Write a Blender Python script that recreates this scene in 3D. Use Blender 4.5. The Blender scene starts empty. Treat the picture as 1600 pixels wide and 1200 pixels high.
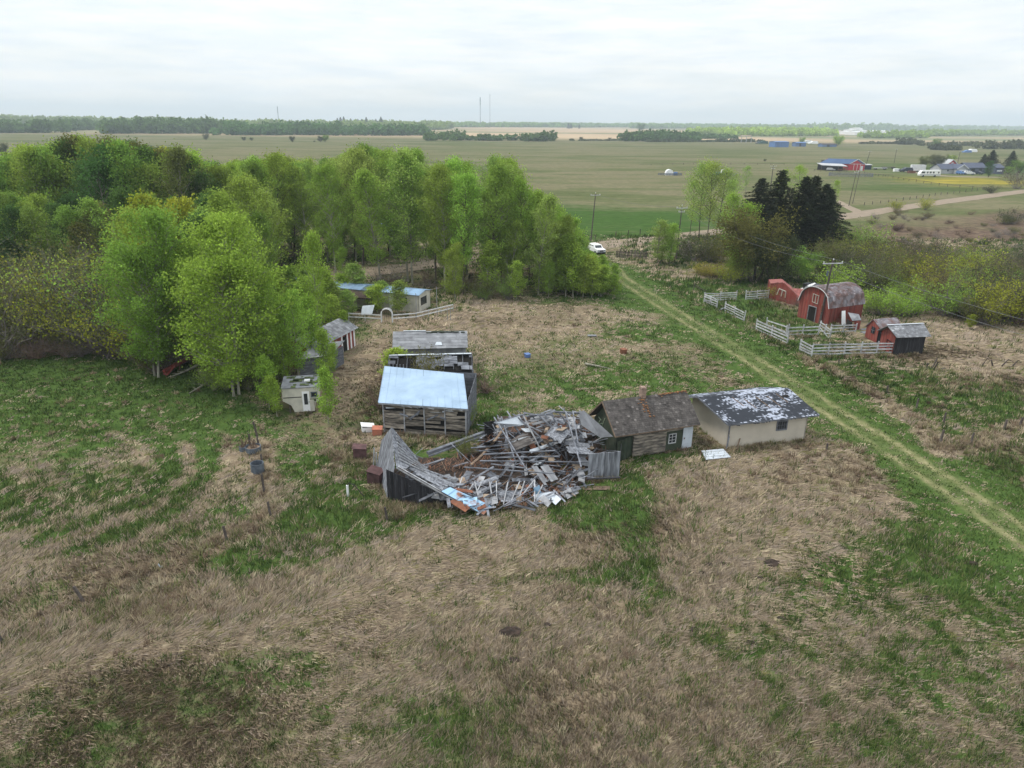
import bpy, math, random
import numpy as np
from mathutils import Vector
S = bpy.context.scene
COL = S.collection
random.seed(7)
RNG = np.random.default_rng(11)

# ------------------------------------------------------------------ camera
H = 25.0; FPX = 1110.0; PITCH = math.atan(410.5 / FPX); ROLL = 0.012
_F = np.array([0, math.cos(PITCH), -math.sin(PITCH)])
_R0 = np.array([1.0, 0, 0]); _U0 = np.array([0, math.sin(PITCH), math.cos(PITCH)])
_R = math.cos(ROLL) * _R0 + math.sin(ROLL) * _U0
_U = -math.sin(ROLL) * _R0 + math.cos(ROLL) * _U0
from mathutils import Matrix
cd = bpy.data.cameras.new('camera'); cam = bpy.data.objects.new('camera', cd); COL.objects.link(cam)
cd.sensor_width = 36; cd.lens = FPX * 36 / 1600; cd.clip_start = 0.5; cd.clip_end = 60000
cam.matrix_world = Matrix(((_R[0], _U[0], -_F[0], 0), (_R[1], _U[1], -_F[1], 0), (_R[2], _U[2], -_F[2], H), (0, 0, 0, 1)))
S.camera = cam

# ------------------------------------------------------------------ world and sun
SUN_EL = math.radians(58); SUN_AZ = math.radians(-75)      # azimuth from +Y towards +X: light from the left, a little behind
w = bpy.data.worlds.new("World"); S.world = w; w.use_nodes = True
nt = w.node_tree; nt.nodes.clear()
N = nt.nodes.new; L = nt.links.new
out = N('ShaderNodeOutputWorld'); mixs = N('ShaderNodeMixShader')
bg1 = N('ShaderNodeBackground'); bg2 = N('ShaderNodeBackground')
sky = N('ShaderNodeTexSky'); sky.sky_type = 'NISHITA'; sky.sun_disc = False
sky.sun_elevation = SUN_EL; sky.sun_rotation = SUN_AZ; sky.air_density = 1.0; sky.dust_density = 1.5; sky.altitude = 600
L(sky.outputs[0], bg1.inputs[0]); bg1.inputs[1].default_value = 0.12
tc = N('ShaderNodeTexCoord'); mp = N('ShaderNodeMapping'); mp.inputs['Scale'].default_value = (1, 1, 5.5)
nz = N('ShaderNodeTexNoise'); nz.inputs['Scale'].default_value = 5.5; nz.inputs['Detail'].default_value = 7; nz.inputs['Roughness'].default_value = 0.6
L(tc.outputs['Generated'], mp.inputs[0]); L(mp.outputs[0], nz.inputs['Vector'])
rp = N('ShaderNodeValToRGB'); rp.color_ramp.elements[0].position = 0.32; rp.color_ramp.elements[0].color = (0.80, 0.80, 0.80, 1)
rp.color_ramp.elements[1].position = 0.60; rp.color_ramp.elements[1].color = (1, 1, 1, 1)
L(nz.outputs[0], rp.inputs[0]); L(rp.outputs[0], mixs.inputs[0])
cr = N('ShaderNodeValToRGB'); cr.color_ramp.elements[0].position = 0.35; cr.color_ramp.elements[0].color = (0.83, 0.89, 0.93, 1)
cr.color_ramp.elements[1].position = 0.66; cr.color_ramp.elements[1].color = (0.95, 0.965, 0.955, 1)
nz2 = N('ShaderNodeTexNoise'); nz2.inputs['Scale'].default_value = 9; nz2.inputs['Detail'].default_value = 8
mp2 = N('ShaderNodeMapping'); mp2.inputs['Scale'].default_value = (1, 1, 7); mp2.inputs['Location'].default_value = (3, 1, 0)
L(tc.outputs['Generated'], mp2.inputs[0]); L(mp2.outputs[0], nz2.inputs['Vector']); L(nz2.outputs[0], cr.inputs[0])
L(cr.outputs[0], bg2.inputs[0])
sz = N('ShaderNodeSeparateXYZ'); L(tc.outputs['Generated'], sz.inputs[0]); zr = N('ShaderNodeMapRange'); zr.inputs[3].default_value = 1.06; zr.inputs[4].default_value = 1.95; L(sz.outputs[2], zr.inputs[0]); L(zr.outputs[0], bg2.inputs[1])   # an overcast sky is brightest overhead
L(bg1.outputs[0], mixs.inputs[1]); L(bg2.outputs[0], mixs.inputs[2]); L(mixs.outputs[0], out.inputs[0])
sd = bpy.data.lights.new('sun', 'SUN'); sun = bpy.data.objects.new('sun', sd); COL.objects.link(sun)
sd.energy = 2.3; sd.angle = math.radians(11); sd.color = (1.0, 0.95, 0.87)
_sv = Vector((math.sin(SUN_AZ) * math.cos(SUN_EL), math.cos(SUN_AZ) * math.cos(SUN_EL), math.sin(SUN_EL)))
sun.rotation_euler = _sv.to_track_quat('Z', 'Y').to_euler()
S.view_settings.view_transform = 'Standard'; S.view_settings.look = 'None'
S.view_settings.exposure = 0.02; S.view_settings.gamma = 1
S.render.engine = 'CYCLES'
S.cycles.max_bounces = 5; S.cycles.diffuse_bounces = 2; S.cycles.glossy_bounces = 2; S.cycles.transmission_bounces = 3
S.cycles.volume_bounces = 0; S.cycles.transparent_max_bounces = 6; S.cycles.use_denoising = True
S.cycles.sample_clamp_indirect = 4

# ------------------------------------------------------------------ surveying the place
def at(x, y, z=0.0):
    d = _F * FPX + _R * (x - 800) + _U * (600 - y)
    return np.array([0, 0, H]) + d * ((z - H) / d[2])
def proj(P):
    q = np.asarray(P, float) - np.array([0, 0, H])
    return 800 + FPX * (q @ _R) / (q @ _F), 600 - FPX * (q @ _U) / (q @ _F)
def htof(P, yt):
    lo, hi = 0.0, 60.0
    for _ in range(30):
        m = (lo + hi) / 2
        if proj(np.array([P[0], P[1], m]))[1] > yt: lo = m
        else: hi = m
    return lo
def A(x, y, z=0.0): return Vector(at(x, y, z))

_tab = RNG.random((256, 256))
def vn(x, y, s=0):
    x = np.asarray(x, float) + s * 37.13; y = np.asarray(y, float) + s * 91.7
    i = np.floor(x).astype(int); j = np.floor(y).astype(int); u = x - i; v = y - j
    u = u * u * (3 - 2 * u); v = v * v * (3 - 2 * v)
    a = _tab[i & 255, j & 255]; b = _tab[(i + 1) & 255, j & 255]; c = _tab[i & 255, (j + 1) & 255]; d = _tab[(i + 1) & 255, (j + 1) & 255]
    return (a * (1 - u) + b * u) * (1 - v) + (c * (1 - u) + d * u) * v
def fbm(x, y, s=0, o=4):
    t = 0; amp = 0.5; n = 0
    for k in range(o):
        t = t + amp * vn(x * 2 ** k, y * 2 ** k, s + k); n += amp; amp *= 0.55
    return t / n

# ------------------------------------------------------------------ objects
def tag(o, label=None, cat=None, group=None, kind=None):
    if label: o['label'] = label
    if cat: o['category'] = cat
    if group: o['group'] = group
    if kind: o['kind'] = kind
    return o
def empty(name, loc, label, cat, group=None, rz=0.0):
    o = bpy.data.objects.new(name, None); COL.objects.link(o)
    o.location = (loc[0], loc[1], loc[2] if len(loc) > 2 else 0.0); o.rotation_euler = (0, 0, rz); o.empty_display_size = 0.3
    return tag(o, label, cat, group)
def npmesh(name, V, Fc, tone=None, col=None, smooth=False):
    V = np.asarray(V, np.float32); Fc = np.asarray(Fc, np.int32); k = Fc.shape[1]
    me = bpy.data.meshes.new(name); me.vertices.add(len(V)); me.vertices.foreach_set('co', V.ravel())
    me.loops.add(Fc.size); me.loops.foreach_set('vertex_index', Fc.ravel())
    me.polygons.add(len(Fc)); me.polygons.foreach_set('loop_start', np.arange(0, Fc.size, k, dtype=np.int32))
    try: me.polygons.foreach_set('loop_total', np.full(len(Fc), k, np.int32))
    except Exception: pass
    if smooth: me.polygons.foreach_set('use_smooth', np.ones(len(Fc), bool))
    me.update(calc_edges=True)
    t = me.attributes.new('tone', 'FLOAT', 'FACE')
    t.data.foreach_set('value', np.ones(len(Fc), np.float32) if tone is None else np.asarray(tone, np.float32))
    if col is not None:
        c = me.attributes.new('col', 'FLOAT_COLOR', 'FACE')
        c.data.foreach_set('color', np.concatenate([col, np.ones((len(col), 1))], 1).astype(np.float32).ravel())
    return me
def link(me, name, m, parent=None):
    o = bpy.data.objects.new(name, me); COL.objects.link(o)
    if m: me.materials.append(m)
    if parent: o.parent = parent
    return o

class MB:
    def __init__(s): s.v = []; s.f = []; s.t = []
    def add(s, vs, fs, tone=1.0):
        b = len(s.v); s.v += [tuple(v) for v in vs]
        for f in fs: s.f.append([b + i for i in f]); s.t.append(tone)
    def slab(s, pts, th, tone=1.0):
        """flat polygon given thickness along minus its normal"""
        P = [Vector(p) for p in pts]; n = Vector((0, 0, 0))
        for i in range(len(P)): n += (P[i] - P[0]).cross(P[(i + 1) % len(P)] - P[0])
        n = n.normalized() if n.length > 1e-9 else Vector((0, 0, 1))
        k = len(P); Q = [p - n * th for p in P]
        s.add(P + Q, [list(range(k)), list(range(2 * k - 1, k - 1, -1))] + [[i, k + i, k + (i + 1) % k, (i + 1) % k] for i in range(k)], tone)
    def beam(s, a, b, w_, t_, tone=1.0, up=(0, 0, 1), w2=None):
        a = Vector(a); b = Vector(b); d = (b - a)
        if d.length < 1e-6: return
        d.normalize(); u = Vector(up)
        if abs(d.dot(u)) > 0.98: u = Vector((1, 0, 0))
        x = d.cross(u).normalized(); z = x.cross(d).normalized(); w2 = w_ if w2 is None else w2
        vs = []
        for p, ww in ((a, w_), (b, w2)):
            r = ww / w_ if w_ else 1
            vs += [p + x * ww / 2 + z * t_ * r / 2, p - x * ww / 2 + z * t_ * r / 2, p - x * ww / 2 - z * t_ * r / 2, p + x * ww / 2 - z * t_ * r / 2]
        s.add(vs, [[0, 1, 2, 3], [7, 6, 5, 4], [0, 4, 5, 1], [1, 5, 6, 2], [2, 6, 7, 3], [3, 7, 4, 0]], tone)
    def box(s, c, sz, tone=1.0, rz=0.0):
        c = Vector(c); cs, sn = math.cos(rz), math.sin(rz)
        h = [x / 2 for x in sz]; vs = []
        for dz in (-h[2], h[2]):
            for dx, dy in ((-h[0], -h[1]), (h[0], -h[1]), (h[0], h[1]), (-h[0], h[1])):
                vs.append(c + Vector((dx * cs - dy * sn, dx * sn + dy * cs, dz)))
        s.add(vs, [[3, 2, 1, 0], [4, 5, 6, 7], [0, 1, 5, 4], [1, 2, 6, 5], [2, 3, 7, 6], [3, 0, 4, 7]], tone)
    def tube(s, pts, rad, n=6, tone=1.0, cap=True):
        P = [Vector(p) for p in pts]; R = rad if isinstance(rad, (list, tuple)) else [rad] * len(P)
        rings = []; b = len(s.v)
        for i, p in enumerate(P):
            d = (P[min(i + 1, len(P) - 1)] - P[max(i - 1, 0)])
            d = d.normalized() if d.length > 1e-9 else Vector((0, 0, 1))
            u = Vector((0, 0, 1)) if abs(d.z) < 0.9 else Vector((1, 0, 0))
            x = d.cross(u).normalized(); y = d.cross(x).normalized()
            for k in range(n):
                a_ = 2 * math.pi * k / n; s.v.append(tuple(p + (x * math.cos(a_) + y * math.sin(a_)) * R[i]))
        for i in range(len(P) - 1):
            for k in range(n):
                s.f.append([b + i * n + k, b + i * n + (k + 1) % n, b + (i + 1) * n + (k + 1) % n, b + (i + 1) * n + k]); s.t.append(tone)
        if cap:
            s.f.append([b + k for k in range(n - 1, -1, -1)]); s.t.append(tone)
            s.f.append([b + (len(P) - 1) * n + k for k in range(n)]); s.t.append(tone)
    def build(s, name, m, parent=None, world=True, smooth=False):
        off = Vector((0, 0, 0))
        q = parent
        if world:
            while q is not None: off += q.location; q = q.parent
        me = bpy.data.meshes.new(name)
        me.from_pydata([(v[0] - off.x, v[1] - off.y, v[2] - off.z) for v in s.v], [], s.f); me.update()
        t = me.attributes.new('tone', 'FLOAT', 'FACE'); t.data.foreach_set('value', np.array(s.t, np.float32))
        if smooth:
            me.polygons.foreach_set('use_smooth', np.ones(len(s.f), bool))
        return link(me, name, m, parent)
    def solo(s, name, m, label, cat, group=None, smooth=False):
        """a thing that is one mesh: its origin goes to its base"""
        xs = np.array(s.v); c = Vector(((xs[:, 0].min() + xs[:, 0].max()) / 2, (xs[:, 1].min() + xs[:, 1].max()) / 2, xs[:, 2].min()))
        s.v = [(v[0] - c.x, v[1] - c.y, v[2] - c.z) for v in s.v]
        o = s.build(name, m, None, smooth=smooth); o.location = c
        return tag(o, label, cat, group)

def tn(a=0.75, b=1.25): return random.uniform(a, b)

# ------------------------------------------------------------------ materials
def mat(name, c1, c2=None, scale=3.0, rough=0.85, tone=True, mixby='noise', lo=0.35, hi=0.65, metal=0.0, spec=0.25, trans=0.0, stretch=(1, 1, 1), rnd=0.0, bump=0.0, detail=5, attrcol=False):
    m = bpy.data.materials.new(name); m.use_nodes = True; t = m.node_tree; b = t.nodes['Principled BSDF']
    b.inputs['Roughness'].default_value = rough; b.inputs['Metallic'].default_value = metal; b.inputs['Specular IOR Level'].default_value = spec
    c2 = c2 or tuple(x * 0.7 for x in c1)
    at_ = t.nodes.new('ShaderNodeAttribute'); at_.attribute_name = 'tone'
    tcn = t.nodes.new('ShaderNodeTexCoord'); mpn = t.nodes.new('ShaderNodeMapping'); mpn.inputs['Scale'].default_value = stretch
    t.links.new(tcn.outputs['Object'], mpn.inputs[0])
    nn = t.nodes.new('ShaderNodeTexNoise'); nn.inputs['Scale'].default_value = scale; nn.inputs['Detail'].default_value = detail
    t.links.new(mpn.outputs[0], nn.inputs['Vector'])
    r = t.nodes.new('ShaderNodeValToRGB'); e = r.color_ramp.elements; e[0].position = lo; e[1].position = hi
    e[0].color = (*c1, 1); e[1].color = (*c2, 1)
    t.links.new(nn.outputs[0] if mixby == 'noise' else at_.outputs['Fac'], r.inputs[0])
    cout = r.outputs[0]
    if attrcol:
        ac = t.nodes.new('ShaderNodeAttribute'); ac.attribute_name = 'col'; cout = ac.outputs['Color']
    if tone:
        mx = t.nodes.new('ShaderNodeMix'); mx.data_type = 'RGBA'; mx.blend_type = 'MULTIPLY'; mx.inputs[0].default_value = 1
        t.links.new(cout, mx.inputs[6]); t.links.new(at_.outputs['Fac'] if mixby == 'noise' else nn.outputs[0], mx.inputs[7]); cout = mx.outputs[2]
    if rnd:
        oi = t.nodes.new('ShaderNodeObjectInfo'); hs = t.nodes.new('ShaderNodeHueSaturation')
        m1 = t.nodes.new('ShaderNodeMapRange'); m1.inputs[3].default_value = 0.5 - rnd * 0.035; m1.inputs[4].default_value = 0.5 + rnd * 0.045
        m2 = t.nodes.new('ShaderNodeMapRange'); m2.inputs[3].default_value = 1 + rnd * 0.38; m2.inputs[4].default_value = 1 - rnd * 0.38
        mm = t.nodes.new('ShaderNodeMath'); mm.operation = 'FRACT'; mm2 = t.nodes.new('ShaderNodeMath'); mm2.operation = 'MULTIPLY'; mm2.inputs[1].default_value = 7.31
        t.links.new(oi.outputs['Random'], m1.inputs[0]); t.links.new(oi.outputs['Random'], mm2.inputs[0]); t.links.new(mm2.outputs[0], mm.inputs[0]); t.links.new(mm.outputs[0], m2.inputs[0])
        t.links.new(m1.outputs[0], hs.inputs['Hue']); t.links.new(m2.outputs[0], hs.inputs['Value']); t.links.new(cout, hs.inputs['Color']); cout = hs.outputs[0]
    if trans:
        o_ = t.nodes['Material Output']; t.nodes.remove(b)
        d = t.nodes.new('ShaderNodeBsdfDiffuse'); tr = t.nodes.new('ShaderNodeBsdfTranslucent'); ms = t.nodes.new('ShaderNodeMixShader'); ms.inputs[0].default_value = trans
        t.links.new(cout, d.inputs[0]); t.links.new(cout, tr.inputs[0]); t.links.new(d.outputs[0], ms.inputs[1]); t.links.new(tr.outputs[0], ms.inputs[2]); t.links.new(ms.outputs[0], o_.inputs[0])
        return m
    t.links.new(cout, b.inputs['Base Color'])
    if bump:
        bn = t.nodes.new('ShaderNodeBump'); bn.inputs['Strength'].default_value = bump; bn.inputs['Distance'].default_value = 0.05
        t.links.new(nn.outputs[0], bn.inputs['Height']); t.links.new(bn.outputs[0], b.inputs['Normal'])
    return m
# ------------------------------------------------------------------ ground: what grows where
def _pl(pts): return np.array([at(x, y)[:2] for x, y in pts])
def pdist(x, y, P):
    best = np.full(np.shape(x), 1e9); side = np.zeros(np.shape(x))
    for i in range(len(P) - 1):
        a = P[i]; d = P[i + 1] - a; l2 = d @ d
        t = np.clip(((x - a[0]) * d[0] + (y - a[1]) * d[1]) / l2, 0, 1)
        ex = x - a[0] - t * d[0]; ey = y - a[1] - t * d[1]; q = np.hypot(ex, ey)
        s_ = np.sign(d[0] * ey - d[1] * ex); m = q < best
        best = np.where(m, q, best); side = np.where(m, s_, side)
    return best, side
TRACK = _pl([(960, 420), (969, 433), (1050, 485), (1165, 556), (1290, 635), (1375, 687), (1480, 757), (1600, 838), (1690, 905)])
ARCS = [_pl([(80, 640), (190, 655), (255, 690), (275, 730), (215, 790), (60, 845)]), _pl([(150, 628), (265, 650), (318, 690), (325, 735), (260, 800), (120, 860)])]
STRAWLINES = [_pl([(1255, 560), (1340, 602), (1440, 662), (1470, 706), (1520, 690), (1610, 662)]), _pl([(400, 690), (412, 740), (421, 805), (352, 842), (280, 880), (150, 905)])]
GREENLINES = [_pl([(985, 735), (1003, 790), (1000, 860), (1010, 930)]), _pl([(790, 905), (930, 900), (1000, 890)])]
# (px, py, rx, ry, weight): green > 0, dead straw < 0
_B = [(150, 650, 280, 55, .42), (90, 790, 240, 60, .22), (60, 590, 230, 45, .55), (230, 600, 150, 40, .5), (330, 655, 120, 30, .25), (30, 650, 90, 30, .35), (340, 752, 70, 45, -.55), (180, 715, 55, 20, -.35), (45, 735, 70, 22, -.3), (200, 750, 280, 60, .30), (205, 760, 90, 18, .3),
      (545, 800, 65, 35, .7), (385, 880, 60, 28, .7), (640, 790, 60, 22, .5), (470, 800, 40, 20, .3), (620, 630, 40, 30, .45), (560, 690, 50, 20, -.3), (730, 660, 45, 18, .45),
      (920, 800, 75, 32, .75), (980, 760, 45, 25, .7), (1020, 715, 70, 12, .55), (1190, 790, 175, 75, -.75), (1320, 740, 60, 40, -.6), (1050, 830, 60, 50, -.2),
      (700, 870, 160, 40, -.45), (850, 850, 110, 45, -.4), (600, 960, 260, 60, -.45), (900, 960, 130, 60, -.45), (450, 920, 100, 30, -.3), (150, 1000, 200, 40, -.25),
      (1430, 860, 190, 65, .55), (1290, 920, 80, 40, .4), (1560, 900, 100, 60, .5), (1180, 1010, 90, 30, .2), (1120, 880, 90, 40, -.2),
      (850, 505, 160, 22, -.45), (960, 490, 80, 12, -.35), (800, 545, 60, 30, -.2), (1000, 522, 80, 14, .4), (900, 610, 70, 25, .35), (1060, 590, 90, 30, .35), (1130, 520, 60, 40, .3), (760, 640, 40, 40, .2), (1040, 560, 60, 14, -.1), (600, 560, 70, 45, -.4), (700, 500, 60, 14, -.25), (540, 610, 50, 40, -.3),
      (1080, 440, 100, 22, .6), (1150, 480, 90, 25, .6), (1260, 560, 80, 35, .4), (1240, 480, 60, 12, -.35), (1400, 600, 130, 30, .6), (1500, 620, 110, 26, .5), (1330, 505, 60, 10, -.2),
      (1530, 525, 110, 32, -1.1), (1540, 570, 90, 22, -.6), (1520, 704, 50, 14, -.4), (1560, 740, 80, 40, .35), (1090, 432, 60, 7, -.5), (1190, 508, 40, 12, -.3), (1440, 770, 60, 40, .2),
      (960, 345, 160, 24, .9), (1360, 290, 130, 12, .35), (1520, 268, 160, 14, .4), (1200, 335, 90, 20, .2), (1080, 240, 60, 3, .2), (620, 240, 100, 6, -.2), (900, 275, 200, 8, -.2), (1000, 300, 120, 8, -.2)]
BL = []
for (bx, by, rx, ry, w_) in _B:
    c = at(bx, by); BL.append((c[0], c[1], abs(at(bx + rx, by)[0] - at(bx - rx, by)[0]) / 2, abs(at(bx, by - ry)[1] - at(bx, by + ry)[1]) / 2, w_))
_YF = at(1510, 283); _YF = (_YF[0], _YF[1], abs(at(1600, 283)[0] - at(1420, 283)[0]) / 2, 24.0)
def field(x, y):
    """g: living green 0..1, t: bare tan 0..1, b: leafless red-brown scrub 0..1"""
    g = 0.53 + 1.15 * (fbm(x / 9.0, y / 9.0, 3, 5) - 0.5)
    far = np.clip((y - 130) / 120, 0, 1)
    g = g * (1 - far) + far * (0.45 + 0.5 * (fbm(x / 60.0, y / 90.0, 4, 4) - 0.5))
    for cx, cy, ax, ay, w_ in BL: g = g + w_ * np.exp(-((x - cx) / ax) ** 2 - ((y - cy) / ay) ** 2)
    t = np.zeros_like(g); b = np.zeros_like(g)
    d, s_ = pdist(x, y, TRACK)
    wob = (fbm(x / 2.5, y / 2.5, 8, 3) - 0.5)
    g = g + 0.55 * np.exp(-(d / 4.2) ** 2)
    rut = np.exp(-((d - 1.0 + wob * 0.3) / 0.38) ** 2)
    t = np.maximum(t, rut * (0.85 + 1.4 * wob)); t = np.maximum(t, 0.20 * np.exp(-((d + wob) / 1.3) ** 2))
    for P in ARCS: d, s_ = pdist(x, y, P); g = g + 0.6 * np.exp(-(d / 0.8) ** 2) - .30 * np.exp(-((d - 1.7) / .7) ** 2)
    for P in GREENLINES: d, s_ = pdist(x, y, P); g = g + 0.5 * np.exp(-(d / 0.9) ** 2)
    for P in STRAWLINES: d, s_ = pdist(x, y, P); g = g - 1.0 * np.exp(-(d / 0.8) ** 2)
    # leafless scrub meadow beyond the willows on the right
    u = (x - 70) / 60.0; b = np.clip((x - 0.42 * y + 2.0) / 14, 0, 1) * np.clip((y - 92) / 12, 0, 1) * np.clip((158 + 0.62 * (x - 23) - 6 - y) / 8, 0, 1)
    b = b * np.clip(0.55 + 1.6 * (fbm(x / 14, y / 14, 9, 4) - 0.42), 0, 1)
    return np.clip(g, 0, 1), np.clip(t, 0, 1), np.clip(b, 0, 1)
_m1 = at(544, 800)
def gz(x, y):
    x = np.asarray(x, float); y = np.asarray(y, float)
    near = np.clip((135 - y) / 25, 0, 1) * np.clip((130 - np.abs(x)) / 20, 0, 1)
    z = near * (0.30 * (fbm(x / 5.0, y / 5.0, 21, 3) - 0.5) + 0.26 * (fbm(x / 1.3, y / 1.3, 22, 3) - 0.5) - 0.03)
    z = z + 0.35 * np.exp(-((x - _m1[0]) / 2.2) ** 2 - ((y - _m1[1]) / 1.6) ** 2)
    for P in STRAWLINES[:1]: d, _ = pdist(x, y, P); z = z + 0.14 * np.exp(-(d / 0.9) ** 2)
    return z
def axis(a, b, step, lim, gr=1.12):
    m = list(np.arange(a, b + 1e-6, step)); s_ = step; v = m[-1]
    while v < lim[1]: s_ *= gr; v += s_; m.append(v)
    s_ = step; v = m[0]; lo = []
    while v > lim[0]: s_ *= gr; v -= s_; lo.append(v)
    return np.array(lo[::-1] + m)
_gx = axis(-80, 90, 0.42, (-7000, 7000)); _gy = axis(16, 160, 0.42, (-60, 7500), 1.08)
GX, GY = np.meshgrid(_gx, _gy); GZ = gz(GX, GY)
nx, ny = len(_gx), len(_gy)
_v = np.stack([GX.ravel(), GY.ravel(), GZ.ravel()], 1)
_i = (np.arange(ny - 1)[:, None] * nx + np.arange(nx - 1)[None, :]).ravel()
_f = np.stack([_i, _i + 1, _i + nx + 1, _i + nx], 1)
gm = npmesh('ground', _v, _f, smooth=True)
g_, t_, b_ = field(GX.ravel(), GY.ravel())
yf = np.exp(-((GX.ravel() - _YF[0]) / _YF[2]) ** 4 - ((GY.ravel() - _YF[1] - 0.15 * (GX.ravel() - _YF[0])) / _YF[3]) ** 2)
ca = gm.attributes.new('cover', 'FLOAT_COLOR', 'POINT'); ca.data.foreach_set('color', np.stack([g_, t_, b_, yf], 1).astype(np.float32).ravel())

def ground_material():
    m = bpy.data.materials.new('meadow ground'); m.use_nodes = True; T = m.node_tree; b = T.nodes['Principled BSDF']; n = T.nodes.new; l = T.links.new
    b.inputs['Roughness'].default_value = 1.0; b.inputs['Specular IOR Level'].default_value = 0.0
    geo = n('ShaderNodeNewGeometry'); at_ = n('ShaderNodeAttribute'); at_.attribute_name = 'cover'
    sep = n('ShaderNodeSeparateColor'); l(at_.outputs['Color'], sep.inputs[0])
    def noise(sc, det, rough=0.6, st=(1, 1, 1), rot=0):
        mpp = n('ShaderNodeMapping'); mpp.inputs['Scale'].default_value = st; mpp.inputs['Rotation'].default_value = (0, 0, rot); l(geo.outputs['Position'], mpp.inputs[0])
        q = n('ShaderNodeTexNoise'); q.inputs['Scale'].default_value = sc; q.inputs['Detail'].default_value = det; q.inputs['Roughness'].default_value = rough; l(mpp.outputs[0], q.inputs['Vector']); return q.outputs[0]
    def math_(op, a, b_=None, cl=False):
        q = n('ShaderNodeMath'); q.operation = op; q.use_clamp = cl
        for i, v in enumerate((a, b_)):
            if v is None: continue
            if isinstance(v, (int, float)): q.inputs[i].default_value = v
            else: l(v, q.inputs[i])
        return q.outputs[0]
    def ramp(f, *st):
        q = n('ShaderNodeValToRGB'); e = q.color_ramp.elements
        while len(e) < len(st): e.new(0.5)
        for k, (p_, c_) in enumerate(st): e[k].position = p_; e[k].color = (*c_, 1)
        l(f, q.inputs[0]); return q.outputs[0]
    def mix(f, a, b_, bt='MIX'):
        q = n('ShaderNodeMix'); q.data_type = 'RGBA'; q.blend_type = bt
        if isinstance(f, float): q.inputs[0].default_value = f
        else: l(f, q.inputs[0])
        for i, v in ((6, a), (7, b_)):
            if isinstance(v, tuple): q.inputs[i].default_value = (*v, 1)
            else: l(v, q.inputs[i])
        return q.outputs[2]
    nf = noise(0.9, 10, 0.68, (1, 1.6, 1), 0.3); nfar = noise(0.016, 10, 0.72, (0.45, 1.3, 1))
    straw = ramp(nf, (0.30, (0.11, 0.082, 0.054)), (0.50, (0.205, 0.162, 0.112)), (0.70, (0.31, 0.257, 0.178)))
    green = ramp(noise(1.3, 9, 0.7), (0.32, (0.034, 0.060, 0.018)), (0.52, (0.058, 0.098, 0.026)), (0.72, (0.10, 0.15, 0.042)))
    # how green: attribute broken up by fine noise
    gsel = math_('MULTIPLY', math_('SUBTRACT', math_('ADD', sep.outputs[0], math_('MULTIPLY', math_('SUBTRACT', nf, 0.5), 1.5)), 0.33), 2.6, True)
    col = mix(gsel, straw, green)
    # far pasture: short grazed, olive, streaky
    ps = n('ShaderNodeSeparateXYZ'); l(geo.outputs['Position'], ps.inputs[0])
    fy = n('ShaderNodeMapRange'); fy.inputs[1].default_value = 120; fy.inputs[2].default_value = 175; l(ps.outputs['Y'], fy.inputs[0])
    past = ramp(nfar, (0.32, (0.062, 0.082, 0.032)), (0.45, (0.105, 0.118, 0.054)), (0.56, (0.165, 0.150, 0.092)), (0.68, (0.088, 0.106, 0.045)))
    past2 = mix(math_('MULTIPLY', math_('SUBTRACT', math_('ADD', sep.outputs[0], math_('MULTIPLY', math_('SUBTRACT', noise(0.10, 8, 0.7, (0.5, 1.4, 1)), 0.5), 1.2)), 0.55), 2.4, True), past, (0.050, 0.095, 0.025))
    fine = ramp(noise(0.55, 8, 0.75, (0.6, 1.4, 1)), (0.32, (0.60, 0.62, 0.60)), (0.68, (1.30, 1.28, 1.28)))
    past2 = mix(1.0, past2, fine, 'MULTIPLY')
    col = mix(fy.outputs[0], col, past2)
    # ploughed tan fields far away
    f2 = n('ShaderNodeMapRange'); f2.inputs[1].default_value = 1050; f2.inputs[2].default_value = 1300; l(ps.outputs['Y'], f2.inputs[0])
    col = mix(f2.outputs[0], col, ramp(noise(0.0012, 3, 0.5, (0.5, 1, 1)), (0.42, (0.16, 0.17, 0.09)), (0.5, (0.36, 0.27, 0.18)), (0.6, (0.42, 0.32, 0.21))))
    rut = math_('MULTIPLY', sep.outputs[1], 1.0, True)
    col = mix(rut, col, ramp(nf, (0.35, (0.13, 0.14, 0.06)), (0.65, (0.29, 0.26, 0.15))))
    col = mix(sep.outputs[2], col, ramp(noise(0.5, 9, 0.7), (0.35, (0.060, 0.040, 0.034)), (0.55, (0.145, 0.105, 0.078)), (0.7, (0.21, 0.175, 0.105))))
    yfl = math_('MULTIPLY', at_.outputs['Alpha'], math_('MULTIPLY', math_('SUBTRACT', noise(0.06, 6, 0.7, (0.5, 1.5, 1)), 0.36), 5.0, True), True)
    col = mix(yfl, col, (0.34, 0.27, 0.04))
    l(col, b.inputs['Base Color'])
    bn = n('ShaderNodeBump'); bn.inputs['Strength'].default_value = 0.9; bn.inputs['Distance'].default_value = 0.12; l(nf, bn.inputs['Height']); l(bn.outputs[0], b.inputs['Normal'])
    return m
ground = link(gm, 'ground', ground_material()); tag(ground, kind='structure')

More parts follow.
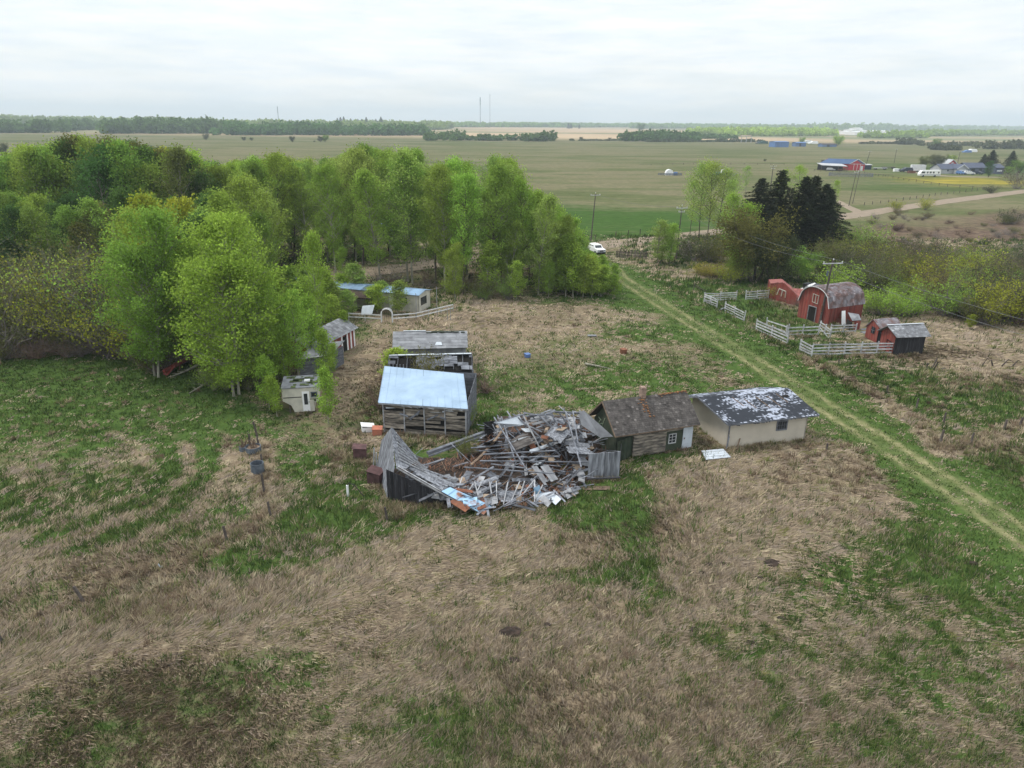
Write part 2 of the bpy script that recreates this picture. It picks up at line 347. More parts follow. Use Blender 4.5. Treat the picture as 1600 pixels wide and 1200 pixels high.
# gravel road, a sheet on the ground running behind the yard
RD0 = at(905, 389)[:2]; RD1 = at(1600, 299)[:2]
_mid = [at(x, y)[:2] for x, y in ((960, 381), (1000, 376), (1300, 342), (1400, 326), (1500, 312), (1600, 299))]
_dir = (_mid[0] - _mid[2]) / np.linalg.norm(_mid[0] - _mid[2]); _dir2 = (_mid[-1] - _mid[-2]) / np.linalg.norm(_mid[-1] - _mid[-2])
ROAD = np.array([_mid[0] + _dir * 260, _mid[0] + _dir * 60] + _mid + [_mid[-1] + _dir2 * 500])
RW = 3.6
def strip(name, P, half, z, m, seg=3.0, jag=0.0):
    pts = []
    for i in range(len(P) - 1):
        k = max(1, int(np.linalg.norm(P[i + 1] - P[i]) / seg))
        for j in range(k): pts.append(P[i] + (P[i + 1] - P[i]) * j / k)
    pts.append(P[-1]); pts = np.array(pts)
    for _ in range(6): pts[1:-1] = (pts[:-2] + 2 * pts[1:-1] + pts[2:]) / 4
    d = np.gradient(pts, axis=0); d /= np.linalg.norm(d, axis=1)[:, None]; nr = np.stack([-d[:, 1], d[:, 0]], 1)
    ja = RNG.normal(0, jag, (len(pts), 2)) if jag else np.zeros((len(pts), 2))
    V = []
    for s_, k in ((1, 0), (-1, 1)):
        q = pts + nr * (half + ja[:, k])[:, None] * s_; V.append(np.column_stack([q, gz(q[:, 0], q[:, 1]) + z]))
    c = np.column_stack([pts, gz(pts[:, 0], pts[:, 1]) + z + 0.04])
    n_ = len(pts); VV = np.concatenate([V[0], c, V[1]]); i = np.arange(n_ - 1)
    Fq = np.concatenate([np.stack([i + n_, i + n_ + 1, i + 1, i], 1), np.stack([i + 2 * n_, i + 2 * n_ + 1, i + n_ + 1, i + n_], 1)])
    return link(npmesh(name, VV, Fq, smooth=True), name, m)
gravel = mat('gravel', (0.26, 0.205, 0.15), (0.20, 0.16, 0.12), 0.6, 0.95, bump=0.3)
tag(strip('gravel_road', ROAD, RW, 0.06, gravel, 6, 0.25), kind='structure')
_fp = np.array([at(x, y)[:2] for x, y in ((1303, 312), (1322, 322), (1345, 333))])
tag(strip('driveway', _fp, 1.6, 0.03, gravel, 4, 0.2), kind='structure')
tag(strip('farm_lane', np.array([at(x, y)[:2] for x, y in ((1420, 268), (1480, 276), (1560, 277))]), 3.5, 0.03, gravel, 4, 0.4), kind='structure')

# ------------------------------------------------------------------ grass blades
BUILT = []      # footprints kept clear of grass (x0,y0,x1,y1)
def clear_of(x, y):
    ok = np.ones(len(x), bool)
    for (x0, y0, x1, y1) in BUILT: ok &= ~((x > x0) & (x < x1) & (y > y0) & (y < y1))
    return ok
def grass(name, n, yr, per, kindg, wid, length, seed):
    """n clumps of per blades over the depth range yr, thinning and coarsening with distance"""
    r = np.random.default_rng(seed)
    y = yr[0] * (yr[1] / yr[0]) ** r.random(n); x = (r.random(n) * 2 - 1) * (y * 0.80 + 8); sc_ = (y / 30.0)
    g, t, b = field(x, y)
    d, _ = pdist(x, y, TRACK)
    br = 1.5 * (fbm(x / 0.9, y / 0.9, 31, 4) - 0.5)
    isg = np.clip((g + br - 0.33) * 2.2, 0, 1)
    keep = (r.random(n) < (0.10 + 0.80 * isg) * (1 - 0.85 * t)) if kindg else (r.random(n) < (1 - 0.88 * isg) * (1 - 0.8 * t))
    if not kindg: keep &= r.random(n) > .55 * np.clip((-x - 12) / 4, 0, 1) * np.clip((y - 44) / 5, 0, 1)
    keep &= clear_of(x, y)
    x, y, g, d, sc_ = x[keep], y[keep], g[keep], d[keep], sc_[keep]; n = len(x); sr = np.repeat(sc_, per)
    flow = 2.3 * (fbm(x / 11, y / 11, 41, 2) - 0.5) * 3.0 + 0.35 + 1.1 * (fbm(x / 2.5, y / 2.5, 42, 2) - 0.5)
    lump = fbm(x / 3.0, y / 3.0, 43, 3)
    ct = (0.56 if not kindg else 0.50) + 0.50 * r.random(n)
    X = np.repeat(x, per) + r.normal(0, 0.16, n * per) * sr ** .5; Y = np.repeat(y, per) + r.normal(0, 0.16, n * per) * sr ** .5
    A_ = np.repeat(flow, per) + r.normal(0, 0.55 if not kindg else 1.4, n * per)
    Ln = length * sr ** .45 * (0.55 + 0.9 * r.random(n * per)) * np.repeat(0.45 + 1.1 * lump, per)
    mead = np.clip((-x - 12) / 4, 0, 1) * np.clip((y - 46) / 5, 0, 1) + np.clip((y - 57) / 3, 0, 1) * np.clip((x + 6) / 3, 0, 1) * np.clip((24 - x) / 3, 0, 1)
    short = np.repeat(np.where(d < 2.0, 0.2, np.where(d < 5, 0.38, 1.0)) * (1 - .55 * np.clip(mead, 0, 1)), per); Ln *= short
    if kindg: lift = Ln * (0.55 + 0.4 * r.random(n * per)); run = Ln * 0.55
    else: lift = Ln * (0.10 + 0.30 * r.random(n * per) ** 2) ; run = Ln * 0.95
    Z = gz(X, Y); W = wid * sr * (0.6 + 0.8 * r.random(n * per))
    px_, py_ = -np.sin(A_) * W / 2, np.cos(A_) * W / 2
    ex, ey = X + np.cos(A_) * run, Y + np.sin(A_) * run
    V = np.empty((n * per, 3, 3)); V[:, 0] = np.stack([X - px_, Y - py_, Z - 0.02], 1); V[:, 1] = np.stack([X + px_, Y + py_, Z - 0.02], 1)
    if not kindg: V[:, 1, 2] += 0.03 + 0.05 * r.random(n * per)
    V[:, 2] = np.stack([ex, ey, Z + 0.03 + lift], 1)
    F_ = np.arange(n * per * 3).reshape(-1, 3)
    tone = np.repeat(ct, per) * (0.8 + 0.4 * r.random(n * per))
    if kindg:
        pal = np.array([(0.065, 0.112, 0.028), (0.098, 0.152, 0.038), (0.15, 0.195, 0.058), (0.050, 0.092, 0.028), (0.22, 0.235, 0.10)])
        pr = [0.3, 0.3, 0.15, 0.18, 0.07]
    else:
        pal = np.array([(0.44, 0.36, 0.255), (0.37, 0.295, 0.215), (0.30, 0.235, 0.17), (0.38, 0.31, 0.25), (0.22, 0.21, 0.09), (0.50, 0.43, 0.29)])
        pr = [0.24, 0.26, 0.17, 0.18, 0.10, 0.05]
    c = pal[r.choice(len(pal), n, p=pr)]; C = np.repeat(c, per, 0)
    me = npmesh(name, V.reshape(-1, 3), F_, tone, C)
    return me
M_BLADE = mat('grass blades', (1, 1, 1), attrcol=True, trans=0.25)
# ------------------------------------------------------------------ trees
def leaf_mesh(name, C, sig, per, size, r, flat=0.35, size_j=0.4, tone_c=None):
    """clusters of small leaf faces round the points C"""
    C = np.asarray(C, float); n = len(C)
    P = np.repeat(C, per, 0) + r.normal(0, 1, (n * per, 3)) * np.repeat(np.broadcast_to(sig, n), per)[:, None] * [1, 1, 0.8]
    m = len(P); a = r.normal(0, 1, (m, 3)); a /= np.linalg.norm(a, axis=1)[:, None]
    q = r.normal(0, 1, (m, 3)); q[:, 2] += flat * 2; b = np.cross(a, q); b /= (np.linalg.norm(b, axis=1)[:, None] + 1e-9)
    s_ = size * (1 - size_j + 2 * size_j * r.random(m))[:, None]
    V = np.stack([P - a * s_ * .6, P - b * s_ * .42, P + a * s_ * .6, P + b * s_ * .42], 1).reshape(-1, 3)
    F_ = np.arange(m * 4).reshape(-1, 4)
    ct = np.repeat(0.78 + 0.44 * r.random(n) if tone_c is None else tone_c, per)
    return npmesh(name, V, F_, ct * (0.75 + 0.5 * r.random(m)))
def limb(mb, p, d, Ln, r0, r, n=4, seg=4, curl=0.15, lift=0.1, tone=1.0):
    pts = [p]; q = Vector(p); d = Vector(d).normalized()
    for k in range(seg):
        d = (d + Vector(r.normal(0, curl, 3)) + Vector((0, 0, lift))).normalized(); q = q + d * Ln / seg; pts.append(q.copy())
    mb.tube(pts, [r0 * (1 - 0.8 * k / seg) for k in range(seg + 1)], n, tone, cap=False)
    return pts
def aspen(seed, h=16.0, R=3.4, low=0.28, nb=42, per=13, leaf=0.175, sig=0.36, stems=1, sparse=1.0, up=0.9):
    r = np.random.default_rng(seed); mb = MB(); C = []
    for s_ in range(stems):
        a0 = r.random() * 6.28; hh = h * (1 if s_ == 0 else r.uniform(.75, .95)); b0 = Vector((math.cos(a0), math.sin(a0), 0)) * (0 if stems == 1 else r.uniform(.2, .6))
        tp = [b0]; d = Vector((math.cos(a0) * .12 * (stems > 1), math.sin(a0) * .12 * (stems > 1), 1)).normalized(); q = b0.copy()
        for k in range(7):
            d = (d + Vector((r.normal(0, .035), r.normal(0, .035), 0.02))).normalized(); q = q + d * hh / 7; tp.append(q.copy())
        mb.tube([tp[0] - Vector((0, 0, .3))] + tp, [h * .0095] + [h * .0088 * (1 - .88 * k / 7) for k in range(8)], 6, 1.0, cap=False)
        n_ = int(nb / (1 + .5 * (stems - 1))); az = r.random() * 6.28
        for k in range(n_):
            u = low + (0.985 - low) * ((k + r.random()) / n_); f_ = u * 7; i = min(int(f_), 6); p = tp[i].lerp(tp[i + 1], f_ - i)
            az += 2.4 + r.normal(0, .4); v = (u - low) / (1 - low)
            pr = (math.sin(math.pi * min(1, v * .92 + .10)) ** .7) * (0.62 + .38 * r.random() * 1.4)
            Ln = R * pr * (1.0 if v > .12 else .6) + .35
            e = up * (.55 + .5 * v) + r.normal(0, .12); dv = Vector((math.cos(az) * math.cos(e), math.sin(az) * math.cos(e), math.sin(e)))
            bp = limb(mb, p, dv, Ln, h * .0035 * (1 - .5 * v) + .012, r, 3, 4, .14, .10)
            for t in (.45, .62, .78, .92, 1.0):
                j = min(int(t * 4), 3); c = bp[j].lerp(bp[j + 1], t * 4 - j)
                if r.random() < sparse: C.append(tuple(c + Vector(r.normal(0, .18, 3))))
                if t < .95:
                    sd_ = Vector(r.normal(0, 1, 3)); sd_.z = abs(sd_.z) * .7; sl = Ln * .34 * (1.1 - .4 * t)
                    sp = limb(mb, c, (dv + sd_.normalized() * 1.1), sl, .012, r, 3, 2, .1, .12)
                    for w_ in sp[1:]:
                        if r.random() < sparse: C.append(tuple(w_ + Vector(r.normal(0, .15, 3))))
        for k in range(6): C.append(tuple(tp[-1] + Vector((r.normal(0, .25), r.normal(0, .25), r.uniform(-.9, .25)))))
    return mb, leaf_mesh('crown', C, sig, per, leaf, r), h
def shrub(seed, h=4.0, spread=0.8, stems=16, per=7, leaf=0.15, sig=0.28, sparse=0.8, nsub=7):
    r = np.random.default_rng(seed); mb = MB(); C = []
    for k in range(stems):
        az = r.random() * 6.28; e = 1.45 - spread * r.random() ** .6; Ln = h * r.uniform(.65, 1.08) / max(.75, math.sin(e)) ** .5
        bp = limb(mb, Vector((r.normal(0, .15 * h / 4), r.normal(0, .15 * h / 4), -.1)), Vector((math.cos(az) * math.cos(e), math.sin(az) * math.cos(e), math.sin(e))), Ln, .012 * h ** .7 + .01, r, 4, 5, .16, .02)
        for j in range(nsub):
            t = .25 + .75 * (j + r.random()) / nsub; i = min(int(t * 5), 4); c = bp[i].lerp(bp[i + 1], min(1, t * 5 - i))
            sd_ = Vector(r.normal(0, 1, 3)); sd_.z = abs(sd_.z); sp = limb(mb, c, sd_ + Vector((math.cos(az) * .4, math.sin(az) * .4, .3)), Ln * .26, .010, r, 3, 3, .2, .05)
            for w_ in sp[1:]:
                if r.random() < sparse: C.append(tuple(w_ + Vector(r.normal(0, .12, 3))))
            for w_ in range(2):
                q = sp[-1 - w_]; limb(mb, q, Vector(r.normal(0, 1, 3)) + Vector((0, 0, .6)), Ln * .14, .006, r, 3, 2, .2, .05)
    return mb, leaf_mesh('crown', C, sig, per, leaf, r), h
def maple(seed, h=11.0, R=4.6, per=14, leaf=.19, sig=.42, nb=15):
    r = np.random.default_rng(seed); mb = MB(); C = []
    for s_ in range(4):
        az0 = s_ * 1.6 + r.random(); tp = limb(mb, Vector((math.cos(az0) * .3, math.sin(az0) * .3, -.2)), Vector((math.cos(az0) * .35, math.sin(az0) * .35, 1)), h * .8, h * .016, r, 6, 6, .07, .03)
        for k in range(nb):
            t = .22 + .78 * (k + r.random()) / nb; i = min(int(t * 6), 5); p = tp[i].lerp(tp[i + 1], min(1, t * 6 - i)); az = r.random() * 6.28
            e = r.uniform(-.1, .9); Ln = R * (1.05 - .55 * t) * r.uniform(.6, 1.05)
            bp = limb(mb, p, Vector((math.cos(az) * math.cos(e), math.sin(az) * math.cos(e), math.sin(e))), Ln, .03, r, 3, 4, .18, .05)
            for c in bp[1:]:
                C.append(tuple(c)); 
                for w_ in range(3): C.append(tuple(c + Vector(r.normal(0, .5, 3))))
    return mb, leaf_mesh('crown', C, sig, per, leaf, r), h
def spruce(seed, h=16.0, R=4.4):
    r = np.random.default_rng(seed); mb = MB(); mb.tube([(0, 0, -.3), (0, 0, h * .5), (r.normal(0, .1), r.normal(0, .1), h)], [h * .013, h * .008, .02], 6, cap=False)
    C = []; D = []; z = h * .07
    while z < h * .985:
        u = z / h; nbr = int(6 + 3 * (1 - u)); a0 = r.random() * 6.28; Rz = R * min(1, (1 - u) / .62) ** .9 + .10
        for k in range(nbr):
            az = a0 + 6.28 * k / nbr + r.normal(0, .15); Ln = Rz * r.uniform(.5, 1.25)
            steps = max(2, int(Ln / .28))
            for j in range(1, steps + 1):
                t = j / steps; rr = Ln * t; zz = z + rr * (.25 - .42 * t * (1 - .4 * u)) - .05
                wv = .34 * (1 - t) * Ln * .8 + .12
                for q in range(3):
                    o = r.normal(0, wv * .55); C.append((math.cos(az) * rr - math.sin(az) * o, math.sin(az) * rr + math.cos(az) * o, zz - abs(o) * .18 + r.normal(0, .05)))
                    D.append(az + r.normal(0, .5) + (0.7 if o > 0 else -.7) * (1 - t * .6))
            if Ln > .8: mb.beam((0, 0, z), (math.cos(az) * Ln * .8, math.sin(az) * Ln * .8, z - Ln * .08), .035, .035)
        z += (.30 + .36 * (1 - u)) * h / 16 * r.uniform(.8, 1.2)
    C = np.array(C); D = np.array(D); n = len(C); per = 4
    P = np.repeat(C, per, 0) + r.normal(0, .10, (n * per, 3)); Dd = np.repeat(D, per) + r.normal(0, .45, n * per)
    m = len(P); a = np.stack([np.cos(Dd), np.sin(Dd), r.normal(-.12, .28, m)], 1) * (.15 + .14 * r.random(m))[:, None]
    b = np.stack([-np.sin(Dd), np.cos(Dd), r.normal(0, .7, m)], 1) * (.035 + .03 * r.random(m))[:, None]
    V = np.stack([P - a, P - b, P + a, P + b], 1).reshape(-1, 3)
    return mb, npmesh('crown', V, np.arange(m * 4).reshape(-1, 4), np.repeat(.75 + .5 * r.random(n), per)), h
bark_g = mat('aspen bark', (0.34, 0.33, 0.27), (0.16, 0.15, 0.12), 2.0, .9, stretch=(1, 1, .3))
bark_d = mat('dark bark', (0.105, 0.085, 0.07), (0.055, 0.045, 0.04), 2.5, .95, stretch=(1, 1, .3))
bark_s = mat('grey twigs', (0.23, 0.205, 0.195), (0.13, 0.11, 0.105), 2.5, .95)
bark_r = mat('red brown twigs', (0.20, 0.135, 0.11), (0.12, 0.08, 0.068), 2.5, .95)
LM = {k: mat('leaves ' + k, c, tuple(x * .72 for x in c), .5, trans=.45, rnd=rn) for k, c, rn in (
    ('lime', (0.30, 0.45, 0.07), .2), ('fresh', (0.33, 0.47, 0.08), .5), ('mid', (0.25, 0.375, 0.07), .5), ('dark', (0.09, 0.17, 0.045), .4), ('yellow', (0.33, 0.37, 0.045), .4),
    ('olive', (0.165, 0.175, 0.052), .6), ('dull', (0.095, 0.112, 0.05), .6), ('gold', (0.33, 0.30, 0.06), .4), ('spruce', (0.036, 0.048, 0.026), .25), ('pale', (0.34, 0.46, 0.11), .4), ('brown', (0.17, 0.14, 0.075), .5), ('purple', (0.13, 0.10, 0.08), .3))}
PROTO = {}
def proto(kind, n, fn):
    for i in range(n):
        mb, cm, h = fn(i); tmp = mb.build('trunk', None); tm = tmp.data; bpy.data.objects.remove(tmp); PROTO.setdefault(kind, []).append((tm, cm, h)); tm.materials.append(bark_g); cm.materials.append(LM['mid'])
proto('aspen', 6, lambda i: aspen(100 + i, 16, 3.4 + .3 * (i % 3), .16 + .05 * (i % 3), 54, 14))
proto('aspen_low', 4, lambda i: aspen(120 + i, 12, 2.9, .10, 44, 11, stems=1 + i % 2))
proto('aspen_near', 3, lambda i: aspen(140 + i, 16, 5.4, .10, 88, 17, .18, .42, stems=2, up=.72))
proto('sapling', 4, lambda i: aspen(160 + i, 7, 1.35, .12, 30, 9, .17, .26, up=1.1))
proto('airy', 3, lambda i: aspen(180 + i, 15, 4.6, .24, 34, 13, .18, .5, sparse=1.0, up=.75))
proto('brush', 5, lambda i: shrub(200 + i, 6.0, .75, 22, 6, .15, .32, .75, 8))
proto('willow', 5, lambda i: shrub(220 + i, 4.0, .95, 24, 7, .14, .26, .85, 7))
proto('bare', 3, lambda i: shrub(240 + i, 2.0, .9, 20, 2, .07, .12, .35, 6))
proto('maple', 3, lambda i: maple(260 + i))
proto('spruce', 4, lambda i: spruce(280 + i, 16, 4.3 + .5 * (i % 2)))
_pc = 0
def tree(name, x, y, h, kind, leaf, bark, label, cat='tree', group=None, wide=1.0, z=0.0, lean=0.0):
    global _pc
    _pc += 1; tm, cm, ph = PROTO[kind][_pc % len(PROTO[kind])]; s_ = h / ph
    o = empty(name, (x, y, z), label, cat, group, random.random() * 6.28); o.scale = (s_ * wide, s_ * wide, s_); o.rotation_euler[0] = lean
    for nm, me, m in (('trunk', tm, bark), ('crown', cm, LM[leaf])):
        c = bpy.data.objects.new(nm, me); COL.objects.link(c); c.parent = o; c.material_slots[0].link = 'OBJECT'; c.material_slots[0].material = m
    return o
# outline of the grove against the pasture, (px, highest py)
OUT = np.array([(-60, 262), (0, 262), (50, 240), (100, 230), (170, 220), (250, 226), (320, 240), (345, 262), (400, 252), (450, 242), (485, 262), (520, 246), (560, 234), (600, 228), (650, 238), (680, 264), (720, 250), (780, 252), (812, 275), (835, 302), (865, 322), (900, 350), (916, 374), (923, 399), (948, 402), (972, 428)])
FRONT = np.array([(-80, 566), (0, 564), (100, 558), (215, 560), (235, 585), (330, 560), (380, 600), (430, 520), (455, 447), (660, 447), (690, 470), (780, 474), (860, 466), (960, 458), (975, 440)])
g1 = 'aspens of the grove left of the track'; g2 = 'dark trees at the far edge of the grove'; g3 = 'young aspens along the yard edge of the grove'; g4 = 'grey brushy trees at the left edge of the field'
RR = random.Random(5)
cells = []
y0 = 62.0
while y0 < 235:
    sp = 3.9 if y0 < 112 else 4.4 if y0 < 145 else 7.0
    x0 = -y0 * 0.80 - 6
    while x0 < 26:
        cells.append((x0 + RR.uniform(-.42, .42) * sp, y0 + RR.uniform(-.42, .42) * sp)); x0 += sp
    y0 += sp
ng = 0
for (x, y) in cells:
    px, py = proj((x, y, 0))
    if px < -70 or px > 968: continue
    if py > np.interp(px, FRONT[:, 0], FRONT[:, 1]): continue
    if y > 150 and px > 335 and y > 150 + (660 - px) * .1: continue
    if px > 660 and y > 143 - max(0, px - 800) * .06: continue
    d, _ = pdist(np.array([x]), np.array([y]), ROAD)
    if d[0] < 6: continue
    if 445 < px < 500 and 395 < py < 425 and RR.random() < .5: continue
    if 435 < px < 665 and 447 < py < 505: continue          # the mobile home and its yard
    top = np.interp(px, OUT[:, 0], OUT[:, 1]) + RR.uniform(0, 14)
    hm = htof((x, y), top)
    if px < 350 and y > 145:
        h = min(RR.uniform(17, 22), hm); 
        if h < 8: continue
        tree('grove_tree', x, y, h, 'maple' if RR.random() < .5 else 'aspen_low', 'dark', bark_d, 'dark green tree rising at the far left edge of the grove before the pasture', group=g2, wide=.8); ng += 1; continue
    h = min(RR.uniform(16.5, 22.5) * (1.0 if y > 85 else .8), hm)
    if px < 215 and y < 100:
        h = min(RR.uniform(8, 11.5), htof((x, y), 375 + RR.uniform(0, 40) + max(0, 40 - px) * .4)); lf = RR.choice(['olive', 'olive', 'dull', 'yellow', 'dull', 'fresh', 'olive'])
        tree('brushy_tree', x, y, max(h, 5), 'brush', lf, bark_s, 'grey twiggy tree just leafing out at the left edge of the field', group=g4, wide=.95); ng += 1; continue
    if (px > 690 and y < 106) or (px > 700 and RR.random() < .25) or px > 880:
        h = min(RR.uniform(6.5, 11), hm)
        if y < 104: h *= .75
        if h < 2.5: continue
        tree('young_aspen', x, y, h, 'sapling' if h < 8 else 'aspen_low', RR.choice(['fresh', 'fresh', 'lime', 'mid']), bark_g, 'young bright green aspen among others along the yard edge of the grove', group=g3, wide=1.15 if h < 8 else .9); ng += 1; continue
    if h < 4: continue
    if 420 < px < 880 and 98 < y < 140 and RR.random() < .40:
        tree('young_aspen', x + 1.5, y - 1.5, RR.uniform(5, 10), 'aspen_low', RR.choice(['fresh', 'mid', 'pale', 'lime']), bark_g, 'young leafy aspen in the understory of the grove behind the mobile home', group='young aspens of the grove understory'); ng += 1
    if px < 350: lf = RR.choice(['mid', 'fresh', 'mid', 'olive', 'dark', 'yellow' if 190 < px < 345 else 'mid'])
    else: lf = RR.choice(['fresh', 'fresh', 'mid', 'pale'])
    if y < 84 and px < 450: h = min(h, htof((x, y), 335 + RR.uniform(0, 45)))
    if px < 430 and y < 120: h = min(h, htof((x, y), 300 + RR.uniform(0, 40)))
    tree('aspen_tree', x, y, h, 'aspen_low' if (h < 11 or px < 350) else 'aspen', lf, bark_g if RR.random() < .6 else bark_d, 'tall aspen in fresh spring leaf inside the grove left of the track', group=g1, wide=RR.uniform(.85, 1.1)); ng += 1
print('grove trees', ng)
# the trees one can point to
def trep(name, px, pyb, pyt, kind, leaf, bark, label, cat='tree', group=None, wide=1.0, lean=0.0):
    P = at(px, pyb); h = htof(P, pyt); return tree(name, P[0], P[1], h, kind, leaf, bark, label, cat, group, wide, lean=lean)
trep('aspen_tree', 372, 620, 352, 'aspen_near', 'lime', bark_g, 'biggest bright lime green aspen in front of the grove, left of the camper', wide=1.05)
trep('aspen_tree', 330, 585, 385, 'aspen_near', 'lime', bark_g, 'lime green aspen close behind and left of the biggest front aspen', wide=.9)
trep('aspen_tree', 425, 600, 410, 'aspen_near', 'lime', bark_g, 'lime green aspen between the biggest front aspen and the camper', wide=.8)
trep('aspen_tree', 238, 588, 338, 'aspen_near', 'fresh', bark_g, 'tall fresh green aspen standing by the red boards at the field edge', wide=.95)
trep('aspen_tree', 500, 560, 372, 'aspen_low', 'lime', bark_g, 'slender lime aspen behind the camper, before the mobile home', wide=.55)
trep('aspen_tree', 470, 590, 455, 'aspen_low', 'fresh', bark_g, 'small leafy aspen directly behind the camper roof', wide=.9)
for k, (a_, b_, c_) in enumerate(((421, 640, 560), (433, 650, 590), (446, 600, 520), (403, 600, 520), (508, 600, 520), (520, 585, 540), (490, 575, 470), (540, 540, 490))):
    trep('aspen_sapling', a_, b_, c_, 'sapling', 'lime', bark_g, 'thin bright green aspen sapling beside the camper', group='saplings round the camper', wide=1.0)
trep('aspen_sapling', 513, 660, 578, 'sapling', 'lime', bark_g, 'slim aspen sapling standing alone just right of the camper', wide=.9)
for k, (a_, b_, c_) in enumerate(((480, 520, 440), (520, 515, 465), (455, 530, 430), (560, 470, 415), (600, 478, 440), (535, 470, 430), (470, 490, 420), (622, 491, 442), (590, 489, 446), (508, 500, 425), (530, 492, 440), (545, 496, 455), (498, 488, 432), (582, 486, 450), (440, 500, 420))):
    trep('aspen_sapling', a_, b_, c_, 'sapling', RR.choice(['lime', 'fresh', 'pale']), bark_g, 'young aspen growing close in front of the mobile home', group='young aspens before the mobile home', wide=1.7)
trep('sapling', 615, 600, 548, 'sapling', 'fresh', bark_g, 'small round green sapling left of the collapsed roof shed', wide=2.2)
for k in range(26):
    px = RR.uniform(318, 440); P = at(px, RR.uniform(585, 612) if px < 400 else RR.uniform(575, 600))
    tree('green_shrub', P[0], P[1], RR.uniform(1.4, 3.0), 'willow', RR.choice(['fresh', 'mid', 'olive', 'dull']), bark_s, 'leafy shrub in the undergrowth round the big lime aspens', 'shrub', 'undergrowth shrubs round the big aspens', 1.0)
# brushy skirt along the grove edge
for k in range(38):
    px = RR.uniform(-20, 400) if k < 30 else RR.uniform(520, 700); P = at(px, np.interp(px, FRONT[:, 0], FRONT[:, 1]) - (RR.uniform(0, 8) if k < 30 else RR.uniform(0, 10)))
    tree('bare_shrub', P[0], P[1], RR.uniform(1.2, 3.2), 'bare', 'brown', RR.choice([bark_s, bark_r]), 'low leafless grey brown shrub at the foot of the grove', 'shrub', 'leafless shrubs at the foot of the grove', 1.2)
for k in range(40):
    px = RR.uniform(-20, 980) ; P = at(px, np.interp(px, FRONT[:, 0], FRONT[:, 1]) - RR.uniform(2, 26))
    if 430 < px < 690: continue
    tree('green_shrub', P[0], P[1], RR.uniform(1.6, 3.6), 'willow', RR.choice(['fresh', 'mid', 'olive'] if px > 200 else ['dull', 'olive']), bark_s, 'low leafy shrub in the undergrowth along the edge of the grove', 'shrub', 'leafy undergrowth shrubs of the grove', 1.0)
for k in range(34):
    px = RR.uniform(862, 968); P = at(px, RR.uniform(436, 466)); h = htof(P, np.interp(px, [860, 915, 968], [352, 396, 432]) + RR.uniform(0, 16))
    if h < 2: continue
    tree('young_aspen', P[0], P[1], h, 'sapling', RR.choice(['fresh', 'lime', 'fresh', 'mid']), bark_g, 'young bright green aspen among others along the yard edge of the grove', group=g3, wide=1.5 if h < 6 else 1.1)
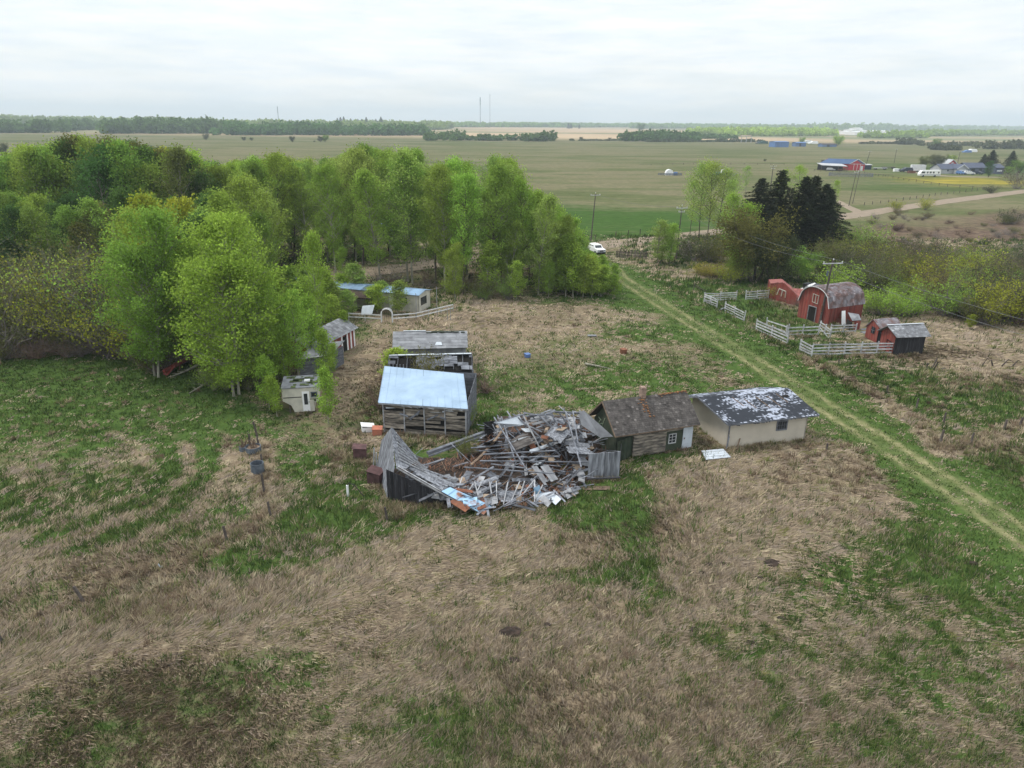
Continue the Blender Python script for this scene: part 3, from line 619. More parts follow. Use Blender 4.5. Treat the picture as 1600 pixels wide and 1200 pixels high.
# yard clump beyond the track
for k, (a_, b_, c_, kd, lf, bk, w_, lb) in enumerate((
    (1092, 372, 262, 'airy', 'pale', bark_d, 1.0, 'tall airy aspen with bare dark trunk beside the wooden pole, left one of the clump'),
    (1105, 376, 258, 'airy', 'pale', bark_d, .9, 'tall airy aspen at the centre of the clump by the wooden pole'),
    (1118, 374, 268, 'airy', 'pale', bark_d, .95, 'tall airy aspen with a dark leaning trunk, right one of the clump'),
    (1135, 365, 285, 'airy', 'pale', bark_d, .9, 'thin airy aspen right of the tall clump, before the spruces'),
    (1078, 365, 285, 'airy', 'fresh', bark_d, .8, 'smaller airy aspen close behind the wooden pole'),
    (1146, 420, 306, 'aspen_low', 'lime', bark_g, .95, 'narrow lime green tree left of the yellow maple'),
    (1178, 440, 314, 'maple', 'olive', bark_d, 1.2, 'broad round yellow green maple in front of the dark spruces'),
    (1205, 445, 350, 'maple', 'dull', bark_d, .9, 'dark rounded tree between the yellow maple and the red barn'),
    (1155, 440, 370, 'maple', 'mid', bark_d, .8, 'lower dark green tree left of the yellow maple'),
    (1250, 440, 383, 'maple', 'mid', bark_d, 1.05, 'rounded green tree below the spruces behind the red shed'),
    (1292, 435, 392, 'maple', 'fresh', bark_d, 1.1, 'rounded green tree right below the last spruce'),
    (1300, 462, 415, 'willow', 'lime', bark_s, 1.3, 'lime green bush rising behind the gambrel barn'),
    (1228, 437, 400, 'willow', 'mid', bark_s, 1.3, 'green bush just behind the leaning red shed'),
    (1030, 412, 345, 'aspen_low', 'pale', bark_s, 1.25, 'sparse lime green tree right behind the dark picket fence'),
    (1046, 414, 352, 'aspen_low', 'fresh', bark_d, 1.0, 'small crooked tree with twin dark stems right of the picket fence'),
    (1085, 408, 368, 'willow', 'dull', bark_s, 1.3, 'grey green thicket bush at the foot of the wooden pole'),
    (1108, 410, 372, 'willow', 'olive', bark_s, 1.3, 'grey green thicket bush under the tall airy aspens'),
    (1068, 402, 372, 'brush', 'purple', bark_s, 1.0, 'bare purple grey bush behind the wooden pole'),
    (1100, 430, 413, 'willow', 'gold', bark_r, 2.0, 'low golden yellow bush at the grass edge, left one'),
    (1118, 434, 414, 'willow', 'gold', bark_r, 2.0, 'low golden yellow bush at the grass edge, middle one'),
    (1137, 440, 410, 'willow', 'yellow', bark_s, 1.3, 'rounded lime yellow bush at the grass edge, right of the golden ones'),
    (1165, 300, 262, 'airy', 'pale', bark_s, .9, 'light green tree behind the leftmost spruce'),
    (1215, 330, 268, 'airy', 'lime', bark_s, .8, 'light lime tree showing above and behind the tallest spruce'),
    (1245, 330, 262, 'airy', 'lime', bark_s, .9, 'light lime tree behind the gap between the spruces'),
    (1300, 335, 285, 'airy', 'lime', bark_s, .7, 'small lime tree standing right of the spruces beside the gravel road'),
    (1212, 463, 447, 'bare', 'brown', bark_r, 1.3, 'brown leafless bush at the left corner of the leaning red shed'),
    (1262, 492, 470, 'bare', 'brown', bark_r, 1.2, 'brown leafless bush at the left corner of the gambrel barn'),
    (1300, 505, 492, 'willow', 'olive', bark_s, 1.0, 'small olive bush at the foot of the gambrel barn side wall'),
    (1218, 468, 445, 'willow', 'yellow', bark_s, 1.1, 'yellow green bush in front of the leaning red shed'),
    (1232, 474, 454, 'bare', 'brown', bark_r, 1.2, 'red brown leafless bush in front of the leaning red shed'),
    (1250, 480, 462, 'bare', 'brown', bark_r, 1.2, 'red brown leafless bush between the leaning shed and the gambrel barn'))):
    trep('yard_tree' if kd not in ('willow', 'bare', 'brush') else 'yard_bush', a_, b_, c_, kd, lf, bk, lb, 'tree' if kd not in ('willow', 'bare', 'brush') else 'bush', wide=w_)
for a_, b_, c_, w_, lb in ((1176, 415, 278, 1.05, 'leftmost dark spruce of the row behind the yellow maple'), (1204, 420, 264, .95, 'tallest dark spruce, second from the left behind the yellow maple'), (1240, 425, 274, .95, 'dark spruce in the middle of the row'),
    (1256, 420, 272, .9, 'narrow dark spruce just right of the middle of the row'), (1273, 425, 287, .95, 'dark spruce second from the right end of the row'), (1283, 415, 294, .95, 'rightmost dark spruce of the row, by the gravel road')):
    P = at(a_, b_); trep('spruce_tree', a_, b_ - 12, c_, 'spruce', 'spruce', bark_d, lb, 'spruce', wide=w_ * 1.3)
# lime willows behind the small red sheds
for a_, b_, c_, w_, lb in ((1375, 492, 448, 1.0, 'lime green willow bush between the gambrel barn and the small red shed'), (1408, 494, 452, 1.15, 'lime green willow bush behind the dark shed'), (1432, 492, 458, 1.1, 'yellowish lime willow bush at the right end behind the dark shed'), (1352, 484, 462, .9, 'small lime willow bush against the gambrel barn roof')):
    trep('willow_bush', a_, b_, c_, 'willow', 'lime', bark_s, lb, 'bush', wide=w_ * 1.2)
trep('willow_bush', 1515, 514, 492, 'sapling', 'yellow', bark_s, 'thin yellow green sapling in the straw grass below the willow thicket', 'bush', wide=1.5)
# willow thicket on the right
kk = 0
for k in range(165):
    px = RR.uniform(1285, 1660); u = RR.random() ** .8
    yb = 398 + (px - 1300) * .08 + u * (np.interp(px, [1285, 1340, 1450, 1500, 1600, 1660], [40, 52, 78, 90, 96, 98]))
    if px < 1360 and yb > 447: continue
    P = at(px, yb); h = RR.uniform(2.6, 6.3); lf = RR.choice(['dull', 'dull', 'olive', 'olive', 'mid', 'brown', 'purple']) if RR.random() < .9 else 'yellow'
    tree('willow_shrub', P[0], P[1], h, 'willow' if lf not in ('brown', 'purple') else 'brush', lf, RR.choice([bark_s, bark_s, bark_r]), 'grey green willow shrub in the dense thicket right of the spruces', 'shrub', 'willow shrubs of the thicket on the right', RR.uniform(.75, 1.1) * (1 if lf not in ('brown', 'purple') else .9)); kk += 1
# scattered scrub further out in the meadow
for k in range(95):
    px = RR.uniform(1300, 1650); yb = RR.uniform(332, 410) + (px - 1300) * -.02
    if yb < np.interp(px, [1300, 1400, 1500, 1600, 1650], [352, 336, 322, 310, 306]): continue
    P = at(px, yb)
    tree('meadow_shrub', P[0], P[1], RR.uniform(.9, 1.9), 'bare' if RR.random() < .7 else 'willow', RR.choice(['purple', 'brown', 'olive', 'dull']), RR.choice([bark_r, bark_s]), 'low reddish shrub scattered over the scrub meadow right of the gravel road', 'shrub', 'scattered shrubs of the scrub meadow', 1.5)
for a_, b_, c_, lf, w_, lb in ((1583, 350, 330, 'dull', 1.6, 'dark green rounded bush standing alone at the right edge of the scrub meadow'), (1566, 350, 336, 'olive', 1.6, 'smaller olive bush left of the dark one at the edge of the scrub meadow'), (1588, 295, 262, 'purple', 1.2, 'big grey leafless bush beside the gravel road, right of the farmhouse'), (1400, 330, 312, 'yellow', 1.0, 'yellow green roadside bush on the near side of the gravel road'), (1445, 328, 308, 'yellow', 1.0, 'yellow roadside bush furthest right on the near side of the gravel road'), (1550, 302, 290, 'dull', 1.5, 'small dark bush below the big grey one by the road')):
    trep('bush', a_, b_, c_, 'willow' if lf != 'purple' else 'brush', lf, bark_s, lb, 'bush', wide=w_)
# small bushes among the sheds
for a_, b_, c_, lf, kd, w_, lb in ((760, 612, 582, 'brown', 'bare', 1.5, 'red brown leafless bush right of the sheds'), (745, 590, 566, 'brown', 'bare', 1.1, 'smaller leafless bush at the corner of the collapsed shed'), (600, 640, 590, 'brown', 'bare', 1.0, 'leafless bush left of the tin roofed shed'), (608, 612, 575, 'brown', 'bare', .9, 'leafless bush left of the collapsed shed'), (735, 662, 632, 'mid', 'willow', .8, 'small green bush at the right corner of the tin roofed shed'), (727, 712, 680, 'olive', 'willow', .7, 'small olive bush inside the ruin near the fallen beam')):
    trep('bush', a_, b_, c_, kd, lf, bark_r if kd == 'bare' else bark_s, lb, 'bush', wide=w_)
_p = A(672, 573, 2.9); tree('bush', _p.x, _p.y - .3, 4.3, 'willow', 'olive', bark_s, 'olive green bush growing up through the collapsed shed roof', 'bush', wide=.55)
# ------------------------------------------------------------------ the old farm buildings
m_board = mat('weathered grey boards', (0.21, 0.225, 0.26), (0.07, 0.073, 0.085), 1.4, .9, stretch=(1, 1, 5), lo=.3, hi=.7)
m_boardv = mat('weathered upright boards', (0.27, 0.285, 0.32), (0.075, 0.08, 0.095), 2.2, .9, stretch=(3, 3, .35), lo=.35, hi=.68)
m_darkb = mat('dark and shaded old boards', (0.022, 0.022, 0.026), (0.055, 0.055, 0.062), 3.0, .95, stretch=(3, 3, .3), lo=.5, hi=.75)
m_pale = mat('pale bleached lumber', (0.33, 0.34, 0.36), (0.17, 0.17, 0.18), 3.0, .9, lo=.35, hi=.7)
m_brown = mat('brown lumber', (0.23, 0.17, 0.12), (0.12, 0.085, 0.065), 3.0, .9)
m_log = mat('old hewn logs', (0.28, 0.245, 0.205), (0.10, 0.09, 0.08), 1.6, .95, stretch=(1, 1, 4), lo=.38, hi=.62)
m_tin = mat('galvanised tin roof', (0.33, 0.45, 0.60), (0.25, 0.35, 0.47), .7, .42, metal=.35, spec=.5, lo=.35, hi=.7)
m_tinw = mat('white painted tin', (0.52, 0.57, 0.63), (0.38, 0.42, 0.47), 1.2, .5, lo=.4, hi=.7)
m_rust = mat('rusty sheet', (0.22, 0.09, 0.05), (0.11, 0.05, 0.035), 2.5, .85, lo=.35, hi=.65)
m_bluetin = mat('blue painted tin', (0.30, 0.48, 0.66), (0.24, 0.11, 0.07), 1.1, .5, lo=.52, hi=.62)
m_shingle = mat('brown cedar shingles', (0.115, 0.105, 0.10), (0.060, 0.054, 0.052), 2.0, .95, lo=.35, hi=.65)
m_moss = mat('rust red moss', (0.26, 0.12, 0.05), (0.16, 0.09, 0.05), 2.0, .95)
m_worn = mat('peeling roll roofing', (0.035, 0.04, 0.052), (0.42, 0.46, 0.56), 3.0, .8, mixby='tone', lo=.95, hi=1.0, tone=False)
m_greyroof = mat('grey asphalt roof', (0.24, 0.25, 0.27), (0.14, 0.145, 0.16), 1.5, .95, lo=.35, hi=.7)
m_roofst = mat('stained old roof shingles', (0.20, 0.19, 0.21), (0.13, 0.085, 0.08), 1.1, .9, lo=.4, hi=.6)
m_stucco = mat('cream stucco', (0.52, 0.475, 0.40), (0.42, 0.38, 0.32), .8, .95, lo=.3, hi=.75, bump=.2)
m_green = mat('dark green tar paper', (0.030, 0.045, 0.030), (0.055, 0.065, 0.045), 1.5, .9)
m_red = mat('faded barn red boards', (0.22, 0.038, 0.030), (0.22, 0.085, 0.070), 2.6, .85, stretch=(2, 2, .4), lo=.35, hi=.7)
m_pinkred = mat('pink weathered shingles', (0.33, 0.12, 0.11), (0.20, 0.085, 0.08), 2.2, .9)
m_white = mat('old white paint', (0.68, 0.69, 0.70), (0.42, 0.43, 0.45), 2.5, .7, lo=.45, hi=.75)
m_fence = mat('bleached corral rails', (0.50, 0.51, 0.53), (0.27, 0.275, 0.29), 2.0, .85, lo=.4, hi=.7)
m_fpost = mat('weathered fence posts', (0.12, 0.10, 0.09), (0.065, 0.055, 0.05), 3.0, .95)
m_glass = mat('dark window glass', (0.02, 0.025, 0.03), (0.035, 0.04, 0.05), 1.0, .15, spec=.6)
m_void = mat('painted interior shade', (0.012, 0.011, 0.011), (0.02, 0.018, 0.016), 2.0, 1.0)  # near-black colour standing in for the shade inside openings and gaps
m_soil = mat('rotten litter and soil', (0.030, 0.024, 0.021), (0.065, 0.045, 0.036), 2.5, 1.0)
m_cream = mat('cream siding', (0.55, 0.53, 0.46), (0.42, 0.41, 0.36), 1.5, .7)
m_brick = mat('old chimney brick', (0.34, 0.25, 0.20), (0.20, 0.14, 0.115), 5.0, .95)
m_ply = mat('peeling plywood', (0.30, 0.235, 0.175), (0.19, 0.145, 0.11), 2.0, .9)
m_bluepl = mat('blue plastic', (0.12, 0.20, 0.42), (0.09, 0.15, 0.33), 2.0, .5)
m_tub = mat('dull zinc tub', (0.17, 0.20, 0.24), (0.10, 0.12, 0.15), 3.0, .5, metal=.4)
m_black = mat('black rubber', (0.02, 0.02, 0.022), (0.03, 0.03, 0.03), 3.0, .7)
m_brightwhite = mat('clean white paint', (0.80, 0.81, 0.82), (0.74, 0.75, 0.77), 1.0, .45)
m_orange = mat('faded orange tin', (0.45, 0.16, 0.10), (0.32, 0.13, 0.09), 2.0, .7)

class Fr:
    """local frame: u along the front, v towards the back, z up"""
    def __init__(s, O, ang): s.o = Vector((O[0], O[1], 0)); s.d = Vector((math.cos(ang), math.sin(ang), 0)); s.n = Vector((-math.sin(ang), math.cos(ang), 0)); s.a = ang
    def __call__(s, u, v, z=0.0): return s.o + s.d * u + s.n * v + Vector((0, 0, z))
def prof(pts):
    xs = [p[0] for p in pts]; zs = [p[1] for p in pts]
    return lambda t: float(np.interp(t, xs, zs))
def wall_v(mb, P0, P1, top, z0=-.15, bw=.19, th=.035, miss=0.0, a=.7, b=1.25, jag=0.0, lean=None):
    """upright boards from P0 to P1, top(t) gives the height"""
    P0 = Vector(P0); P1 = Vector(P1); Ln = (P1 - P0).length; n = max(1, int(Ln / bw)); L_ = Vector(lean or (0, 0, 0))
    for i in range(n):
        if random.random() < miss: continue
        t0 = (i + .03) / n; t1 = (i + .97) / n; j = random.uniform(-jag, 0); o = Vector((0, 0, 0))
        q0 = P0.lerp(P1, t0); q1 = P0.lerp(P1, t1); h0 = top(t0) + j; h1 = top(t1) + j
        mb.slab([q0 + Vector((0, 0, z0)), q1 + Vector((0, 0, z0)), q1 + Vector((0, 0, h1)) + L_ * h1, q0 + Vector((0, 0, h0)) + L_ * h0], th * random.uniform(.8, 1.5), tn(a, b))
def wall_h(mb, P0, P1, h0, h1, bw=.2, th=.04, miss=0.0, a=.7, b=1.25, jit=0.0, ends=None):
    P0 = Vector(P0); P1 = Vector(P1); n = max(1, int((h1 - h0) / bw)); d = (P1 - P0).normalized()
    for i in range(n):
        if random.random() < miss: continue
        z = h0 + (h1 - h0) * (i + .5) / n; t0, t1 = (0, 1) if ends is None else ends((z - h0) / (h1 - h0))
        if t1 <= t0: continue
        mb.beam(P0.lerp(P1, t0) + Vector((0, 0, z + random.uniform(-jit, jit))), P0.lerp(P1, t1) + Vector((0, 0, z + random.uniform(-jit, jit))), th * random.uniform(.9, 1.4), bw * .93, tn(a, b))
def bil(c, u, v):
    TL, TR, BR, BL = [Vector(p) for p in c]; return TL.lerp(TR, u).lerp(BL.lerp(BR, u), v)
def tiles(mb, c, rows, cols, th=.02, miss=0.0, tonef=None, over=1.25, jit=.01):
    """rows of shingles lapped down the slope c = (TL, TR, BR, BL); u left to right, v from ridge down"""
    TL, TR, BR, BL = [Vector(p) for p in c]; nrm = (BL - TL).cross(TR - TL).normalized()
    if nrm.z < 0: nrm = -nrm
    for r_ in range(rows):
        off = random.random()
        for k in range(-1, cols):
            u0 = (k + off) / cols; u1 = (k + 1 + off) / cols - .08 / cols; u0 = max(0, u0); u1 = min(1, u1)
            if u1 - u0 < .1 / cols: continue
            if random.random() < miss: continue
            v0 = max(0, r_ / rows); v1 = min(1.02, (r_ + over) / rows)
            t = tonef((u0 + u1) / 2, (v0 + v1) / 2) if tonef else tn(.75, 1.25)
            lo = nrm * (.006 + random.uniform(0, jit)); hi = nrm * (.012 + th + random.uniform(0, jit))
            P = [bil(c, u0, v1) + hi, bil(c, u1, v1) + hi, bil(c, u1, v0) + lo, bil(c, u0, v0) + lo]
            mb.slab(P if ((P[1] - P[0]).cross(P[2] - P[0])).z > 0 else P[::-1], .008, t)
def roof_deck(mb, c, th=.06, tone=1.0):
    P = [Vector(p) for p in (c[3], c[2], c[1], c[0])]
    if ((P[1] - P[0]).cross(P[2] - P[0])).z < 0: P = P[::-1]
    mb.slab(P, th, tone)
def win(fr, parent, u0, u1, z0, z1, v=-.02, frame=m_white, glass=m_glass, nu=2, nz_=2, name='window', fw=.07):
    mb = MB(); o = v - .03
    for (a0, b0, a1, b1) in ((u0, z0, u1, z0), (u0, z1, u1, z1)): mb.beam(fr(a0 - fw / 2, o, b0), fr(a1 + fw / 2, o, b1), .05, fw, tn(.85, 1.05))
    for (a0, b0, a1, b1) in ((u0, z0, u0, z1), (u1, z0, u1, z1)): mb.beam(fr(a0, o - .004, b0 + fw / 2), fr(a1, o - .004, b1 - fw / 2), fw, .05, tn(.85, 1.05), up=fr.n)
    for i in range(1, nu): u = u0 + (u1 - u0) * i / nu; mb.beam(fr(u, o + .006, z0 + fw / 2), fr(u, o + .006, z1 - fw / 2), .035, .03, 1, up=fr.n)
    for i in range(1, nz_): z = z0 + (z1 - z0) * i / nz_; mb.beam(fr(u0 + fw / 2, o + .009, z), fr(u1 - fw / 2, o + .009, z), .03, .03, 1)
    w_ = mb.build(name, frame, parent)
    g = MB(); g.slab([fr(u0, v - .012, z0), fr(u1, v - .012, z0), fr(u1, v - .012, z1), fr(u0, v - .012, z1)], .01, 1); g.build('pane', glass, w_)
    return w_
def foot(f, u0, u1, v0, v1, m=.1):
    P = [f(a, b) for a in (u0, u1) for b in (v0, v1)]; BUILT.append((min(p.x for p in P) + m, min(p.y for p in P) + m, max(p.x for p in P) - m, max(p.y for p in P) - m))

# --- log cabin with brown shingle roof
f = Fr((8.0, 50.15), math.radians(20.5)); foot(f, .3, 7.2, .3, 4.2, .7)
c = empty('log_cabin', f(3.8, 2.2), 'low log cabin with brown shingle roof and brick chimney between the ruin and stucco building', 'cabin')
hw, hr, Lc, Wc = 2.25, 4.35, 7.7, 4.4
mb = MB()
wall_h(mb, f(1.9, .42), f(4.9, .42), 0, 2.15, .24, .16, a=.75, b=1.2, jit=.015, ends=lambda z: (0, 1)); wall_h(mb, f(4.9, .40), f(7.3, .40), 1.75, 2.2, .22, .15)
mb.build('log_wall', m_log, c)
mb = MB()
mb.slab([f(4.9, .38, 0), f(7.3, .38, 0), f(7.3, .38, 2.2), f(4.9, .38, 2.2)], .1, 1); mb.slab([f(.3, .46, 0), f(1.9, .46, 0), f(1.9, .46, 2.2), f(.3, .46, 2.2)], .1, .8)
mb.slab([f(.3, 4.1, 0), f(.3, .38, 0), f(.3, .38, 2.2), f(.3, 2.2, 4.15), f(.3, 4.1, 2.2)], .1, 1)
mb.slab([f(7.35, .38, 0), f(7.35, 4.1, 0), f(7.35, 4.1, 2.2), f(7.35, 2.2, 4.15), f(7.35, .38, 2.2)], .1, 1)
mb.slab([f(7.35, 4.1, 0), f(.3, 4.1, 0), f(.3, 4.1, 2.2), f(7.35, 4.1, 2.2)], .1, 1)
for k in range(4): a_ = random.uniform(1.0, 3.0); mb.beam(f(.27, a_, 2.0 + random.random()), f(.27, a_ + .5, 1.6 + random.random()), .03, .05, 4.5)
mb.build('tar_paper_wall', m_green, c)
rc = [f(-.1, 2.2, hr), f(7.65, 2.2, hr - .05), f(7.75, -.05, hw - .05), f(0.05, 0, hw)]
mb = MB(); roof_deck(mb, rc); roof_deck(mb, [f(7.65, 2.2, hr - .05), f(-.1, 2.2, hr), f(-.1, 4.55, hw - .05), f(7.65, 4.5, hw)])
tiles(mb, rc, 17, 34, .025, .02, lambda u, v: tn(.7, 1.2) * (1.9 if random.random() < .05 else 1)); tiles(mb, [f(7.65, 2.2, hr - .05), f(-.1, 2.2, hr), f(-.1, 4.55, hw - .05), f(7.65, 4.5, hw)], 12, 24, .025, .02)
rf = mb.build('roof', m_shingle, c)
mb = MB()
for k in range(70):
    if k < 34: u = random.gauss(.42 + .0, .022) ; v = random.uniform(.05, .62); u += v * .10
    else: u = random.uniform(.66, 1.0); v = abs(random.gauss(0, .03))
    p = bil(rc, min(u, .99), v) + Vector((0, -.02, .05)); mb.box(p, (.14, .12, .03), tn(.6, 1.4), f.a)
mb.build('moss', m_moss, rf)
ch = MB(); ch.box(f(3.55, 2.25, 4.5), (.42, .42, .9), 1, f.a); ch.box(f(3.55, 2.25, 4.99), (.48, .48, .08), .8, f.a); ch.box(f(3.55, 2.25, 5.07), (.38, .38, .08), 1.1, f.a); ch.build('chimney', m_brick, rf)
mb = MB(); mb.beam(f(0, -.02, hw - .07), f(7.7, -.06, hw - .1), .04, .1, 1); mb.beam(f(0, -.03, hw - .03), f(-.12, 2.2, hr - .03), .05, .12, .8); mb.beam(f(-.12, 2.2, hr - .05), f(-.1, 4.55, hw - .1), .05, .12, .8)
mb.build('eave_board', m_brown, rf)
win(f, c, 5.15, 5.8, .7, 1.5, .36, m_fence, nu=2, nz_=3)
mb = MB(); mb.slab([f(6.45, .30, .05), f(7.35, .30, .05), f(7.35, .30, 1.95), f(6.45, .30, 1.95)], .06, 1); d_ = mb.build('door', m_tinw, c)
mb = MB(); mb.box(f(6.55, .22, 1.0), (.05, .06, .14), 1, f.a); mb.build('handle', m_rust, d_)
# board lean-to wall fragment at the cabin's near corner
mb = MB(); wall_v(mb, f(.4, .2), f(1.6, .25), prof([(0, 1.6), (1, 1.9)]), bw=.25); mb.build('patch_wall', m_green, c)

# --- stucco garage with peeling roof
f = Fr((17.35, 52.35), math.radians(16.5)); foot(f, .4, 7.8, .4, 6.2, .7)
c = empty('stucco_garage', f(4.1, 3.3), 'long cream stucco building under a pale peeling black roof beside the grassy track', 'building')
hw, hr = 2.4, 3.6; LG, WG = 8.5, 6.7
mb = MB()
u0, u1, v0, v1 = .45, 7.95, .42, 6.3
for P in ([f(u0, v0, -.1), f(u1, v0, -.1), f(u1, v0, hw), f(u0, v0, hw)], [f(u1, v0, -.1), f(u1, v1, -.1), f(u1, v1, hw), f(u1, 3.35, hr - .08), f(u1, v0, hw)], [f(u1, v1, -.1), f(u0, v1, -.1), f(u0, v1, hw), f(u1, v1, hw)], [f(u0, v1, -.1), f(u0, v0, -.1), f(u0, v0, hw), f(u0, 3.35, hr - .08), f(u0, v1, hw)]):
    mb.slab(P, .12, 1)
mb.build('wall', m_stucco, c)
def wornf(s0):
    def q(u, v):
        n_ = fbm(u * 20 + s0, v * 24, 5, 2); n2 = fbm(u * 4 + s0, v * 4, 6, 2); k = .949 + .16 * (n_ - .5) + .22 * (n2 - .48) + random.uniform(-.05, .05)
        return k
    return q
rc = [f(-.9, 3.35, hr), f(7.9, 3.35, hr - .04), f(8.75, .05, hw - .12), f(0, 0, hw)]; rb = [f(7.9, 3.35, hr - .04), f(-.9, 3.35, hr), f(-.6, 6.75, hw - .05), f(7.7, 6.75, hw)]
mb = MB(); roof_deck(mb, rc, .07, .5); roof_deck(mb, rb, .07, .5); tiles(mb, rc, 30, 60, .015, .02, wornf(0)); tiles(mb, rb, 16, 40, .015, .02, wornf(4))
rf = mb.build('roof', m_worn, c)
mb = MB()
for u in (.32, .42, .56, .68, .80): a_ = random.uniform(.1, .3); b_ = a_ + random.uniform(.3, .5); mb.beam(bil(rc, u, a_) + Vector((0, 0, .06)), bil(rc, u + .02, b_) + Vector((0, 0, .06)), .05, .04, tn())
mb.build('batten', m_brown, rf)
mb = MB(); mb.beam(f(.02, -.03, hw - .06), f(8.7, .02, hw - .16), .04, .12, 1); mb.beam(f(-.02, -.02, hw - .04), f(-.92, 3.35, hr - .05), .04, .12, 1); mb.beam(f(-.92, 3.35, hr - .05), f(-.62, 6.75, hw - .1), .04, .12, 1)
for k in range(14): u = random.uniform(.5, 8.2); mb.beam(f(u, -.04, hw - .14), f(u + random.uniform(.1, .4), -.04, hw - .2), .02, .07, random.uniform(.3, 1))
mb.build('fascia', m_board, rf)
for p_ in ((.86, .30),):
    mb = MB(); q = bil(rc, *p_); mb.slab([q + Vector((-.25, -.15, .06)), q + Vector((.35, 0, .05)), q + Vector((.3, .28, .12)), q + Vector((-.2, .2, .12))], .01, 1); mb.build('roof_hole', m_void, rf)
win(f, c, 5.0, 5.95, 1.15, 1.95, v0, m_board, nu=4, nz_=2, fw=.11)
mb = MB(); mb.beam(f(.47, v0 - .03, 0), f(.47, v0 - .03, 2.3), .08, .05, 1, up=f.n); mb.build('corner_board', m_board, c)
mb = MB(); mb.beam(f(1.15, v0 - .35, 0), f(1.55, v0 - .08, .85), .09, .06, 1); mb.solo('leaning_plank', m_brown, 'short brown plank leaning against the front of the stucco building', 'plank')
mb = MB(); mb.beam(f(.15, .1, 0), f(.42, .2, 1.2), .07, .05, 1); mb.solo('leaning_pole', m_board, 'grey stick leaning at the near left corner of the stucco building', 'stick')

# --- white tin sheet lying in the grass
a_ = [A(*q) for q in ((1096, 704, .25), (1130, 701, .3), (1142, 714, .12), (1103, 718, .12))]
mb = MB(); mb.slab([a_[3], a_[2], a_[1], a_[0]], .03, 1)
for t in (.25, .5, .75): mb.beam(a_[0].lerp(a_[3], t) + Vector((0, 0, .02)), a_[1].lerp(a_[2], t) + Vector((0, 0, .02)), .04, .02, .8)
mb.solo('tin_sheet', m_tinw, 'white sheet of roofing tin lying in the grass in front of the cabin and garage', 'metal sheet')

# --- shed with the blue white tin roof
T = [A(601, 572, 4.0), A(724, 584, 4.0), A(731, 639, 2.75), A(591, 629, 2.85)]
fd = (T[2] - T[3]); ang = math.atan2(fd.y, fd.x); f = Fr((T[3].x, T[3].y), ang); LS = math.hypot(fd.x, fd.y); foot(f, .3, LS - .3, .2, 6, .5)
c = empty('tin_roofed_shed', f(LS / 2, 3), 'rotting plank shed under a clean light blue tin roof', 'shed')
mb = MB(); roof_deck(mb, T, .05, 1); nn = ((T[1] - T[0]).cross(T[3] - T[0])).normalized(); nn = nn if nn.z > 0 else -nn
for k in range(13): t = (k + .0) / 12; mb.beam(T[0].lerp(T[1], t) + nn * .012, T[3].lerp(T[2], t) + nn * .012, .04, .03, .86 if k != 6 else .5, up=nn)
for k in range(1, 5): t = k / 5; mb.beam(T[0].lerp(T[3], t) + nn * .003, T[1].lerp(T[2], t) + nn * .003, .03, .014, .84, up=nn)
rf = mb.build('roof', m_tin, c)
mb = MB(); mb.beam(T[3] + Vector((0, .02, -.1)), T[2] + Vector((0, .02, -.1)), .05, .12, .9)
for k in range(16): u = random.uniform(.1, LS - .2); mb.beam(f(u, .02, 2.7 - random.uniform(0, .1)), f(u + random.uniform(.1, .6), .02, 2.68 - random.uniform(0, .15)), .02, .05, tn(.8, 2))
mb.build('eave_board', m_pale, rf)
mb = MB(); Lw = LS - .55
for k in range(11):
    z = .1 + k * .235
    for s_ in range(4):
        if random.random() < .16: continue
        a_ = .35 + Lw * s_ / 4; b_ = a_ + Lw / 4 * (1 if random.random() < .75 else random.uniform(.5, .9)); j = random.uniform(-.05, .05)
        mb.beam(f(a_, .35 + random.uniform(-.03, .03), z + j), f(b_, .35 + random.uniform(-.03, .03), z + random.uniform(-.06, .06) * (2 if s_ in (1, 3) else 1)), .10, .20, tn(.55, 1.5))
mb.build('plank_wall', m_log, c)
for s_ in range(5):
    mb = MB(); u = .33 + Lw * s_ / 4; mb.beam(f(u, .25, -.1), f(u + random.uniform(-.05, .05), .25, 2.68), .10, .08, tn(.8, 1.2), up=f.n); mb.build('post', m_pale, c)
mb = MB(); mb.slab([f(.4, .52, -.1), f(LS - .25, .52, -.1), f(LS - .25, .52, 2.6), f(.4, .52, 2.6)], .05, 1); mb.build('shade_sheet', m_void, c)  # black sheet behind the planks, painted shade for the gaps
mb = MB(); wall_v(mb, f(LS - .25, .4), f(LS - .3, 5.9), prof([(0, 2.6), (1, 3.8)])); wall_v(mb, f(.3, 5.9), f(.35, .4), prof([(0, 3.8), (1, 2.6)])); wall_h(mb, f(LS - .3, 5.9), f(.3, 5.9), 0, 3.8)
mb.build('board_wall', m_board, c)
mb = MB(); mb.slab([f(.5, .36, 2.2), f(2.6, .34, 2.45), f(2.5, .34, 2.65), f(.5, .36, 2.66)], .03, 1); mb.build('white_patch', m_tinw, c); mb = MB(); mb.slab([f(4.3, .34, 2.0), f(6.3, .34, 2.3), f(6.6, .34, 2.6), f(4.4, .34, 2.6)], .03, 1.05); mb.build('white_patch', m_tinw, c)
for k in range(5):
    mb = MB(); u = random.uniform(.8, LS - 1.2); mb.beam(f(u, .2, random.uniform(1.2, 2.4)), f(u + random.uniform(.5, 1.3), .15, random.uniform(1.0, 2.3)), .05, .12, tn(.9, 1.4)); mb.build('loose_board', m_board, c)

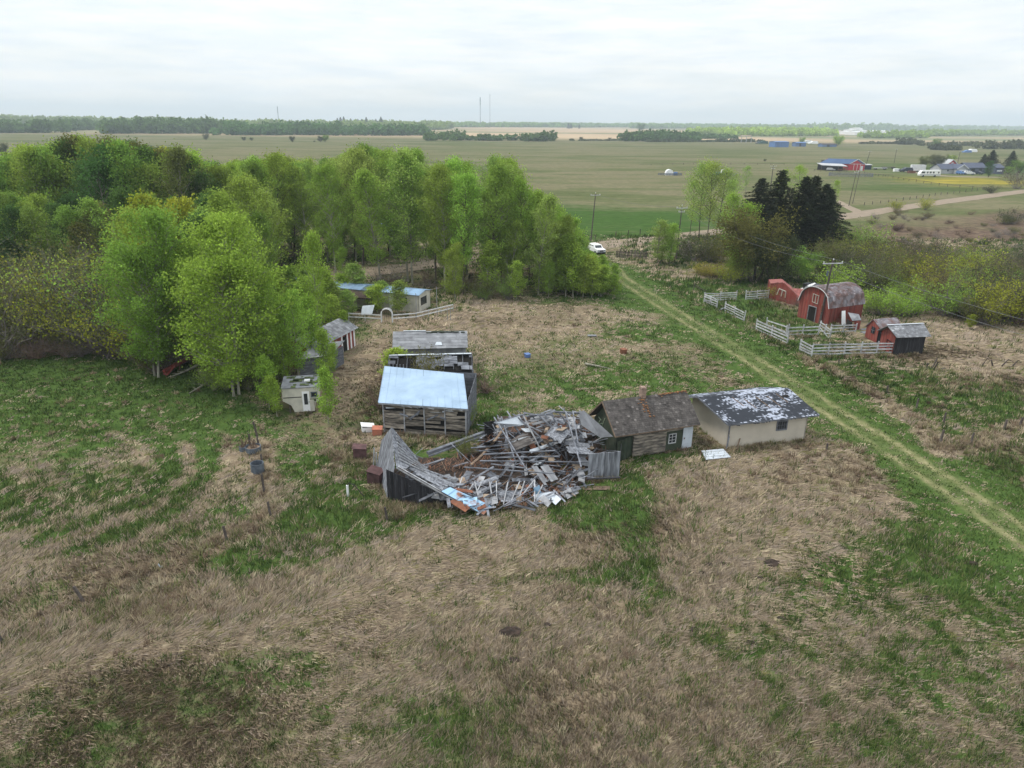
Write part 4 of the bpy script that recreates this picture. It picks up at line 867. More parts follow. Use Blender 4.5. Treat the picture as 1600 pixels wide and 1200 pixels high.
# --- shed with the collapsed roof
T = [A(608, 556, 3.5), A(737, 553, 3.5), A(738, 577, 2.5), A(606, 577, 2.45)]
f = Fr((T[3].x, T[3].y), math.atan2(T[2].y - T[3].y, T[2].x - T[3].x)); LS = (T[2] - T[3]).length; foot(f, .3, LS - .3, .2, 4, .5)
c = empty('collapsed_roof_shed', f(LS / 2, 2), 'grey shed with a torn broken open roof right behind the tin roofed shed', 'shed')
mb = MB(); tiles(mb, [T[0], T[1], T[2], T[3]], 5, 13, .05, .0 , lambda u, v: tn(.8, 1.2), over=1.3, jit=.09) if False else None
for r_ in range(5):
    u = 0
    while u < 1:
        w_ = random.uniform(.04, .13); v0 = r_ / 5; v1 = v0 + .25
        if not (fbm((u + .03) * 7, r_ * .7, 12, 2) < .43 or (u < .32 and r_ >= 3) or (u > .8 and r_ in (1, 2) and random.random() < .6)): q = [bil(T, min(1, u + w_ * .97), v0), bil(T, u, v0), bil(T, u + random.uniform(-.01, .01), v1), bil(T, min(1, u + w_ * .96), v1 + random.uniform(-.03, .03))]; up_ = Vector((0, 0, .05 + random.uniform(0, .08))); mb.slab([p + up_ for p in q], .03, tn(.75, 1.25))
        u += w_
for k in range(10): mb.beam(T[0].lerp(T[1], k / 9), T[3].lerp(T[2], k / 9), .06, .09, .7)
rf = mb.build('roof', m_board, c)
mb = MB(); mb.slab([T[3] + Vector((.1, .1, -.15)), T[2] + Vector((-.1, .1, -.15)), T[1] + Vector((-.1, 0, -.2)), T[0] + Vector((.1, 0, -.2))], .02, 1); mb.build('loft_shade', m_void, c)  # black sheet under the roof, its colour is the shade in the holes
mb = MB()
for k in range(10): mb.beam(T[0].lerp(T[1], k / 10) + Vector((0, 0, .07)), T[0].lerp(T[1], (k + .97) / 10) + Vector((0, -.03 * (k % 2), .07)), .28, .03, tn(.9, 1.1))
mb.build('ridge_cap', m_tinw, rf)
mb = MB(); wall_h(mb, f(LS - .15, .1), f(LS - .15, 4.0), 0, 2.4, a=.5, b=1); wall_h(mb, f(.1, .1), f(LS - .1, .1), 0, 2.35, a=.5, b=1); wall_h(mb, f(.1, .1), f(.1, 4.0), 0, 2.4, a=.5, b=1); wall_h(mb, f(.1, 4), f(LS - .1, 4), 0, 2.4, a=.5, b=1)
mb.slab([f(LS - .13, 0.1, 2.3), f(LS - .13, 4, 2.3), f(LS - .13, 1.9, 3.4)], .04, .8); mb.build('wall', m_darkb, c)
mb = MB(); roof_deck(mb, [T[1], T[0], f(.1, 4.3, 2.3), f(LS - .1, 4.3, 2.3)], .06, 1); mb.build('rear_roof', m_greyroof, c)
for k in range(6):
    mb = MB(); u = .15 + k * .33; mb.beam(f(u, .0, 2.0), f(u + .02, .2, 2.9), .07, .06, 1.2); mb.build('rafter', m_board, c)
mb = MB(); mb.beam(f(LS, -.1, 0), f(LS + .05, -.1, 2.5), .12, .12, 1.3); mb.build('corner_post', m_board, c)

# --- third shed with the grey roof
T = [A(614, 518, 3.3), A(730, 517, 3.3), A(731, 543, 2.2), A(613, 546, 2.2)]
f = Fr((T[3].x, T[3].y), math.atan2(T[2].y - T[3].y, T[2].x - T[3].x)); LS = (T[2] - T[3]).length; foot(f, .3, LS - .3, .3, 4.6, .5)
c = empty('grey_roofed_shed', f(LS / 2, 2.4), 'long low shed with flat grey roofing, farthest of the three sheds in the row', 'shed')
mb = MB(); roof_deck(mb, T, .06, 1); roof_deck(mb, [T[1], T[0], f(0, 5.0, 2.2), f(LS, 5.0, 2.2)], .06, 1); tiles(mb, T, 6, 7, .02, .02, lambda u, v: tn(.82, 1.15)); rf = mb.build('roof', m_greyroof, c)
mb = MB(); mb.beam(T[0].lerp(T[1], .14) + Vector((0, 0, .06)), T[0].lerp(T[1], .44) + Vector((0, 0, .06)), .22, .03, 1); mb.build('ridge_cap', m_tinw, rf)
mb = MB(); [mb.box(T[0].lerp(T[1], random.uniform(.45, .98)) + Vector((0, random.uniform(-.35, .1), .03 - random.uniform(0, .1))), (random.uniform(.2, .7), .2, .05), tn(.7, 1.2)) for k in range(22)]; mb.build('moss', m_green, rf)
mb = MB(); q = bil(T, .6, .78); mb.slab([q + Vector((-.3, -.2, 0.0)), q + Vector((.5, -.2, .0)), q + Vector((.35, .2, .22)), q + Vector((-.15, .2, .22))], .03, 1); mb.build('tin_patch', m_tinw, rf)
mb = MB(); wall_v(mb, f(.2, .25), f(LS - .2, .25), prof([(0, 2.1), (1, 2.1)]), bw=.3, a=.85, b=1.1); wall_v(mb, f(LS - .2, .25), f(LS - .2, 4.8), prof([(0, 2.1), (.5, 3.2), (1, 2.1)])); wall_v(mb, f(.2, 4.8), f(.2, .25), prof([(0, 2.1), (.5, 3.2), (1, 2.1)])); wall_v(mb, f(LS - .2, 4.8), f(.2, 4.8), prof([(0, 2.1), (1, 2.1)]))
mb.build('wall', m_greyroof, c)

# --- the collapsed barn
BUILT.append((-8.4, 44.0, 5, 52)); BUILT.append((-3, 46.5, 8, 54))
c = empty('collapsed_barn', (-1.5, 48, 0), 'collapsed grey timber barn, a ruin of broken boards and rafters beside the log cabin', 'ruined barn')
Af = Vector((-8.65, 43.75, 0)); Bk = Vector((-10.35, 48.7, 0)); lean = (.24, .03, 0)
mb = MB(); wall_v(mb, Bk, Af, prof([(0, 2.35), (.42, 4.35), (1, 2.5)]), bw=.23, th=.05, a=.75, b=1.2, jag=.05, lean=lean); mb.build('gable_wall', m_boardv, c)
mb = MB(); q = Bk + Vector((-.12, -.3, 0)); mb.beam(q, q + Vector((.1, .3, 1.7)), .1, .08, 1.2); q = Bk.lerp(Af, .25) + Vector((-.15, 0, 0)); mb.beam(q, q + Vector((.1, .0, 1.9)), .1, .08, 1.2); mb.build('brace', m_pale, c)
e0 = A(619.5, 731, 2.5); e1 = A(756, 804, .15); apex = Bk.lerp(Af, .42) + Vector((4.35 * .24, .1, 4.35))
mb = MB(); wall_v(mb, Af + Vector((.05, 0, 0)), A(716, 790, 0), prof([(0, 2.45), (.5, 1.4), (1, .45)]), bw=.25, a=.6, b=1.4); mb.build('front_wall', m_darkb, c)  # shade of this face away from the light is put into the board colour
# eave of the fallen roof, with tin on it
m1 = e0.lerp(e1, .5) + Vector((0, 0, -.12)); ins = Vector((.9, 1.5, -.35))
mb = MB(); mb.beam(e0, m1, .14, .05, .6, w2=.16); mb.beam(m1, e1, .14, .05, .7); mb.beam(e0 + Vector((.1, .12, .05)), m1 + Vector((.1, .12, .04)), .07, .04, 1.5); mb.build('eave_board', m_pale, c)
mb = MB(); mb.slab([e0.lerp(e1, .52) + Vector((0, 0, .05)), e1 + Vector((0, -.1, .05)), e1 + Vector((.5, .75, .25)), e0.lerp(e1, .52) + Vector((.55, .5, .1))], .03, 1)
for t in (.6, .7, .8, .9): mb.beam(e0.lerp(e1, t) + Vector((0, 0, .09)), e0.lerp(e1, t) + Vector((.5, .62, .22)), .03, .02, .8)
mb.build('blue_tin', m_bluetin, c)
for pts, mm, nm in ((((700, 783, .9), (714, 779, .9), (735, 793, .75), (727, 800, .6)), m_rust, 'rusty_tin'), (((743, 780, .6), (756, 777, .6), (760, 792, .5), (746, 797, .45)), m_rust, 'rusty_tin'), (((722, 779, 1.0), (746, 776, .9), (744, 789, .7), (726, 792, .7)), m_bluetin, 'blue_tin'), (((706, 761, 1.0), (738, 766, 1.0), (739, 770, .95), (712, 768, .95)), m_rust, 'rusty_tin'),
    (((774, 661, 3.1), (812, 650, 3.3), (818, 664, 2.7), (786, 668, 2.5)), m_tinw, 'white_tin'), (((833, 773, .5), (864, 768, .6), (866, 778, .3), (835, 781, .3)), m_tinw, 'white_tin'), (((834, 762, 1.0), (843, 758, 1.1), (846, 772, .4), (835, 772, .4)), m_bluetin, 'blue_tin'), (((827, 703, 1.6), (866, 690, 1.9), (868, 694, 1.7), (830, 708, 1.4)), m_tinw, 'white_tin'),
    (((871, 661, 2.9), (884, 665, 2.8), (882, 671, 2.5), (872, 667, 2.6)), m_rust, 'rusty_tin')):
    mb = MB(); P = [A(*q) for q in pts]; n_ = (P[1] - P[0]).cross(P[2] - P[0]); P = P if n_.z > 0 else P[::-1]; mb.slab(P, .03, tn(.9, 1.1)); mb.build(nm, mm, c)
mb = MB(); inn = Vector((.62, .78, 0))
for k in range(30):
    k = k * .6
    t0 = random.uniform(0, .62); t1 = min(.98, t0 + random.uniform(.2, .55)); o_ = .15 + .19 * k; zz = -.09 * k
    a_ = e0.lerp(e1, t0) + inn * o_ + Vector((0, 0, zz * .9 + random.uniform(-.05, .08))); b_ = e0.lerp(e1, t1) + inn * (o_ + random.uniform(-.15, .15)) + Vector((0, 0, zz * .5 + random.uniform(-.05, .1))); a_.z = max(a_.z, .15); b_.z = max(b_.z, .12)
    mb.beam(a_, b_, random.uniform(.14, .30), .035, tn(.7, 1.35), up=(random.gauss(0, .2), random.gauss(0, .2), 1))
mb.build('sagging_roof_boards', m_boardv, c)
# hanging piece of roof by the apex with its rafters
s1 = A(643, 715, 2.0); s2 = e0 + Vector((.15, .1, 0))
mb = MB(); 
for k in range(8):
    t0 = k / 8; t1 = (k + .95) / 8; mb.slab([e0.lerp(apex, t0), s2.lerp(s1, t0) + Vector((.5, 0, -.1)), s2.lerp(s1, t1) + Vector((.5, 0, -.1)), e0.lerp(apex, t1)], .04, tn(.75, 1.2))
mb.build('roof_slab', m_boardv, c)
for k in range(9):
    t = k / 8; mb = MB(); p0 = apex.lerp(A(640, 700, 2.2), t * .5) + Vector((.1, 0, 0)); p1 = A(665 + 12 * math.sin(k), 742 - k * 4, .8); mb.beam(apex.lerp(e0, .15 + .08 * k) + Vector((.25, .1, -.05)), A(640 + k * 6, 700 + k * 5 + 10, 1.5 - .08 * k), .06, .06, tn(.8, 1.4)); mb.build('rafter', m_pale, c)
# litter under the heap, coloured dark for the shade between the boards
def heap_z(px, py):
    z = .35 + 2.5 * math.exp(-((px - 860) / 95) ** 2 - ((py - 668) / 34) ** 2) + .7 * math.exp(-((px - 700) / 60) ** 2 - ((py - 765) / 25) ** 2) + .7 * math.exp(-((px - 660) / 30) ** 2 - ((py - 725) / 25) ** 2)
    return z
HP = [(640, 712), (672, 712), (700, 716), (735, 700), (756, 672), (770, 655), (800, 645), (850, 640), (905, 640), (935, 668), (962, 690), (955, 705), (925, 720), (915, 755), (890, 775), (862, 785), (800, 795), (752, 800), (700, 778), (655, 768), (614, 768), (614, 736)]
def inpoly(x, y, P):
    k = False; j = len(P) - 1
    for i in range(len(P)):
        if (P[i][1] > y) != (P[j][1] > y) and x < (P[j][0] - P[i][0]) * (y - P[i][1]) / (P[j][1] - P[i][1]) + P[i][0]: k = not k
        j = i
    return k
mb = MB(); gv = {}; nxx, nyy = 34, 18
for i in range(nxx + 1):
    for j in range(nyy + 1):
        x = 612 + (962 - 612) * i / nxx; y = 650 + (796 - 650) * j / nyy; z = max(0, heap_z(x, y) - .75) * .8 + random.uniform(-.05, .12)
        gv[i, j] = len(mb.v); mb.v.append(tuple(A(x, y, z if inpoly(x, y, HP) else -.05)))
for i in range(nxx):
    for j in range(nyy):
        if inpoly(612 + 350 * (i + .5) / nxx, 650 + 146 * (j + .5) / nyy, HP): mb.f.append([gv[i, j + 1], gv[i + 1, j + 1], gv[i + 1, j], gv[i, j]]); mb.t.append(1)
mb.build('shaded_litter_mound', m_soil, c)
# the fallen frame of the right half: ridge pole, rafters and battens
ra, rb_ = A(772, 652, 3.2), A(906, 641, 3.6)
for t0, t1, z0, z1 in ((0, .37, -.5, .05), (.40, .66, -.15, -.1), (.7, 1, .05, -.25)): mb = MB(); mb.beam(ra.lerp(rb_, t0) + Vector((0, 0, z0)), ra.lerp(rb_, t1) + Vector((0, 0, z1)), .14, .12, .8); mb.build('ridge_beam', m_board, c)
for k in range(13):
    t = k / 12; p = ra.lerp(rb_, t); q = A(min(908, 776 + 11.1 * k + random.uniform(15, 85)), 700 + random.uniform(-25, 32), random.uniform(.9, 1.7)); mb = MB(); mb.beam(p, q, .09, .09, tn(.8, 1.3)); mb.build('rafter', random.choice([m_pale, m_board, m_board]), c)
for k in range(9):
    mb = MB(); a_ = 660 + k * 11; mb.beam(A(735 + random.uniform(-15, 60), 690 + k * 5, random.uniform(.8, 2)), A(860 + random.uniform(-50, 80), 668 + k * 9, random.uniform(.8, 2.2)), .08, .07, tn(.8, 1.3)); mb.build('rafter', m_board, c)
for k in range(12):
    mb = MB(); x = 715 + k * 12; mb.beam(A(x + random.uniform(0, 14), 752 + random.uniform(-8, 6), 1.0), A(x - 8 + random.uniform(-5, 20), 786 + random.uniform(-6, 8), .35), .07, .06, tn(.9, 1.4)); mb.build('rafter', m_pale, c)
mb = MB(); mb.beam(A(756, 676, .9), A(668, 708, .7), .3, .22, .9); mb.beam(A(757, 680, .75), A(670, 713, .5), .12, .12, 1.4); mb.build('wall_plate', m_board, c)
mb = MB(); pp = [A(736, 726, .8), A(752, 712, 1.1), A(772, 690, 1.8), A(789, 667, 2.7)]; [mb.beam(pp[i], pp[i + 1], .2, .05, 1.2) for i in range(3)]; mb.build('bent_board', m_brown, c)
mb = MB(); wall_h(mb, A(757, 692), A(775, 690), 0, 1.9, a=.5, b=1); mb.slab([A(755, 692, 0), A(776, 690, 0), A(778, 690, 2.2), A(756, 692, 2.3)], .05, .5); mb.build('rear_wall', m_darkb, c)
mb = MB(); P = [A(905, 644, 3.5), A(912, 641, 3.6), A(958, 682, 2.1), A(938, 684, 1.8), A(908, 664, 2.6)]; mb.slab(P[::-1], .06, 1); mb.build('roof_slab', m_greyroof, c)
# grey board corner standing at the right
mb = MB(); wall_v(mb, A(918, 750), A(967, 747), prof([(0, 2.15), (1, 2.2)]), bw=.22, th=.05, a=.7, b=1.35); mb.build('panel_wall', m_boardv, c)
mb = MB(); wall_v(mb, A(967, 747), A(967, 747) + Vector((.3, 1.6, 0)), prof([(0, 2.2), (1, 2.1)]), bw=.25, a=.4, b=.8); mb.beam(A(917, 748, 2.2), A(969, 746, 2.24), .14, .08, 1.3); mb.build('side_wall', m_darkb, c)
mb = MB(); q = A(918, 750); mb.slab([q + Vector((.1, .25, -.1)), A(965, 748) + Vector((0, .25, -.1)), A(965, 748) + Vector((0, .3, 1.9)), q + Vector((.1, .3, 1.9))], .05, .5); mb.build('shade_panel', m_void, c)  # added black sheet, paints the shade seen between the boards
wd_ = np.random.default_rng(3); nW = 5200; WX = wd_.uniform(655, 950, nW); WY = wd_.uniform(660, 796, nW); V_ = []; 
for x, y in zip(WX, WY):
    if not inpoly(x, y, HP) or fbm(x / 22., y / 14., 77, 3) < .50 - (.12 if 668 < x < 800 and 700 < y < 745 else 0): continue
    p = A(x, y, max(0, heap_z(x, y) * .55)); a_ = wd_.random() * 6.28; L_ = wd_.uniform(.25, .8); w_ = Vector((math.cos(a_ + 1.57), math.sin(a_ + 1.57), 0)) * .03; V_ += [p - w_, p + w_, p + Vector((math.cos(a_) * L_ * .8, math.sin(a_) * L_ * .8, L_ * .55))]
me = npmesh('dead_weeds', np.array([tuple(v) for v in V_]) - np.array(c.location), np.arange(len(V_)).reshape(-1, 3), wd_.uniform(.6, 1.4, len(V_) // 3)); tag(link(me, 'dead_weeds', mat('red brown weeds', (0.24, 0.115, 0.07), (0.13, 0.075, 0.05), 1.0), c), kind='stuff')
# loose boards and sheets
rest = MB(); nb_ = 0; ns_ = 0
random.seed(23)
for k in range(430):
    while True:
        x = random.uniform(636, 962); y = random.uniform(642, 797)
        if inpoly(x, y, HP): break
    if 668 < x < 790 and 700 < y < 742 and random.random() < .72: continue
    z = heap_z(x, y) * random.uniform(.55, 1.05) + .05
    p = A(x, y, z); Ln = random.uniform(.5, 2.0) if random.random() < .8 else random.uniform(2, 3.4)
    az = random.choice([random.gauss(.5, .3), random.gauss(2.2, .35), random.uniform(0, 3.14)]); el = random.gauss(0, .28)
    d = Vector((math.cos(az) * math.cos(el), math.sin(az) * math.cos(el), math.sin(el))) * Ln / 2
    a_, b_ = p - d, p + d; a_.z = max(a_.z, .06); b_.z = max(b_.z, .06)
    wd = random.choice([.06, .08, .11, .16, .24]); mm = random.choice([m_board, m_board, m_pale, m_brown]) 
    upv = (random.gauss(0, .4), random.gauss(0, .4), 1)
    if k < 100: o_ = MB(); o_.beam(a_, b_, wd, .035, tn(.7, 1.4), up=upv); o_.build('board', mm, c)
    else: rest.beam(a_, b_, wd, .035, random.uniform(.45, 1.55), up=upv)
tag(rest.build('loose_boards', m_board, c), kind='stuff')
for k in range(110):
    while True:
        x = random.uniform(650, 955); y = random.uniform(648, 792)
        if inpoly(x, y, HP): break
    if 668 < x < 790 and 700 < y < 742: continue
    z = heap_z(x, y) * random.uniform(.7, 1.05) + .1; p = A(x, y, z); s_ = random.uniform(.25, .65); az = random.random() * 3.14; n_ = Vector((random.gauss(0, .35), random.gauss(-.2, .35), 1)).normalized()
    u_ = Vector((math.cos(az), math.sin(az), 0)).cross(n_).normalized(); v_ = n_.cross(u_)
    o_ = MB(); o_.slab([p - u_ * s_ - v_ * s_ * .6, p + u_ * s_ - v_ * s_ * .5, p + u_ * s_ * .8 + v_ * s_ * .6, p - u_ * s_ * .9 + v_ * s_ * .5], .02, tn(.7, 1.3)); o_.build('sheet', random.choice([m_ply, m_ply, m_board, m_greyroof, m_pale, m_tinw, m_rust] if 880 > x > 800 else [m_ply, m_board, m_greyroof, m_pale]), c)
for (x, y, z, s_, az, nx_, ny_) in ((815, 690, 2.0, 1.1, .4, -.3, -.5), (872, 676, 2.8, 1.2, 1.1, .2, -.4), (905, 700, 1.9, 1.1, .2, .4, -.4), (760, 760, .8, 1.2, .5, -.1, -.3), (690, 752, 1.0, 1.3, .6, .3, -.3), (850, 740, 1.1, 1.2, 2.0, .1, -.4), (655, 735, 1.2, 1.0, .7, .5, -.2), (800, 775, .5, 1.0, .1, .1, -.3), (845, 655, 3.0, .9, .3, -.2, -.3)):
    p = A(x, y, z); n_ = Vector((nx_ * .6, ny_ * .6, 1)).normalized(); u_ = Vector((math.cos(az), math.sin(az), 0)); u_ = (u_ - n_ * u_.dot(n_)).normalized(); v_ = n_.cross(u_); mb = MB(); c4 = [p - u_ * s_ + v_ * s_ * .6, p + u_ * s_ + v_ * s_ * .6, p + u_ * s_ - v_ * s_ * .6, p - u_ * s_ - v_ * s_ * .6]
    for k in range(7):
        if random.random() < .12: continue
        t0, t1 = k / 7, (k + .96) / 7; j0, j1 = random.uniform(0, .15), random.uniform(.8, 1); mb.slab([bil(c4, j0, t1), bil(c4, j1, t1), bil(c4, j1, t0), bil(c4, j0, t0)], .03, tn(.6, 1.2))
    mb.build('roof_section', random.choice([m_greyroof, m_board, m_shingle, m_boardv]), c)
random.seed(31)
# ------------------------------------------------------------------ red sheds and corral beyond the track
def arc_gable(w2, hw, hr, n=9, p=1.0):
    return [(-w2 + 2 * w2 * k / (n - 1), hw + (hr - hw) * math.sqrt(max(0, 1 - abs(-1 + 2 * k / (n - 1)) ** (2.0 * p)))) for k in range(n)]
# bow roofed red barn: gable faces the yard, roof runs to the right
Bf = A(1293, 509); Bl = A(1268, 492); f = Fr((Bf.x, Bf.y), math.atan2((A(1352, 500) - Bf).y, (A(1352, 500) - Bf).x)); BLn = 6.3; BW = 5.2
foot(f, 0, BLn, 0, BW, 0)
c = empty('bow_roofed_barn', f(3, 2.6), 'small red barn with a rounded bow roof behind the utility pole', 'barn')
pr = arc_gable(BW / 2, 2.35, 4.75, 13, 1.1); pf = lambda t: float(np.interp(t * BW - BW / 2, [a for a, b in pr], [b for a, b in pr]))
mb = MB(); wall_v(mb, f(0, BW), f(0, 0), lambda t: pf(1 - t) - .05, bw=.22, a=.75, b=1.25)
g_w = mb.build('gable_wall', m_red, c); mb = MB(); wall_v(mb, f(BLn, 0), f(BLn, BW), lambda t: pf(t) - .05, bw=.3); mb.build('gable_wall', m_red, c)
mb = MB(); wall_v(mb, f(.05, 0), f(BLn, 0), prof([(0, 2.4), (1, 2.4)]), bw=.25, a=.5, b=.8); mb.build('side_wall', m_red, c); mb = MB(); wall_v(mb, f(BLn, BW), f(0, BW), prof([(0, 2.4), (1, 2.4)]), bw=.3); mb.build('side_wall', m_red, c)
mb = MB()
for i in range(len(pr) - 1):
    (v0, z0), (v1, z1) = pr[i], pr[i + 1]; v0 += BW / 2; v1 += BW / 2
    c4 = [f(-.3, v1, z1), f(BLn + .25, v1, z1), f(BLn + .25, v0, z0), f(-.3, v0, z0)]
    if z1 < z0: c4 = [f(BLn + .25, v0, z0), f(-.3, v0, z0), f(-.3, v1, z1), f(BLn + .25, v1, z1)]
    roof_deck(mb, c4, .07, .8)
    tiles(mb, c4, 3, 22, .02, .03, lambda u, v: tn(.7, 1.3) * (1.5 if random.random() < .1 else 1))
rf = mb.build('roof', m_roofst, c)
mb = MB()
for i in range(len(pr) - 1): mb.beam(f(-.33, pr[i][0] + BW / 2, pr[i][1] - .03), f(-.33, pr[i + 1][0] + BW / 2, pr[i + 1][1] - .03), .05, .06, 1)
mb.build('gable_trim', m_white, rf)
mb = MB(); mb.slab([f(-.06, 3.4, 0), f(-.06, 2.2, 0), f(-.06, 2.2, 1.9), f(-.06, 2.8, 2.05), f(-.06, 3.4, 1.9)], .02, 1); d_ = mb.build('doorway', m_void, c)
mb = MB(); mb.beam(f(-.08, 3.45, 0), f(-.08, 3.45, 1.95), .05, .1, 1); mb.beam(f(-.08, 3.5, 2.0), f(-.08, 2.1, 2.0), .05, .1, 1); mb.beam(f(-.09, 2.15, 0), f(-.09, 2.15, 1.9), .05, .1, 1); mb.build('frame', m_pale, d_)
mb = MB(); a_ = f(-.08, 0, 0)
for (va, za, vb, zb) in ((3.0, 2.6, 3.0, 3.7), (2.1, 2.5, 2.1, 3.6), (3.05, 3.7, 2.05, 3.6), (3.0, 2.6, 2.1, 2.5), (2.55, 2.55, 2.55, 3.65)): mb.beam(f(-.07, va, za), f(-.07, vb, zb), .05, .08, 1, up=f.d)
mb.build('loft_hatch_frame', m_cream, c)
mb = MB(); mb.slab([f(1.6, -.9, 0), f(2.3, -.95, 0), f(2.5, -.35, 1.9), f(1.9, -.3, 1.9)], .05, 1); mb.solo('loose_door', m_brightwhite, 'white door leaning against the side of the bow roofed red barn', 'door')
# little lean-to beside it
P = [A(1325, 488, 1.9), A(1342, 491, 1.8), A(1346, 500, 1.2), A(1332, 501, 1.3)]; c = empty('lean_to', A(1336, 508), 'tiny red lean-to with a crooked grey roof at the right side of the barn', 'shed')
mb = MB(); roof_deck(mb, P, .06, 1); mb.build('roof', m_greyroof, c); mb = MB(); wall_v(mb, A(1333, 515), A(1343, 514), prof([(0, 1.2), (1, 1.1)]), bw=.3); mb.build('wall', m_red, c); mb = MB(); mb.slab([A(1321, 514), A(1332, 515), A(1331, 503, .9), A(1323, 498, 1.0)], .05, 1); mb.build('dark_opening', m_void, c)
mb = MB(); q = A(1347, 520); mb.beam(q, q + Vector((2.0, .3, .12)), .8, .08, 1); mb.beam(q + Vector((.2, .8, .2)), q + Vector((1.6, .6, .5)), .5, .05, .8); mb.solo('plank_heap', m_board, 'grey planks lying between the lean-to and the small red shed', 'planks')

# leaning red shed, roof gone to the right
f = Fr((A(1202, 471).x, A(1202, 471).y), math.radians(20)); p0, p1, p2 = A(1201, 466), A(1242, 478), A(1290, 484)
c = empty('leaning_red_shed', p1, 'twisted red shed with its roof sloping to the ground, left of the bow roofed barn', 'shed')
mb = MB(); wall_v(mb, p0, p1, prof([(0, 2.3), (.25, 2.75), (.5, 2.85), (1, 1.55)]), bw=.2, a=.85, b=1.15, lean=(.0, -.03, 0)); mb.build('gable_wall', m_red, c)
bk = Vector((1.2, 4.4, 0)); mb = MB(); P = [p0.lerp(p1, .5) + Vector((0, 0, 2.85)), p0.lerp(p1, .5) + bk + Vector((0, 0, 2.6)), p1 + bk + Vector((0, 0, 1.6)), p1 + Vector((0, 0, 1.55))]
roof_deck(mb, P, .06, 1); tiles(mb, [P[0], P[1], P[2], P[3]], 8, 12); P2 = [p0 + Vector((0, 0, 2.3)), p0.lerp(p1, .5) + Vector((0, 0, 2.85)), p0.lerp(p1, .5) + bk + Vector((0, 0, 2.6)), p0 + bk + Vector((0, 0, 2.0))]; mb.slab(P2, .06, 1); rf = mb.build('roof', m_pinkred, c)
mb = MB(); mb.beam(p0 + Vector((-.1, -.05, 2.3)), p0.lerp(p1, .45) + Vector((0, -.08, 2.9)), .05, .1, 1); mb.beam(p0.lerp(p1, .5) + Vector((0, -.08, 2.9)), p1 + Vector((.1, -.06, 1.6)), .05, .1, 1); mb.build('gable_trim', m_pinkred, rf)
mb = MB(); q1 = p1 + Vector((.0, .3, 0)); q2 = p2 + Vector((0, 1.2, 0)); c4 = [q1 + Vector((.6, 2.6, 2.0)), q2 + Vector((.4, 2.4, 2.0)), q2 + Vector((-.2, 0, .3)), q1 + Vector((.1, 0, .35))]; roof_deck(mb, c4, .06, 1); tiles(mb, c4, 10, 18, .02, .02); mb.build('fallen_roof', m_pinkred, c)
mb = MB(); wall_v(mb, p0 + bk, p0, prof([(0, 2.0), (1, 2.3)]), bw=.25); mb.build('side_wall', m_red, c)
def onw(t, z, o=-.08): q = p0.lerp(p1, t); nn = Vector((p1.y - p0.y, -(p1.x - p0.x), 0)).normalized(); return q + nn * (-o) + Vector((0, 0, z))
mb = MB(); [mb.beam(onw(a, b), onw(a2, b2), .06, .12, 1) for a, b, a2, b2 in ((.30, .9, .36, 1.9), (.36, 1.9, .62, 1.75), (.62, 1.75, .62, .8), (.49, 1.8, .47, .85))]; mb.build('window_frame', m_cream, c)
# wreck of grey roof behind
c = empty('fallen_roof_wreck', A(1270, 452), 'wreck of a fallen grey and white slatted roof behind the red sheds', 'ruined roof')
mb = MB()
for k in range(13):
    a_ = A(1254 + k * 2.3 + 3, 441 + abs(k - 4) * .5, 2.4 - .05 * k); b_ = A(1250 + k * 3.1 + 5, 456 + k * .6, .5); mb.beam(a_, b_, .34, .05, tn(.6, 1.3))
mb.build('roof_slab', m_board, c); mb = MB(); [mb.beam(A(1252 + k * 5, 452 - k * 2.0, 1.2 + .3 * k), A(1262 + k * 4, 446 - k * 1.2, 1.8 + .22 * k), .5, .05, tn(.9, 1.1)) for k in range(4)]; mb.build('white_slab', m_white, c)
# small red shed with sagging roof, and the dark one
f = Fr((A(1364, 533).x, A(1364, 533).y), math.radians(14)); q0, q1 = A(1351, 527), A(1369, 535); foot(Fr((q0.x, q0.y), .1), 0, 4, 0, 3, 0)
c = empty('small_red_shed', q1, 'small tilted red shed with a sagging mossy roof, left of the dark shed', 'shed')
mb = MB(); wall_v(mb, q0, q1, prof([(0, 1.5), (.35, 2.55), (.62, 2.6), (1, 1.9)]), bw=.18, a=.85, b=1.15); gw = mb.build('gable_wall', m_red, c)
bk = Vector((3.1, .5, 0)); mb = MB(); P = [q0.lerp(q1, .45) + Vector((-.1, -.1, 2.65)), q0.lerp(q1, .45) + bk + Vector((0, 0, 2.75)), q1 + bk + Vector((0, -.3, 1.75)), q1 + Vector((.0, -.3, 1.85))]; roof_deck(mb, P, .07, 1); tiles(mb, P, 8, 11, .02, .05)
P2 = [q0.lerp(q1, .45) + bk + Vector((0, 0, 2.75)), q0.lerp(q1, .45) + Vector((-.1, -.1, 2.65)), q0 + Vector((-.2, .1, 1.4)), q0 + bk + Vector((0, .3, 1.5))]; roof_deck(mb, P2, .07, 1); mb.build('roof', m_roofst, c)
mb = MB(); wall_v(mb, q1, q1 + bk, prof([(0, 1.8), (1, 1.7)]), bw=.25, a=.4, b=.7); mb.build('side_wall', m_darkb, c); mb = MB(); wall_v(mb, q0 + bk, q0, prof([(0, 1.4), (1, 1.4)]), bw=.25); mb.build('side_wall', m_darkb, c)
nn = Vector((q1.y - q0.y, -(q1.x - q0.x), 0)).normalized() * .06
mb = MB(); w0, w1 = q0.lerp(q1, .45) + nn, q0.lerp(q1, .75) + nn; mb.slab([w0 + Vector((0, 0, .9)), w1 + Vector((0, 0, .9)), w1 + Vector((0, 0, 1.7)), w0 + Vector((0, 0, 1.75))], .02, 1); ww = mb.build('window', m_glass, c)
